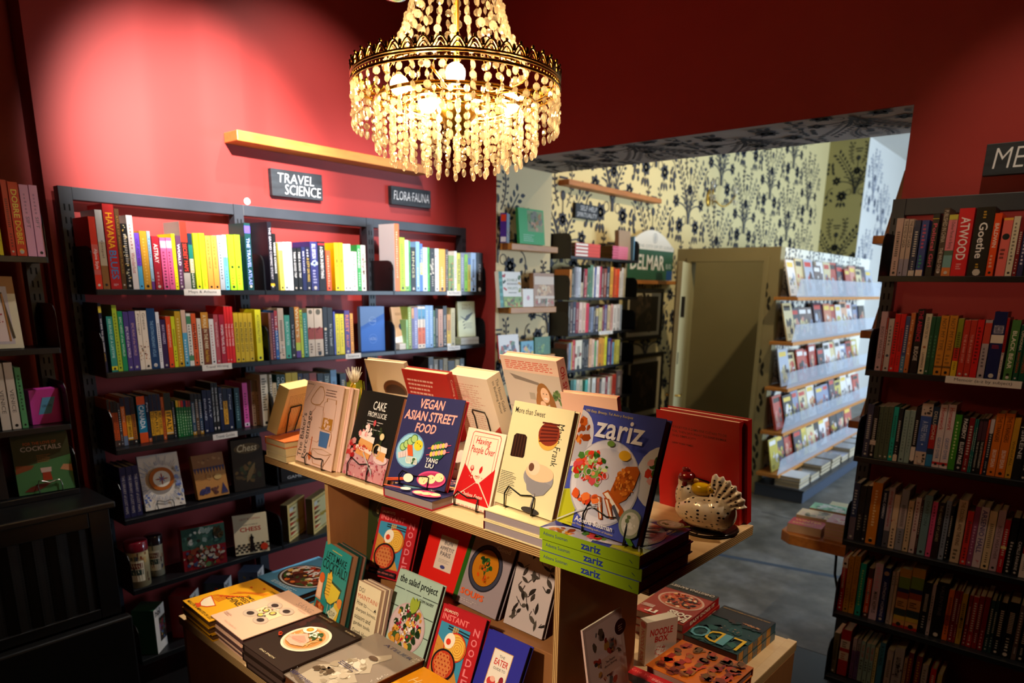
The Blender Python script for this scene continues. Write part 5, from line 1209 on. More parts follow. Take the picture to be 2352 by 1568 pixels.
# -- corn cob ornament
co = thing('corn_ornament', 'yellow corn cob ornament with green husk and pale silk tuft', 'ornament', T(1.553, 2.05, ZT + .0835)); mb = MB()
mb.lathe([(0, 0), (.026, .002), (.031, .03), (.031, .11), (.024, .165), (.008, .185), (0, .186)], 20, 'gloss', 'e0b428')
for j in range(13):
    for i in range(14): a = 2 * math.pi * i / 14; rr = .031 if j < 9 else .031 - .003 * (j - 8); mb.ball((rr * math.cos(a), rr * math.sin(a), .02 + .012 * j), .005, .005, .005, 'gloss', 'e8bc30', 6, 4)
mb.build('cob', co); mb = MB()
for i in range(6):
    a = 2 * math.pi * i / 6
    for j in range(6): pass
    pr = [(.034 + .004 * math.sin(3 * t), .19 * t) for t in [k / 7 for k in range(8)]]
    mb.lathe(pr, 3, 'matte', '8a9a34', a0=a, a1=a + .5)
mb.build('husk', co); mb = MB(); rr = random.Random(4)
for i in range(60):
    a, d = rr.random() * 6.28, rr.random() * .03; L_ = rr.uniform(.035, .06); mb.tube([(.3 * d * math.cos(a), .3 * d * math.sin(a), .18), (.6 * d * math.cos(a), .6 * d * math.sin(a), .20), (d * math.cos(a), d * math.sin(a), .185 + L_)], [.0012, .0011, .0004], 4, 'matte', 'f0e4cc')
mb.build('silk', co)
# ================================================================== lower deck of the table
def deck(label, u, v, psi, w, d, k, top, n, t, cov, front, page='8a6a60', spine=None, spc=None, names=('topmost', 'second', 'third', 'fourth'), m='print', hard=True):
    for i in range(n):
        cookbook((names[i] if i < n - 1 or n == 1 else 'lowest') + ' ' + label if n > 1 else label, flat_M(u + (.0, -.003, .004, .0)[i], v + (0, .002, -.003, .001)[i], top - i * t, psi, w, d, k), w if k % 2 == 0 else d, d if k % 2 == 0 else w, t - .0007, cov, front if i == 0 else None, spine, page=page, spc=spc, m=m, hard=hard)
def chinese(c):
    k = '241c10'; r = 'd84818'
    c.T('SIMPLE', .54, .62, .84, .67, k, .02, .1).T('SPEEDY', .46, .53, .90, .60, k, .02, .1).T('CHINESE', .34, .42, .92, .51, k, .02, .1).T('MEALS IN 30 MINUTES OR LESS', .06, .03, .94, .07, k, .012, .15).T('DAN LEE', .66, .92, .92, .95, k, .01)
    c.P([(.12, .33), (.55, .24), (.50, .14), (.40, .10), (.42, .05), (.22, .08), (.27, .12), (.16, .2)], r).P([(.15, .31), (.52, .235), (.47, .15), (.38, .11), (.27, .14), (.18, .21)], 'f0e0c0')
    for j in range(6): c.L(bez((.18 + .05 * j, .30), (.1 + .05 * j, .42 + .02 * j), (.3 + .06 * j, .40 + .05 * j), 8), .014, r)
    for j in range(3): c.L(bez((.3, .5 + .05 * j), (.4, .7), (.75, .80 + .04 * j), 8), .01, r)
    for x, y in ((.3, .8), (.5, .9), (.85, .75)): c.E(x, y, .03, .02, r)
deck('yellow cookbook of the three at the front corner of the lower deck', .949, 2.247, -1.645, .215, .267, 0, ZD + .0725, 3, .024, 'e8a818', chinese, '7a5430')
def sang(c):
    g = '6a5a54'
    c.T('SÁNG', .52, .86, .92, .95, 'b08a7c', -.012).R(.27, .40, .73, .66, 'ecd6a8').L([(.27, .40), (.73, .40), (.73, .66), (.27, .66), (.27, .40)], .004, '8a7868')
    for x, y in ((.33, .36), (.64, .36), (.36, .66), (.66, .68)): c.E(x, y, .14, .10, 'b8a490').E(x, y, .125, .09, 'c8b4a0').E(x, y, .07, .05, '3a2c2a')
    for x, y in ((.42, .52), (.58, .54), (.5, .42)): c.E(x, y, .06, .05, '3a3028').E(x, y, .045, .036, 'd8c860')
    c.B(.5, .53, .2, .12, 14, .012, .026, ['5a4a40', 'c88a80', 'f0e4d0'], 3).L([(.33, .55), (.4, .62)], .01, g)
    c.G(.05, .14, .24, .19, 2, 'a88c80', .4).T('Kenny Yong-Soo Son', .30, .045, .66, .075, 'b09080', -.008).G(.72, .8, .95, .82, 1, '907468', .4)
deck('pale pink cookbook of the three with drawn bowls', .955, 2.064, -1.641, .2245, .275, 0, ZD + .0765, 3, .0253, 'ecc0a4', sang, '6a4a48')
def ramen(c):
    c.B(.25, .7, .5, .4, 40, .05, .14, ['3a1a12', '2c1410', '42201a', '241410'], 4).T('HOMEMADE', .05, .94, .36, .965, 'c8b088', .005, .15).T('RAMEN', .70, .93, .93, .957, 'd8c8a0', .005, .15).T('EINO SPAETH', .30, .06, .66, .085, 'd8c8a0', .005, .15)
    c.E(.51, .535, .335, .335, 'e8dcc0', 40).E(.51, .535, .30, .30, 'c8b490', 40).E(.50, .53, .27, .265, 'c88a48', 36)
    for j in range(22): a = .5 + .25 * j; c.L(bez((.5 + .24 * math.cos(a), .53 + .18 * math.sin(a)), (.5 + .12 * math.cos(a + .5), .53 + .1 * math.sin(a + .5)), (.5 + .22 * math.cos(a + 1.1), .53 + .17 * math.sin(a + 1.1)), 6), .014, ('e0b070', 'c89048', 'ecc888')[j % 3])
    c.P([(.26, .46), (.42, .60), (.62, .52), (.66, .40), (.50, .34), (.34, .36)], 'e8b49c').P([(.32, .45), (.44, .55), (.60, .49), (.58, .42), (.4, .41)], 'd89a84').L([(.3, .42), (.62, .46)], .006, 'b87060')
    c.B(.58, .63, .12, .09, 26, .02, .04, ['2c4a20', '4a6a38', 'e8e0d0', 'f4f0e4'], 6).E(.36, .66, .10, .09, 'f4ead8').E(.36, .665, .055, .05, 'e88a18').E(.36, .67, .03, .026, 'f4b040').B(.15, .38, .03, .03, 4, .03, .04, ['b83818'], 2)
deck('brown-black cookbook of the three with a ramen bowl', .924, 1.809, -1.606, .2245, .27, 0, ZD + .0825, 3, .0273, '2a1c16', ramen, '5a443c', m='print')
def atelier(c):
    c.B(.5, .2, .6, .2, 30, .06, .14, ['8a7c6c', '74685c', '80746a'], 4).E(.36, .20, .40, .26, '6a5c50', 30).E(.38, .22, .36, .24, '8c7e6e', 30)
    c.P([(.2, .08), (.16, .3), (.3, .4), (.42, .55), (.5, .72), (.62, .84), (.7, .80), (.64, .62), (.78, .52), (.66, .42), (.84, .36), (.70, .24), (.82, .12), (.5, .04)], 'b8ac98').B(.5, .38, .22, .3, 60, .03, .08, ['d0c4b0', 'a89a84', 'c4b8a2', 'dcd2c0', '94866f'], 5).B(.34, .26, .14, .09, 14, .03, .06, ['5a4a3a', '6e5e4c'], 7).E(.54, .68, .08, .045, '5a4638')
    c.T('ATELIER', .36, .885, .90, .925, '3c3c64', -.004, .1).T('SEPTEMBER', .06, .05, .56, .09, '34346a', -.004, .1).G(.3, .42, .66, .48, 3, '44446c', .4)
    for x, y, s_ in ((.97, .97, 2), (.03, .04, 3), (.98, .5, 4), (.95, .1, 5)): c.B(x, y, .03, .16, 26, .003, .009, ['f4f0ea', 'd8d0c8'], s_)
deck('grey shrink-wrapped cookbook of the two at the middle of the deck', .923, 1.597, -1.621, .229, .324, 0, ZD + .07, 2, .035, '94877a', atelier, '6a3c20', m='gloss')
deck('orange-yellow cookbook nearest the front edge of the deck', .99, 1.362, -1.626, .21, .24, 0, ZD + .05, 2, .025, 'e89a18', lambda c: c.T('Happy', .12, .62, .6, .8, 'f4d090', 0, .2).G(.6, .84, .92, .92, 3, 'f0c070', .4), 'a8701c')
def paradise(c):
    c.E(.52, .45, .47, .36, '3a2c28', 40).E(.52, .45, .44, .335, 'c8ccd0', 40).E(.52, .45, .41, .31, '4a1c12', 36).B(.52, .45, .36, .27, 90, .03, .075, FOOD + ['4a1a10', '2c120c', 'e8e0d8', '38481c'], 21)
    for x, ch in ((.20, 'P'), (.36, 'A'), (.52, 'R'), (.68, 'A')): c.T(ch, x, .52 - (x - .2) * .1, x + .13, .66 - (x - .2) * .1, 'e4dcdc', .03)
    c.T('CAROLINE CHEFFE', .55, .92, .9, .96, 'd8e4ea').G(.3, .03, .9, .10, 3, 'c8dce4', .4).T('FAMILY FEASTS', .04, .93, .3, .955, '1c2c34')
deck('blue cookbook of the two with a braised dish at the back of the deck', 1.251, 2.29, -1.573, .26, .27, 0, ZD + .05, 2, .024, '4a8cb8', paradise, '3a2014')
deck('white-covered cookbook of the two behind the blue braise book', 1.56, 2.25, -1.62, .2, .2, 0, ZD + .09, 2, .045, 'e8dcd0', None, 'c8b8a4')
# leaning on the deck, front row
def cocktails(c):
    c.T("LET'S MAKE", .12, .80, .90, .90, '101c1c', .012, .1).T('COCKTAILS!', .04, .66, .97, .79, '101c1c', .012, .1).G(.3, .93, .7, .96, 1, 'c8b050', .4)
    c.P([(.27, .36), (.33, .58), (.9, .53), (.85, .38), (.62, .26), (.45, .26)], '2c4a3c').P([(.31, .37), (.36, .55), (.86, .50), (.81, .38), (.6, .275), (.46, .275)], 'e0c83c')
    c.P([(.33, .34), (.30, .62), (.44, .68), (.50, .60), (.48, .34), (.4, .30)], 'e8b83c').L([(.34, .62), (.42, .69), (.49, .62)], .02, '30281a')
    for j in range(6): c.L([(.33, .36 + .04 * j), (.49, .37 + .04 * j)], .008, '30281a')
    c.L([(.52, .26), (.52, .06)], .012, 'd8e4dc').L([(.62, .27), (.7, .02)], .012, 'd8e4dc')
    c.P([(.0, .24), (.02, .52), (.20, .50), (.22, .24)], 'e09870').P([(.03, .26), (.04, .49), (.18, .47), (.19, .26)], 'f0c8a8').E(.13, .53, .10, .10, 'd8642c').P([(.05, .05), (.08, .22), (.40, .20), (.38, .03)], '9a3c18').B(.22, .13, .12, .07, 10, .04, .07, ['c8642c', '7a2c14', 'd88848'], 4)
    c.P([(.68, .08), (.76, .34), (.98, .34), (.92, .1)], 'e8c040').E(.93, .36, .10, .09, 'e08838').P([(.55, .16), (.74, .28), (.92, .24), (.78, .08)], 'e4dcb4').T('RSVP', .62, .14, .84, .22, '28301c', 0, .2)
M, h = ext(1.261, 1.939, .70, -1.729, .259, .223, .038)
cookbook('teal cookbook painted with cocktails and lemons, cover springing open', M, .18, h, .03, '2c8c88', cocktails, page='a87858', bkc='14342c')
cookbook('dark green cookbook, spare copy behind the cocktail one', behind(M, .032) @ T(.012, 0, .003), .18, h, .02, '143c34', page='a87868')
def maintain(c):
    for t_, y0, y1, cc, x1 in (('DO/', .83, .91, '201c18', .34), ('MAINTAIN/', .72, .80, 'c85838', .96), ('How to', .61, .69, '201c18', .5), ('sharpen knives,', .49, .57, '201c18', .97), ('scissors and', .38, .46, '201c18', .78), ('garden tools.', .26, .34, '201c18', .83), ('Gareth Heaton', .13, .21, '201c18', .9)): c.T(t_, .07, y0, x1, y1, cc)
    c.L([(.5, .64), (.95, .60)], .008, '201c18').P([(.84, .62), (.95, .62), (.9, .67)], '201c18')
M, h = ext(1.24, 1.705, .70, -1.621, .253, .155, .038)
cookbook('small cream paperback about sharpening tools with a serif title list', M, .118, h, .012, 'e8d8b4', maintain, hard=False, page='c8a890')
for k in (1, 2): cookbook(('small paperback, first copy behind the cream tool book', 'small paperback, second copy behind the cream tool book')[k - 1], behind(M, .013 * k) @ T(.006 * k, 0, .003 * k), .118, h, .0115, 'd8c4a4', hard=False, page='b8988c', bkc='241c18')
def salad(c):
    for x in (.33, .66): c.L([(x, 0), (x, 1)], .004, '98a8a0')
    for y in (.78, .56, .34, .12): c.L([(0, y), (.24, y)], .012, '1c2420').L([(.27, y), (.62, y)], .012, '1c2420').L([(.66, y), (1, y)], .012, '1c2420')
    c.T('the salad project', .07, .83, .94, .95, '141a18', .006).T('CLEM HAXBY', .60, .715, .93, .75, '1c2420')
    c.E(.5, .36, .40, .385, 'c0a4a8', 40).E(.5, .36, .37, .355, 'ccb2b4', 40).B(.5, .37, .32, .31, 60, .035, .075, ['2c4a20', '3a5a28', '1c341a', 'c88a38', 'e0a848'], 31).B(.5, .40, .28, .26, 60, .015, .035, ['f0e8e0', 'c82848', '8a1c34', 'f4f0ea', '3a5c2a'], 33)
    for a in (1.2, 1.5, 1.85): c.leaf(.55, .55, .26, .11, a, '98a838')
    c.B(.3, .22, .12, .14, 12, .035, .06, ['d89a38', 'c8842c'], 35)
M, h = ext(1.278, 1.596, .70, -1.591, .394, .213, .042)
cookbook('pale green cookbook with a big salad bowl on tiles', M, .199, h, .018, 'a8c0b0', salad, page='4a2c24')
def noodle(c):
    c.T('(ALMOST)', .05, .905, .38, .95, 'e8d8c0', .012).T('INSTANT', .05, .82, .66, .895, 'e87878', .02)
    for j, ch in enumerate('NOODLES'): c.T(ch, .80, .76 - .122 * j, .93, .85 - .122 * j, 'e07880', .02)
    c.P([(.06, .14), (.06, .79), (.74, .79), (.74, .14)], '3a8cb0').P([(.06, .14), (.06, .62), (.45, .45), (.74, .14)], 'c88a38')
    for j in range(6): c.L([(.06, .17 + .07 * j), (.08 + .06 * (6 - j) * .9, .14 + .07 * j)], .006, 'a86c24')
    c.L([(.25, .765), (.74, .745)], .022, '1c1c24').L([(.25, .735), (.74, .71)], .022, '1c1c24')
    for j in range(5): c.L([(.38 + .026 * j, .78), (.36 + .03 * j, .56)], .012, ('e8c878', 'd8a848')[j % 2])
    c.E(.5, .545, .25, .25, 'c02424', 34).E(.5, .545, .225, .225, 'e8b84c', 34)
    for j in range(5): c.ring(.56, .54, .02 + .042 * j, .032 + .042 * j, 'c88428', 26)
    c.E(.36, .60, .115, .14, 'f0e4d0', 22, -.3).E(.34, .585, .055, .055, 'd83a20')
    c.E(.35, .30, .27, .27, '181418', 36).E(.35, .30, .235, .235, 'b83c20', 34)
    for j in range(5):
        for i in range(5): x, y = .19 + .08 * i + .04 * (j % 2), .19 + .055 * j; (c.ring(x, y, .02, .028, 'e89a58', 10), c.ring(x, y, .036, .044, 'e89a58', 12)) if (x - .35) ** 2 + ((y - .30) * 1.45) ** 2 < .034 else None
    c.R(.05, .03, .74, .11, '201418').T('rapid ramen, ultimate udon', .09, .05, .70, .09, 'c86058', .004)
M, h = ext(1.232, 1.347, .68, -1.546, .406, .208, .026)
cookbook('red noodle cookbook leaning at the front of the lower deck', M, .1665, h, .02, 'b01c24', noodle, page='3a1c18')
M, h = ext(1.257, 1.188, .70, -1.590, .47, .158, .042)
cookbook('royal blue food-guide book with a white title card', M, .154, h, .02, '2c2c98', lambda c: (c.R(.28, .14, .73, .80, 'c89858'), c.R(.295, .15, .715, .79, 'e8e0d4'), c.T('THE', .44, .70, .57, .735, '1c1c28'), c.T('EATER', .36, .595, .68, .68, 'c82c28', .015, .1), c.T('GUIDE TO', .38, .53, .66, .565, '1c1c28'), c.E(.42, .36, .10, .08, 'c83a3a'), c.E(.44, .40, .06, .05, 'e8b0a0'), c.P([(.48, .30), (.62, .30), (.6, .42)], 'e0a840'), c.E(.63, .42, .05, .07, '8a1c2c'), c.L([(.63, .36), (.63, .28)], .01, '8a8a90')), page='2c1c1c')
# leaning on the riser, second row
RZ0 = .80
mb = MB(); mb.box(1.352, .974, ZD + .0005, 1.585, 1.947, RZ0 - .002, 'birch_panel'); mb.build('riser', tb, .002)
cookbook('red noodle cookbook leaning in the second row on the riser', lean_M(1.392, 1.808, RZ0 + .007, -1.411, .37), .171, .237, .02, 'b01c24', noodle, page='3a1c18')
def bottles(c):
    for x, y in ((.3, .8), (.7, .6), (.35, .35), (.75, .2)): c.E(x, y, .13, .08, '141a10').E(x + .05, y + .03, .04, .05, 'a89a68').L([(x, y + .05), (x + .1, y + .2)], .01, '7a7a58').ring(x + .12, y - .1, .05, .06, '8a8468', 14)
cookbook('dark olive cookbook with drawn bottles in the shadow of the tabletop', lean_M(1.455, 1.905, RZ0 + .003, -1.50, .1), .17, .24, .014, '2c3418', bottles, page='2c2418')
M, h = ext(1.534, 1.727, RZ0 + .02, -1.612, .12, .19, .012)
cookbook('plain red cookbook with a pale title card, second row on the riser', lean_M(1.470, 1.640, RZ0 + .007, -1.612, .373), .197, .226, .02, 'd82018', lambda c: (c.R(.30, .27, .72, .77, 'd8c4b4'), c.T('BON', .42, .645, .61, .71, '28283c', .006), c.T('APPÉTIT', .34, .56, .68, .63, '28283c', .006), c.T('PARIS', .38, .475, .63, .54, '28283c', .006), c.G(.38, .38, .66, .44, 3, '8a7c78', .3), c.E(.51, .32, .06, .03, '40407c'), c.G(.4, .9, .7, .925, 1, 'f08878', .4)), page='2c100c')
def soups(c):
    c.R(0, 0, .10, 1, '2c5a1c').E(.50, .56, .36, .37, '26262e', 40).E(.50, .565, .34, .35, '3c3c4a', 40).E(.50, .57, .29, .30, '26201c', 36).E(.5, .565, .275, .285, 'b87018', 36)
    c.B(.48, .6, .14, .12, 14, .03, .06, ['2c5020', '3c6428', '1c3a18'], 6).B(.5, .5, .18, .16, 10, .03, .05, ['c84c14', 'a85410'], 8).L([(.52, .55), (.53, .42)], .014, '3c5020')
    c.T('Seriously', .40, .915, .92, .975, 'd0c4c0', .012).T('Good', .62, .845, .92, .905, 'd0c4c0', .012).T('SOUPS', .14, .13, .66, .215, 'e05a24', .03).G(.14, .05, .6, .10, 2, 'b8a8a4', .4)
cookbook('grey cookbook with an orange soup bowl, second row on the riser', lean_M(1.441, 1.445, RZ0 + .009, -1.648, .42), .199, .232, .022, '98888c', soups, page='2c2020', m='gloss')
def fossil(c):
    for j in range(26): r_ = random.Random(j); x, y = r_.uniform(.08, .9), .05 + .034 * j; c.leaf(x, y, r_.uniform(.12, .26), r_.uniform(.05, .1), r_.uniform(0, 6), r_.choice(['241e1a', '3a322c', '4a423a'])); c.L([(x, y), (x + r_.uniform(-.12, .12), y + .06)], .012, '241e1a')
    c.T('NATURAL', .2, .93, .8, .98, '2c2620')
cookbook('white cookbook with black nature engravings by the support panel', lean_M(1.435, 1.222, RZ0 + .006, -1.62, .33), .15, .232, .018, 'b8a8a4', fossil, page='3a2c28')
# right end of the deck
def easy(c):
    c.B(.5, .9, .6, .1, 20, .05, .1, ['a01c18', 'b8281c'], 3).R(0, 0, 1, .17, '2c2018').E(.47, .43, .44, .36, 'd0a890', 40).E(.47, .43, .40, .325, 'c05a38', 36).B(.47, .43, .35, .28, 110, .025, .06, ['b83018', 'd8581c', '3a1810', 'e8a060', '7a2010', 'f0c8a0', '2a120c'], 41)
    for t_, x0, y0, x1, y1 in (('EASY', .02, .86, .36, .97), ('DOES', .02, .74, .44, .85), ('IT', .58, .88, .80, .97)): c.T(t_, x0, y0, x1, y1, 'f0e4c8', .04)
    c.G(.72, .78, .98, .86, 5, 'e8d8c4', .5).T('CHRISTINA RAMSEY', .05, .04, .95, .10, 'd8c8b4', .006)
for i in range(3): cookbook(('topmost', 'middle', 'lowest')[i] + ' pasta cookbook of the stack with red spines at the right end', flat_M(1.896 + .004 * i, 1.045 - .003 * i, ZD + .09 - .03 * i, -1.565, .183, .275, 2), .183, .275, .0293, '98301c', easy if i == 0 else None, lambda c: c.T('EASY DOES IT', .3, .12, .72, .82, 'f0d8b8', .03, 0, -90), page='a89490', spc='a8181c')
def lido(c):
    c.B(.5, .75, .6, .35, 60, .06, .16, ['143c38', '1c4c44', '10302e', '285a48', '0e2826'], 12).R(0, 0, 1, .33, '22140e').B(.3, .34, .4, .05, 30, .03, .07, ['22140e', '3a2014', '1a2c28'], 13).B(.25, .30, .18, .03, 20, .015, .04, ['b07848', '8a5a34'], 15)
    for ch, x0, x1, cc in (('L', .06, .28, 'e8b808'), ('I', .30, .44, '5c9aa0'), ('D', .44, .70, 'e8b808'), ('O', .66, .98, '5c9aa0')): c.T(ch, x0, .68, x1, .95, cc)
    c.T("RECIPES FROM LONDON'S SWIMMING POOLS & LAKES", .06, .06, .96, .085, 'b88830', .004).B(.5, .55, .4, .06, 8, .01, .025, ['b08058'], 16)
def lidos(c):
    for j in range(8): c.R(0, .02 + .12 * j, 1, .13 + .12 * j, ('3c5a6a', 'b87a20')[j % 2])
    c.T('LIDO', .3, .3, .7, .7, '8a5c1c', 0, 0, -90)
for i in range(2): cookbook(('upper', 'lower')[i] + ' dark green cookbook with block-coloured spine at the right end', flat_M(1.897, .861 - .002 * i, ZD + .06 - .03 * i, -1.621, .183, .285, 2), .183, .285, .0293, '143430', lido if i == 0 else None, lidos, page='8a7884', spc='3c5a6a')
def blocks(c):
    r = random.Random(6)
    for j in range(5):
        y = .05 + .19 * j; x = .04
        while x < .9: wd = r.uniform(.12, .26); c.B(x + wd / 2, y + .075, wd / 2, .05, 5, .05, .09, [r.choice(['8a1c10', '6a4418', 'b83c14', '7a2c10', '98581c'])], int(r.random() * 999), .35).R(x, y + .03, x + wd * .55, y + .10, r.choice(['8a1c10', '6a4418', 'b03a14', '7a2c10', '98581c'])); x += wd + .03
    c.T('BAKING', .86, .1, .97, .5, '6a1c10')
deck('orange cookbook of the two printed with blocky red lettering', 1.66, .862, -1.626, .235, .21, 3, ZD + .056, 2, .028, 'c86418', blocks, 'a87868', names=('upper',))
deck('red cookbook of the two with a dish photo at the front of the deck', 1.452, .918, -1.604, .19, .197, 0, ZD + .045, 2, .022, 'b01c20', lambda c: (c.T('Kate Young', .1, .86, .6, .95, 'd85a50', 0, .1), c.R(.12, .1, .96, .78, '3a2018'), c.B(.54, .44, .38, .3, 40, .05, .12, FOOD + ['e8d8c8'], 7), c.G(.5, .84, .95, .9, 2, 'e8a8a0', .4)), '6a2c24')
nb = cookbook('small upright white and red noodle recipe box', lean_M(1.735, .905, ZD + .001, -.45, 0), .115, .145, .036, 'd8c4b4', lambda c: (c.T('NOODLE', .12, .66, .86, .82, 'c02020', .03, .1), c.T('BOX', .28, .5, .72, .64, 'c02020', .03, .1), c.B(.5, .3, .24, .14, 26, .01, .03, ['c03a30', 'd87868'], 5)), lambda c: (c.T('NOODLE BOX', .28, .06, .74, .78, 'b81c20', .02, 0, -90), c.E(.5, .90, .38, .3, 'c81c20')), hard=False, cat='boxed card set', name='recipe_box')
def sleeve(c):
    c.R(.06, .05, .92, .97, 'd8b8b4')
    for j in range(46): r_ = random.Random(j); x, y = r_.uniform(.12, .86), r_.uniform(.08, .92); c.B(x, y, .01, .01, 1, .04, .09, [r_.choice(['8a2c20', '3c3438', 'b07a38', 'c88a70', '6a6460', 'a83c2c', '58483c'])], j, .3)
    c.R(.28, .52, .72, .68, 'd0a89c').T('Ten Poems', .38, .62, .62, .645, '4a2c28').T('about Baking', .34, .585, .66, .61, '4a2c28').E(.84, .86, .15, .12, '2c1414').G(.78, .83, .9, .89, 3, 'a07868', .4)
cookbook('clear-sleeved booklet patterned with kitchen tools against the support panel', lean_M(1.325, .815, ZD + .001, -.02, .18), .178, .30, .006, 'c8a8a0', sleeve, hard=False, m='gloss', cat='booklet', name='sleeved_booklet')
# ================================================================== face-out things in the wide bookcase
FG = 'face-out items on the wide bookcase'
def compass(c):
    r_ = random.Random(3)
    for j in range(70): a = j * .0898; d0 = r_.uniform(.36, .44); d1 = d0 + r_.uniform(.05, .25); c.L([(.5 + d0 * math.cos(a), .5 + d0 * math.sin(a) * .72), (.5 + d1 * math.cos(a), .5 + d1 * math.sin(a) * .72)], .012, r_.choice(['8c94b4', 'a8a8b8', '5c6c9c', 'c0b8b8']))
    c.B(.9, .4, .08, .5, 14, .03, .07, ['5c6ca8', '8c98c0'], 4).B(.08, .2, .06, .2, 8, .02, .05, ['5c6ca8'], 6).E(.5, .54, .31, .31, 'b8601c', 36).E(.5, .54, .215, .215, 'e8dcc8', 32)
    for k in range(4): c.leaf(.5, .54, .17, .035, 1.57 * k, 'a83c28')
    for k in range(4): c.leaf(.5, .54, .1, .03, .785 + 1.57 * k, '5c6ca8')
Mq = lean_M(1.191, 3.093, LS[3] + .008, -.11, .22)
cookbook('white book with an orange compass ring standing on a wire stand', Mq, .168, .243, .02, 'e4d8c8', compass, group=FG); stand(.168, 'thin black wire stand under the compass book', Mq, r=.0016)
for k in range(3):
    u = (1.121, 1.147, 1.172)[k]
    cookbook(('navy boxed map book nearest the case end', 'navy boxed map book between its two twins', 'navy boxed map book beside the compass book')[k], cols((u, VF + .03, LS[3] + .0006), (0, 1, 0), (-1, 0, 0), (0, 0, 1)), .15, .225, .0235, '28244a', None, lambda c: c.T('THE LIBRARY of LOST MAPS', .28, .08, .74, .84, 'b8a8a0', 0, 0, -90), group='navy map books on the wide bookcase')
def tanbox(c): c.R(0, .66, 1, 1, '8a5a30').B(.5, .85, .4, .06, 8, .03, .06, ['6a4424', 'a87848'], 3); [c.P([(.1 * k, .70), (.1 * k + .09, .70), (.1 * k + .05, .56)], '3a3454') for k in range(10)]; c.B(.28, .16, .16, .12, 14, .05, .09, ['302c54', '403a64'], 7).B(.58, .16, .12, .1, 10, .05, .08, ['5a3028', '6a3c30'], 9).P([(.75, .05), (.98, .05), (.85, .3)], '302c54').E(.72, .45, .12, .09, 'c09858').ring(.45, .48, .07, .09, 'b88a50', 14)
cookbook('tan boxed game with bunting and chess pieces drawn on it', lean_M(1.423, 3.085, LS[3] + .009, -.05, .22), .148, .205, .03, 'b87c3c', tanbox, group=FG, hard=False, page='3a2c1c', cat='boxed game', name='game_box')
cookbook('dark boxed chess set with a pale script title', lean_M(1.608, 3.095, LS[3] + .002, -.10, .03), .155, .255, .035, '241c14', lambda c: (c.E(.5, .82, .42, .16, '5a4628'), c.T('Chess', .18, .76, .82, .9, 'd8c49c', .01, .25), c.B(.5, .35, .4, .3, 26, .06, .13, ['3a3020', '4c3a20', '2c3420', '5a4424'], 4), c.leaf(.4, .15, .7, .16, 1.1, '6a5434')), group=FG, hard=False, page='241c14', cat='boxed game', name='game_box')
cookbook('blue and yellow boxed game under the end of the display tabletop', lean_M(1.86, 3.09, LS[3] + .001, -.1, 0), .16, .2, .035, '1c1a1c', lambda c: c.B(.4, .6, .4, .35, 30, .06, .12, ['2c3c9c', 'f0f0f4', 'e8b020', '1c2c7c'], 9).T('GAME', .2, .06, .7, .14, 'c8c8c8'), group=FG, hard=False, page='1c1a1c', cat='boxed game', name='game_box')
def street(c): c.R(0, .5, 1, 1, '38584a').B(.5, .75, .46, .22, 40, .04, .09, ['2c4a44', 'c8c4b8', '4a7064', '8a9a90', '3a3028'], 5).B(.5, .28, .5, .26, 80, .03, .08, ['4a3828', 'b8a890', '8a3c24', '3a4a6a', '5a7a4a', 'c8b8a0', 'a83020'], 6).B(.85, .8, .12, .12, 8, .05, .1, ['3a3020', '5a4428'], 8)
cookbook('red-sided jigsaw box with a busy street scene', lean_M(1.327, 3.087, LS[4] + .001, -.156, .0), .195, .205, .05, '8a1c24', street, group=FG, hard=False, page='8a1c24', cat='jigsaw box', name='jigsaw_box')
def chessbook(c):
    c.T('LEVY ROZMAN', .2, .86, .8, .91, 'b83c28').T('HOW TO WIN AT', .28, .72, .72, .755, '5a4a40').T('CHESS', .18, .57, .80, .68, 'c83420', .02)
    for j in range(4):
        for i in range(7): c.P([(.14 * i + (.07 if j % 2 else 0), .04 + .06 * j), (.14 * i + .09 + (.07 if j % 2 else 0), .04 + .06 * j), (.14 * i + .08 + (.07 if j % 2 else 0), .085 + .06 * j), (.14 * i + .01 + (.07 if j % 2 else 0), .085 + .06 * j)], '241c18')
    c.P([(.40, .06), (.60, .06), (.56, .14), (.54, .36), (.57, .40), (.52, .46), (.52, .5), (.48, .5), (.48, .46), (.43, .40), (.46, .36), (.44, .14)], '201614').E(.85, .14, .11, .11, 'd83c20')
cookbook('cream chess guide with a black king on its cover', lean_M(1.579, 3.08, LS[4] + .008, -.35, .17), .16, .197, .018, 'f0dcb0', chessbook, group=FG)
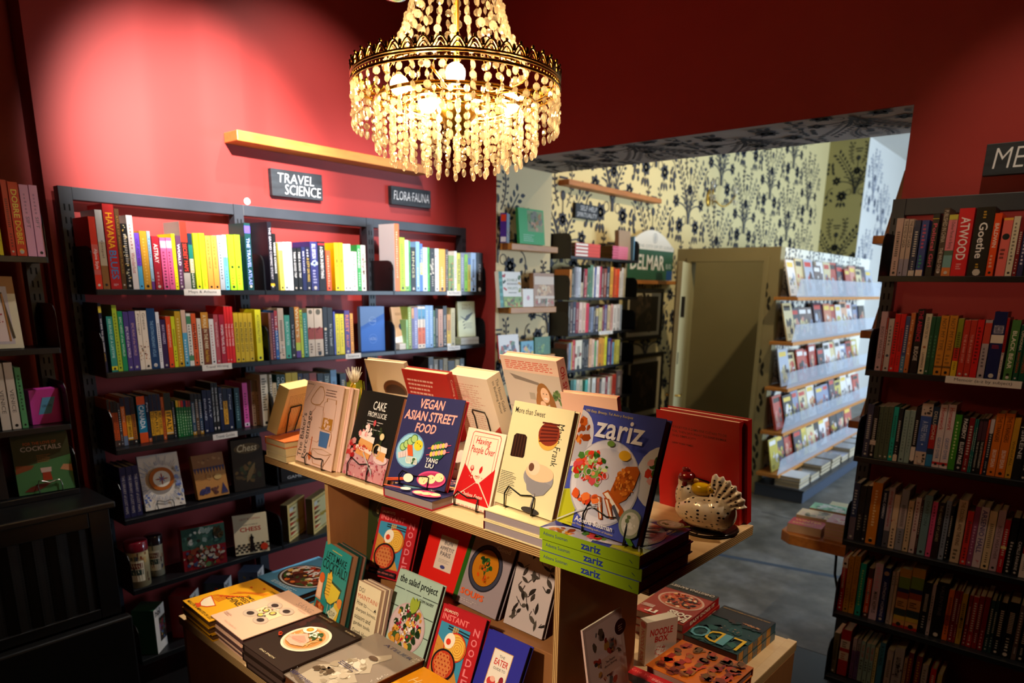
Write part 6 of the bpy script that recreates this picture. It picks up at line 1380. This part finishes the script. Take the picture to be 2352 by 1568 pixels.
for k, (u, v, r_, h_, l) in enumerate(((1.135, 3.105, .046, .205, 'larger round jigsaw tube with burgundy lid and bookshelf label'), (1.235, 3.165, .036, .19, 'smaller round jigsaw tube with a dark lid and cream label'))):
    o = thing('jigsaw_tube', l, 'jigsaw tube', T(u, v, LS[4] + .0006) @ RZ(-2.0 - .6), 'jigsaw tubes on the wide bookcase'); mb = MB(); mb.lathe([(0, 0), (r_, 0), (r_, h_ - .035)], 28, 'print', 'd8c08c' if k == 0 else 'c8bc9c')
    for j in range(26): rr = random.Random(j + 40 * k); a = rr.uniform(-1.6, 1.6); z = rr.uniform(.02, h_ - .05); da = rr.uniform(.08, .24); dz = rr.uniform(.01, .028); R_ = r_ + .0004; mb.add([(R_ * math.cos(a + s * da / 3), R_ * math.sin(a + s * da / 3), zz) for zz, ss in ((z, (0, 1, 2, 3)), (z + dz, (3, 2, 1, 0))) for s in ss], [list(range(8))], 'print', rr.choice(['8a3c24', '5a2c1c', 'c8a060', '3a3c50', 'a87040', '6a6a58']))
    for (a0, a1, z0, z1, cc) in ((-.1, 1.2, .03, .125, 'e8dcc0'), (.0, 1.1, .09, .115, '7a3424'), (.0, 1.1, .06, .085, '3c5048')): R_ = r_ + .0008; n = 6; mb.add([(R_ * math.cos(a0 + (a1 - a0) * i / n), R_ * math.sin(a0 + (a1 - a0) * i / n), z0) for i in range(n + 1)] + [(R_ * math.cos(a0 + (a1 - a0) * i / n), R_ * math.sin(a0 + (a1 - a0) * i / n), z1) for i in range(n, -1, -1)], [list(range(2 * n + 2))], 'print', cc)
    mb.build('tube', o); mb = MB(); mb.lathe([(r_ + .002, h_ - .04), (r_ + .002, h_), (r_ - .002, h_ + .003), (0, h_ + .003)], 28, 'gloss', '6a1420' if k == 0 else '2c2024'); mb.build('lid', o)
for k, (u, l) in enumerate(((1.87, 'brown-sided boxed backgammon set nearest the bay divider'), (2.02, 'yellow-sided boxed backgammon set beside the brown one'))):
    cookbook(l, cols((u, VF + .02, LS[4] + .0006), (math.cos(.55), math.sin(.55), 0), (-math.sin(.55), math.cos(.55), 0), (0, 0, 1)), .2, .2, .04, 'e0c078', lambda c: (c.R(.06, .06, .94, .94, 'a88c48'), c.R(.09, .09, .91, .91, 'e0cc90'), [c.P([(.10, .13 + .13 * j), (.10, .23 + .13 * j), (.5, .18 + .13 * j)], ('a83820', '5a4420')[j % 2]) for j in range(6)], c.T('Backgammon', .45, .35, .95, .5, 'c8a020', .02, .15), c.R(.1, .78, .3, .88, 'd8d0c0')), group=FG, hard=False, page='d8c890', spc='4a3a18', cat='boxed game', name='game_box')
for k, (u, v, cc, l) in enumerate(((1.16, 3.06, '1c4a34', 'green and white boxed puzzle on the lowest shelf'), (1.34, 3.09, '8a1c1c', 'red and white boxed puzzle on the lowest shelf'), (1.52, 3.11, '4a5a6a', 'grey and white boxed puzzle on the lowest shelf'), (1.70, 3.11, '7a8aa8', 'pale blue and white boxed puzzle on the lowest shelf'))):
    o = thing('puzzle_box', l, 'puzzle box', T(u, v, LS[5] + .0006) @ RZ(.75), 'boxed puzzles on the lowest shelf'); mb = MB(); mb.box(-.0, -.0, 0, .10, .10, .215, 'print', cc); mb.c[2] = 'e8e0d8'
    Cv(mb, (0, 0, 0), (1, 0, 0), (0, 0, 1), (0, -1, 0), .1, .215).T('hol', .1, .82, .6, .96, '1c1a1c', .03).R(.38, .2, 1, .74, '3a3028').B(.7, .46, .3, .5, 30, .05, .12, ['6a4a7a', '3a6a5a', 'a88a50', '4a5a8a', '8a3c34'], k + 3)
    Cv(mb, (0, .1, 0), (0, -1, 0), (0, 0, 1), (-1, 0, 0), .1, .215).B(.5, .5, .4, .9, 30, .06, .15, [cc, 'a8301c', '3a5c84', 'c8a860'] if k > 1 else [cc], k)
    mb.build('box', o)
cookbook('blue gift book facing out beside the bay divider', lean_M(2.42, 3.12, LS[1] + .001, -.145, .0), .152, .245, .03, '3c6ab8', lambda c: (c.P([(0, .55), (1, .85), (1, 1), (0, 1)], '6484b4'), c.ring(.5, .68, .14, .15, '88a8d8'), c.T('The Little', .36, .66, .64, .7, 'a8c0e0'), c.ring(.5, .28, .16, .17, '6c94dc'), c.T('of The\nWoman', .36, .25, .64, .31, 'a8c0e8')), group=FG, page='c8d0dc', spc='7898c8')  # upper diagonal area: edge of the shelf's cast shadow painted into the cover
def birdbook(c): c.G(.2, .78, .8, .86, 2, '7a5a40', .4).E(.55, .45, .22, .2, '34345c').P([(.4, .4), (.62, .5), (.9, .2), (.6, .1)], '2c2c50').P([(0, 0), (1, 0), (1, .25), (0, .15)], 'e8e4e0')
for k in range(2): cookbook(('upper white paperback under the blue-bird book', 'lower white paperback under the blue-bird book')[k], flat_M(2.66, 3.075, LS[1] + .034 - .0165 * k, 0, .11, .1, 0), .11, .1, .016, 'e8e4e0', group=FG, hard=False, page='e8e4dc')
cookbook('tan book with a dark blue bird on its cover', lean_M(2.655, 3.105, LS[1] + .038, -.098, .2), .115, .205, .014, 'd0ac88', birdbook, group=FG)
def eagle(c): c.P([(.1, .6), (.4, .52), (.5, .6), (.9, .7), (.62, .5), (.45, .44)], '1c1810').T('ONLY', .25, .86, .75, .93, 'a08860').T('BIRDS', .25, .77, .75, .84, 'a08860'); [c.leaf(.25 + .02 * k, .4 - .09 * k, .16, .05, .6, '2c2818') for k in range(3)]; c.G(.4, .25, .85, .42, 4, '8a8468', .35)
for k in range(2): cookbook(('upper pale green gift box under the eagle book', 'lower pale green gift box under the eagle book')[k], flat_M(3.165, 3.075, LS[1] + .044 - .0215 * k, 0, .165, .11, 0), .165, .11, .0208, 'e0e0d4', group=FG, hard=False, page='dcdcd4', spc='b8c0a0')
cookbook('pale green book with a flying eagle on its cover', lean_M(3.172, 3.10, LS[1] + .049, -.12, .07), .14, .22, .016, 'd0d4a8', eagle, group=FG)
mb = MB(); mb.lathe([(0, 0), (.016, 0), (.016, .004), (0, .005)], 20, 'gloss', 'e8e8e4'); o = mb.build('round_sensor', None, 0, T(1.87, VF + .2, EYE + .38) @ Matrix.Rotation(1.57, 4, 'X')); tag(o, 'small round white disc on the rail of the wide bookcase', 'sensor')
# alcove bookcase
cookbook('green cookbook with cocktail glasses on a white wire stand', lean_M(.735, 3.08, .968, -.12, .1), .187, .231, .02, '4a7a48', lambda c: (c.P([(0, .45), (1, .6), (1, 1), (0, 1)], '3c3c20'), c.T('FOR THE LOVE OF', .2, .82, .78, .87, 'c85a28', .008), c.T('COCKTAILS', .14, .72, .86, .80, 'c8b4a0', .012), c.P([(0, .36), (.28, .42), (.34, .48), (.02, .5)], '8a4a28'), c.P([(.78, .36), (1, .3), (1, .42), (.85, .44)], 'c88a60'), c.P([(.45, .2), (.62, .2), (.6, .34), (.46, .34)], 'a83c20'), c.P([(.44, .34), (.62, .34), (.63, .42), (.43, .42)], 'd0b0a0'), c.leaf(.1, .05, .5, .12, .25, '6a2c20'), c.G(.4, .52, .66, .66, 5, 'a86830', .3)), group='alcove items'); stand(.187, 'white wire stand under the green cocktail book', lean_M(.735, 3.08, .968, -.12, .1), 'silver_wire', .002, .36, .75, .05)
cookbook('dark book at the picture edge beside the green cocktail book', lean_M(.50, 3.09, .968, -.1, .1), .2, .2, .02, '2a2220', None, group='alcove items')
cookbook('cream cookbook with a pink-flecked loaf on the alcove bookcase', lean_M(.58, 3.10, 1.53, -.08, .14), .245, .262, .02, 'e4dcc0', lambda c: (c.R(0, .76, 1, 1, 'a87038'), c.R(.1, .06, .9, .86, 'c8c0c8'), c.P([(.3, .1), (.85, .1), (.8, .78), (.35, .7)], 'ecd8d8'), c.B(.6, .4, .2, .3, 40, .008, .02, ['b83050', 'd87890', '8a2038'], 3), c.L([(.82, .78), (.9, .14)], .03, '3a3024'), c.L([(.85, .1), (.83, .76)], .02, 'b8783c')), group='alcove items')
cookbook('pink boxed set with a blue diamond window', lean_M(.825, 3.12, 1.229, .05, -.02), .11, .135, .05, 'c83ca0', lambda c: (c.P([(.22, .28), (.62, .28), (.80, .76), (.4, .76)], '58a0d0'), c.P([(.2, .26), (.22, .28), (.4, .76), (.37, .76)], '8a2470'), c.T('LORE / FIVE', .36, .48, .66, .55, '1c2c50', .005)), group='alcove items', hard=False, page='c83ca0', cat='boxed set', name='boxed_set')
# ================================================================== ledges on the papered jamb
JG = 'books on the papered jamb ledges'
def art(pal, seed, title=None, tc='201c18', box=(.15, .6, .85, .8)): return lambda c: (c.B(.5, .35, .4, .3, 22, .06, .14, pal, seed), c.T(title, *box, tc, .008) if title else None)
cookbook('green hardback with a garden photo on the upper jamb ledge', lean_M(3.512, 2.892, 2.046, -.03, .1), .25, .218, .022, '3aa860', lambda c: (c.R(.34, .36, .96, .96, '8a9a6a'), c.B(.65, .66, .28, .22, 30, .05, .1, ['6a8a4a', 'a8784a', '4a5a3a', 'c89878', '7a7a6a'], 3), c.G(.15, .08, .6, .3, 4, 'b0e0c0', .4)), group=JG)
cookbook('purple-spined guidebook turned sideways on the upper jamb ledge', lean_M(3.385, 2.895, 2.043, .5, .0), .09, .175, .04, '8a96a4', art(['a8b4bc', 'e8d8b8', '6a7a8a', 'c8a080'], 4), lambda c: (c.R(.1, .72, .9, .95, 'd84018'), c.R(.08, .03, .92, .2, 'e0e0ec')), group=JG, hard=False, spc='4a2a90')
cookbook('white and teal book of berries and fruits on the middle jamb ledge', lean_M(3.335, 2.895, 1.652, -.0, .1), .215, .22, .03, 'e8e4dc', lambda c: (c.R(0, 0, .16, 1, '3a8078'), [c.R(0, .12 + .2 * k, .16, .2 + .2 * k, '58a098') for k in range(4)], c.T('EDIBLE', .36, .73, .84, .80, '7a8a6a'), c.T('BERRIES', .36, .63, .84, .69, '6a6a6a'), c.T('FRUITS', .38, .5, .84, .57, '7a8a6a'), c.G(.4, .40, .8, .46, 1, '8a8a80', .4), [c.B(x, y, .05, .05, 4, .03, .05, [q], k) for k, (x, y, q) in enumerate(((.24, .9, 'b83040'), (.24, .7, '34503c'), (.25, .5, 'c84030'), (.93, .85, '4a6a38'), (.92, .68, 'd8a030'), (.92, .48, '98a838')))], c.R(.16, 0, 1, .3, '7a9a4a'), c.B(.58, .15, .4, .12, 26, .04, .08, ['4a5a2c', '7a4a28', 'a8b858', 'c87838'], 8)), group=JG)
cookbook('small white box with a pink flower on the middle jamb ledge', lean_M(3.555, 2.892, 1.652, .0, .04), .11, .115, .03, 'f0e8dc', lambda c: flower(c, .5, .5, .16, 6, 'e098a8'), group=JG, hard=False, page='e8dcd0', cat='gift box', name='gift_box')
cookbook('brown foraging book with mushroom photos on the middle jamb ledge', lean_M(3.675, 2.895, 1.652, -.03, .06), .215, .218, .04, 'a87850', lambda c: (c.R(.05, .66, 1, .9, 'd8c0a8'), c.B(.52, .46, .4, .16, 26, .06, .11, ['c89868', 'e0c8a0', '8a5a34', 'd8b080'], 5), c.R(.05, .24, 1, .32, 'd8c0a8'), c.B(.52, .13, .4, .08, 16, .05, .09, ['b84828', '6a6a40', 'd8c8b0', '8a4a30'], 6)), group=JG)
cookbook('white flower journal on the lowest jamb ledge', lean_M(3.33, 2.892, 1.33, .0, .12), .2, .15, .012, 'e0dcd8', art(['a83828', '5a7a5a', 'c8c8d0', '3a4a5a'], 7), group=JG, spc='c82c2c')
cookbook('small blue notebook on the lowest jamb ledge', lean_M(3.545, 2.89, 1.33, .0, .05), .13, .1, .01, '58a0b8', art(['d8c048', '2c5a78', 'e8a080'], 8), group=JG, hard=False)
cookbook('small green landscape book on the lowest jamb ledge', lean_M(3.69, 2.89, 1.33, .0, .05), .17, .12, .015, '2c6a44', art(['6a9a50', '1c4a34', '98b060', '3a7a58'], 9), group=JG)
for k, (z, l, hh) in enumerate(((2.0215, 'tan hardback leaning on the upper ledge at the far side of the opening', .27), (1.6115, 'tan hardback leaning on the middle ledge at the far side of the opening', .24), (1.1965, 'tan hardback leaning on the lowest ledge at the far side of the opening', .22))):
    x = Vector((-1, 0, 0)); bk = Vector((0, -1, 0)); up = Vector((0, -math.sin(.17), math.cos(.17))); M = cols((3.72, VR + .076, z + .004), x, up.cross(x), up); cookbook(l, M, .2, hh, .03, 'b08058', None, group='tan books at the far side of the opening', page='c09878')
# bench paperbacks
BG = 'books on the wooden bench ledge'
for i, (l, u, v, psi, w, d, zt, t, cov, fr) in enumerate((
    ('red and yellow paperback at the front of the bench ledge', 3.425, 1.045, -1.5, .16, .12, .645, .044, 'c02838', lambda c: c.T('WINTER', .1, .6, .9, .85, 'e8b040', .02).G(.1, .2, .8, .45, 3, 'e8c860', .4)),
    ('cream novel with a floral sketch on the bench ledge', 3.565, 1.05, -1.5, .2, .13, .655, .054, 'e0d4b4', art(['6a6450', 'd8c8b8', '98a088'], 4)),
    ('mint green paperback at the back of the bench ledge', 3.715, 1.03, -1.5, .2, .12, .66, .058, '88d0a8', art(['d8e8e0', '58a080', 'f0f0ec'], 5)),
    ('pale yellow booklet at the far end of the bench ledge', 3.845, .97, -1.5, .18, .09, .655, .053, 'd0cca0', None))):
    cookbook(l, flat_M(u, v, zt, psi, w, d, 0), w, d, t, cov, fr, group=BG, hard=False, page='c8a884')
for i in range(5): cookbook(('topmost', 'second', 'third', 'fourth', 'lowest')[i] + ' pink-and-white paperback of the pile on the bench ledge', flat_M(3.44 + .002 * (i % 2), .872, .69 - .018 * i, -1.55, .12, .15, 0), .12, .15, .0174, 'd8a8b8', art(['f0e8ec', 'c85a80', 'e8d8d8'], 6) if i == 0 else None, group=BG, hard=False, page='d0b494')
# back room bookcase, top shelf
for i in range(4): cookbook(('topmost', 'second', 'third', 'lowest')[i] + ' red-spined hardback of the pile on the back room bookcase', flat_M(4.53, 3.18, 2.012 + .026 * (4 - i), 0, .35, .13, 1), .13, .35, .025, 'd8d0c0', None, lambda c: c.R(0, 0, 1, .48, 'd04030').R(.25, .5, .8, .97, 'e8e4dc'), group='red and white hardbacks on the back room bookcase', page='a89068', spc='b0281c')
for i in range(5): cookbook(('topmost', 'second', 'third', 'fourth', 'lowest')[i] + ' pink paperback of the pile on the back room bookcase', flat_M(4.93 + .004 * (i % 2), 3.17, 2.012 + .021 * (5 - i), .0, .36, .13, 1), .13, .24, .02, 'd87088', None, lambda c: c.R(.2, .62, .8, 1, 'b84868'), group='pink paperbacks on the back room bookcase', hard=False, page='7a6030')
cookbook('tan-backed book standing at the end of the back room bookcase top', lean_M(5.20, 3.20, 2.013, 0, .05), .19, .24, .04, 'a08468', None, group='books at the end of the back room bookcase', hard=False, page='e0d8c8')
cookbook('slim pale blue book at the end of the back room bookcase top', cols((5.415, 3.18, 2.013), (0, 1, 0), (-1, 0, 0), (0, 0, 1)), .12, .2, .012, '78a8c8', None, group='books at the end of the back room bookcase', hard=False)
# magazine ledges
MG = 'magazines on the acrylic-fronted ledges'; rr = random.Random(21)
COLS = ['b8483a', 'd8a888', '2c2a30', 'e0dcd8', '8a94b0', 'c87858', 'd8c898', '4a4050', 'b0b8c8', 'a83a30', 'e8e4e0', '6a5a58', 'c8b850', '3a3c4a', 'd09080']
for li, z in enumerate((1.701, 1.333, .945, .562, .19)):
    nm = ('top', 'second', 'middle', 'fourth', 'lowest')[li]
    o = thing('magazine_ledge', f'{nm} wooden magazine ledge with clear acrylic front in the back room', 'magazine ledge', T(5.93, 1.93, z), 'magazine ledges'); mb = MB(); mb.box(0, 0, 0, 2.72, .1985, .028, 'pine'); mb.build('ledge', o, .002)
    mb = MB(); mb.add([(0, .012, .028), (2.72, .012, .028), (2.72, -.008, .175), (0, -.008, .175)], [(0, 1, 2, 3)], 'acrylic'); mb.add([(0, .015, .028), (2.72, .015, .028), (2.72, -.005, .175), (0, -.005, .175)], [(3, 2, 1, 0)], 'acrylic'); mb.build('acrylic_front', o)
    x = 5.97; n = 0
    while x < 8.42:
        n += 1; w = rr.uniform(.2, .24); h = rr.uniform(.26, .32); c0 = rr.choice(COLS); t = rr.uniform(.008, .022); yaw = rr.uniform(-.12, .12); tl = rr.uniform(.2, .26)
        def mf(c, s=n + 20 * li, q=c0): c.R(.08, .8, .8, .93, rr.choice(['f0ece8', '1c1a1c', 'c83a30', 'e8c850'])).B(.5, .4, .36, .3, 12, .08, .2, [rr.choice(COLS) for _ in range(4)], s).G(.1, .08, .5, .2, 3, 'f0f0f0' if lum(q) < .2 else '2c2a2a', .4)
        mb = MB(); mb.box(0, 0, 0, w, t, h, 'gloss', c0); mb.box(.001, .001, h, w - .001, t - .001, h + .0004, 'page', 'e0dcd4'); mf(Cv(mb, (0, 0, 0), (1, 0, 0), (0, 0, 1), (0, -1, 0), w, h, 'gloss'))
        M = lean_M(x, 1.985 + rr.uniform(0, .03), z + .034 + t * .3, yaw * .3, tl); tag(mb.build('magazine', None, 0, M), f'{cname(c0)} magazine, {ordinal(n)} from the door end on the {nm} acrylic-fronted ledge', 'magazine', MG); x += w * rr.uniform(.78, .95) + .02
mb = MB(); mb.box(5.96, 1.72, 0, 9.0, 2.139, .10, 'matte', '3a4250'); mb.box(5.95, 1.71, .10, 9.0, 2.139, .115, 'slate_metal'); tag(mb.build('low_platform', None, .003), 'low dark platform under the magazine ledges carrying piled books', 'platform')
x = 5.98
for i in range(8):
    nb_ = rr.choice((2, 3, 3, 4)); w = rr.uniform(.22, .30); d = rr.uniform(.2, .26); t = .032
    for j in range(nb_):
        c0 = rr.choice(['8a8278', 'b8b0a4', '5a5448', 'd0ccc8', '98a0b0', '6a6458']); mb = MB(); mb.box(0, 0, 0, w, d, .004, 'gloss', c0); mb.box(.003, .004, .004, w - .003, d - .003, t - .004, 'page', 'b8a88c'); mb.box(0, 0, t - .004, w, d, t - .0008, 'gloss', c0)
        tag(mb.build('hardcover_book', None, 0, T(x + rr.uniform(-.008, .008), 1.76, .1155 + t * j)), f'{cname(c0)} book, {ordinal(nb_ - j)} from the top of the {ordinal(i + 1)} platform pile from the door', 'book', 'piled books on the low platform')
    x += w + .05
# ================================================================== chandelier
CHX, CHY, CHZ = 1.203, 1.18, 2.216
ch = thing('crystal_chandelier', 'brass basket chandelier hung with tiers of glowing crystal strands', 'chandelier', T(CHX, CHY, CHZ))
OCT = [(math.cos(math.pi / 8 + math.pi / 4 * i), math.sin(math.pi / 8 + math.pi / 4 * i)) for i in range(8)]
def bead(mb, o, r, a):
    ca, sa = math.cos(a), math.sin(a); P = lambda x, y, z: (o[0] + x * ca - y * sa, o[1] + x * sa + y * ca, o[2] + z)
    v = [P(r * x, 0, r * y) for x, y in OCT] + [P(r * .5 * x, -r * .38, r * .5 * y) for x, y in OCT] + [P(r * .5 * x, r * .38, r * .5 * y) for x, y in OCT]
    f = [(i, (i + 1) % 8, 8 + (i + 1) % 8, 8 + i) for i in range(8)] + [(i, 16 + i, 16 + (i + 1) % 8, (i + 1) % 8) for i in range(8)] + [tuple(range(8, 16)), tuple(range(23, 15, -1))]
    mb.add(v, f, 'crystal', 'fff')
def drop(mb, o, r): mb.ball((o[0], o[1], o[2] - r), r * .8, r * .5, r * 1.2, 'crystal', 'fff', 8, 6)
crg = random.Random(5)
def hang(mb, x, y, z, n, gap, r, end=True):
    mb.tube([(x, y, z + .012), (x, y, z - gap * n)], .0005, 4, 'brass')
    for k in range(n): bead(mb, (x, y, z - gap * k - r * .5), r, crg.uniform(0, 3.14))
    if end: drop(mb, (x, y, z - gap * n + .004), r * 1.15)
R0, R1, R2, R3 = .226, .178, .115, .07
for i in range(48): a = 2 * math.pi * i / 48; mb = MB(); hang(mb, R0 * math.cos(a), R0 * math.sin(a), -.02, 4, .0178, .0078); mb.build('crystal_strand', ch)
for i in range(26): a = 2 * math.pi * i / 34; mb = MB(); hang(mb, R1 * math.cos(a + 2.0), R1 * math.sin(a + 2.0), -.05, 5, .017, .0075); mb.build('crystal_strand', ch)
for i in range(26):
    a = 2 * math.pi * i / 26; mb = MB(); pts = []; z = .025
    while z < .37: r_ = .05 + .108 * math.exp(-(z - .02) / .16); pts.append((r_ * math.cos(a), r_ * math.sin(a), z)); z += .0205
    mb.tube(pts, .0005, 4, 'brass')
    for k, p in enumerate(pts): bead(mb, p, .0085 if k % 3 else .0095, crg.uniform(0, 3.14))
    mb.build('crystal_strand', ch)
mb = MB()
for i in range(26, 34): a = 2 * math.pi * i / 34; hang(mb, R1 * math.cos(a + 2.0), R1 * math.sin(a + 2.0), -.05, 5, .017, .0075)
for R_, n, z, k in ((.146, 22, -.058, 6), (R2, 18, -.06, 6), (R3, 10, -.062, 7)):
    for i in range(n): a = 2 * math.pi * (i + .3) / n; hang(mb, R_ * math.cos(a), R_ * math.sin(a), z, k, .017, .0075)
o = mb.build('inner_crystal_strands', ch); o['kind'] = 'stuff'
def hoop(mb, R_, z, r=.0025, m='brass', n=72): mb.tube([(R_ * math.cos(2 * math.pi * i / n), R_ * math.sin(2 * math.pi * i / n), z) for i in range(n)], r, 6, m, closed=True)
mb = MB(); n = 44; Rb = .229
for z, r in ((-.014, .003), (-.002, .0022), (.0035, .0022)): hoop(mb, Rb, z, r)
mb.lathe([(Rb - .0015, -.0135), (Rb - .0015, -.010)], 72, 'brass')
for i in range(120): a = 2 * math.pi * i / 120; mb.ball((Rb * math.cos(a), Rb * math.sin(a), -.008), .0022, .0022, .0022, 'bright_brass', n=5, k=4)
for i in range(n):
    a0 = 2 * math.pi * i / n; da = 2 * math.pi / n
    mb.tube([(Rb * math.cos(a0 + da * t), Rb * math.sin(a0 + da * t), .0035 + .02 * math.sin(math.pi * t)) for t in [k / 6 for k in range(7)]], .002, 5, 'brass'); mb.tube([(Rb * math.cos(a0 + da * (.2 + .6 * t)), Rb * math.sin(a0 + da * (.2 + .6 * t)), .0035 + .011 * math.sin(math.pi * t)) for t in [k / 5 for k in range(6)]], .0017, 5, 'brass')
    mb.ball((Rb * math.cos(a0), Rb * math.sin(a0), .016), .004, .004, .007, 'brass', n=6, k=4); mb.ball((Rb * math.cos(a0 + da / 2), Rb * math.sin(a0 + da / 2), .026), .0035, .0035, .004, 'brass', n=6, k=4)
mb.build('crown_band', ch)
for R_, z in ((R1, -.043), (.146, -.051), (R2, -.053), (R3, -.055)): mb = MB(); hoop(mb, R_, z, .0038, 'bright_brass'); mb.build('inner_hoop', ch)
for k in range(4):
    a = .5 + math.pi / 2 * k
    for rr_, z0, z1 in ((R0, -.03, -.014), (R1, -.045, -.043)): mb = MB(); mb.tube([(.01 * math.cos(a), .01 * math.sin(a), z0), (rr_ * math.cos(a), rr_ * math.sin(a), z1)], .003, 6, 'bright_brass'); mb.build('arm', ch)
mb = MB(); hoop(mb, .158, .02, .003, 'brass'); mb.build('inner_hoop', ch); mb = MB(); hoop(mb, .05, .39, .004, 'brass', 32); mb.build('inner_hoop', ch)
mb = MB(); mb.tube([(0, 0, -.1), (0, 0, HC - CHZ)], .0065, 10, 'brass'); mb.lathe([(0, -.11), (.02, -.105), (.03, -.08), (.05, -.06), (.048, -.045), (.01, -.03)], 20, 'brass'); mb.lathe([(.02, HC - CHZ - .05), (.06, HC - CHZ - .005), (.06, HC - CHZ)], 24, 'brass'); mb.build('stem', ch)
BA = [math.atan2(math.sin(t), math.cos(t)) for t in (2.25, 3.75, 4.9, .2, 1.2)]
for k, (a, R_, z) in enumerate(((2.45, .125, -.012), (3.9, .115, -.012), (-.9, .12, -.04), (.35, .12, -.025), (1.4, .12, -.02), (3.1, .085, -.055))):
    mb = MB(); p = (R_ * math.cos(a), R_ * math.sin(a), z); mb.ball(p, .021, .021, .021, 'bulb_glow', n=12, k=8); mb.build('bulb', ch)
    mb = MB(); mb.tube([(.03 * math.cos(a), .03 * math.sin(a), -.05), ((R_ - .02) * math.cos(a), (R_ - .02) * math.sin(a), z)], .009, 8, 'brass'); mb.build('socket', ch)
gl = thing('pendant_spotlight', 'round chrome spotlight hanging beyond the chandelier at the picture top', 'spotlight', T(1.47, 1.68, 2.60)); mb = MB(); mb.lathe([(.02, .05), (.035, .03), (.04, -.01), (.036, -.03), (.025, -.032), (0, -.028)], 20, 'chrome'); mb.build('head', gl); mb = MB(); mb.tube([(0, 0, .04), (0, 0, HC - 2.60)], .004, 6, 'black_metal'); mb.build('cord', gl)
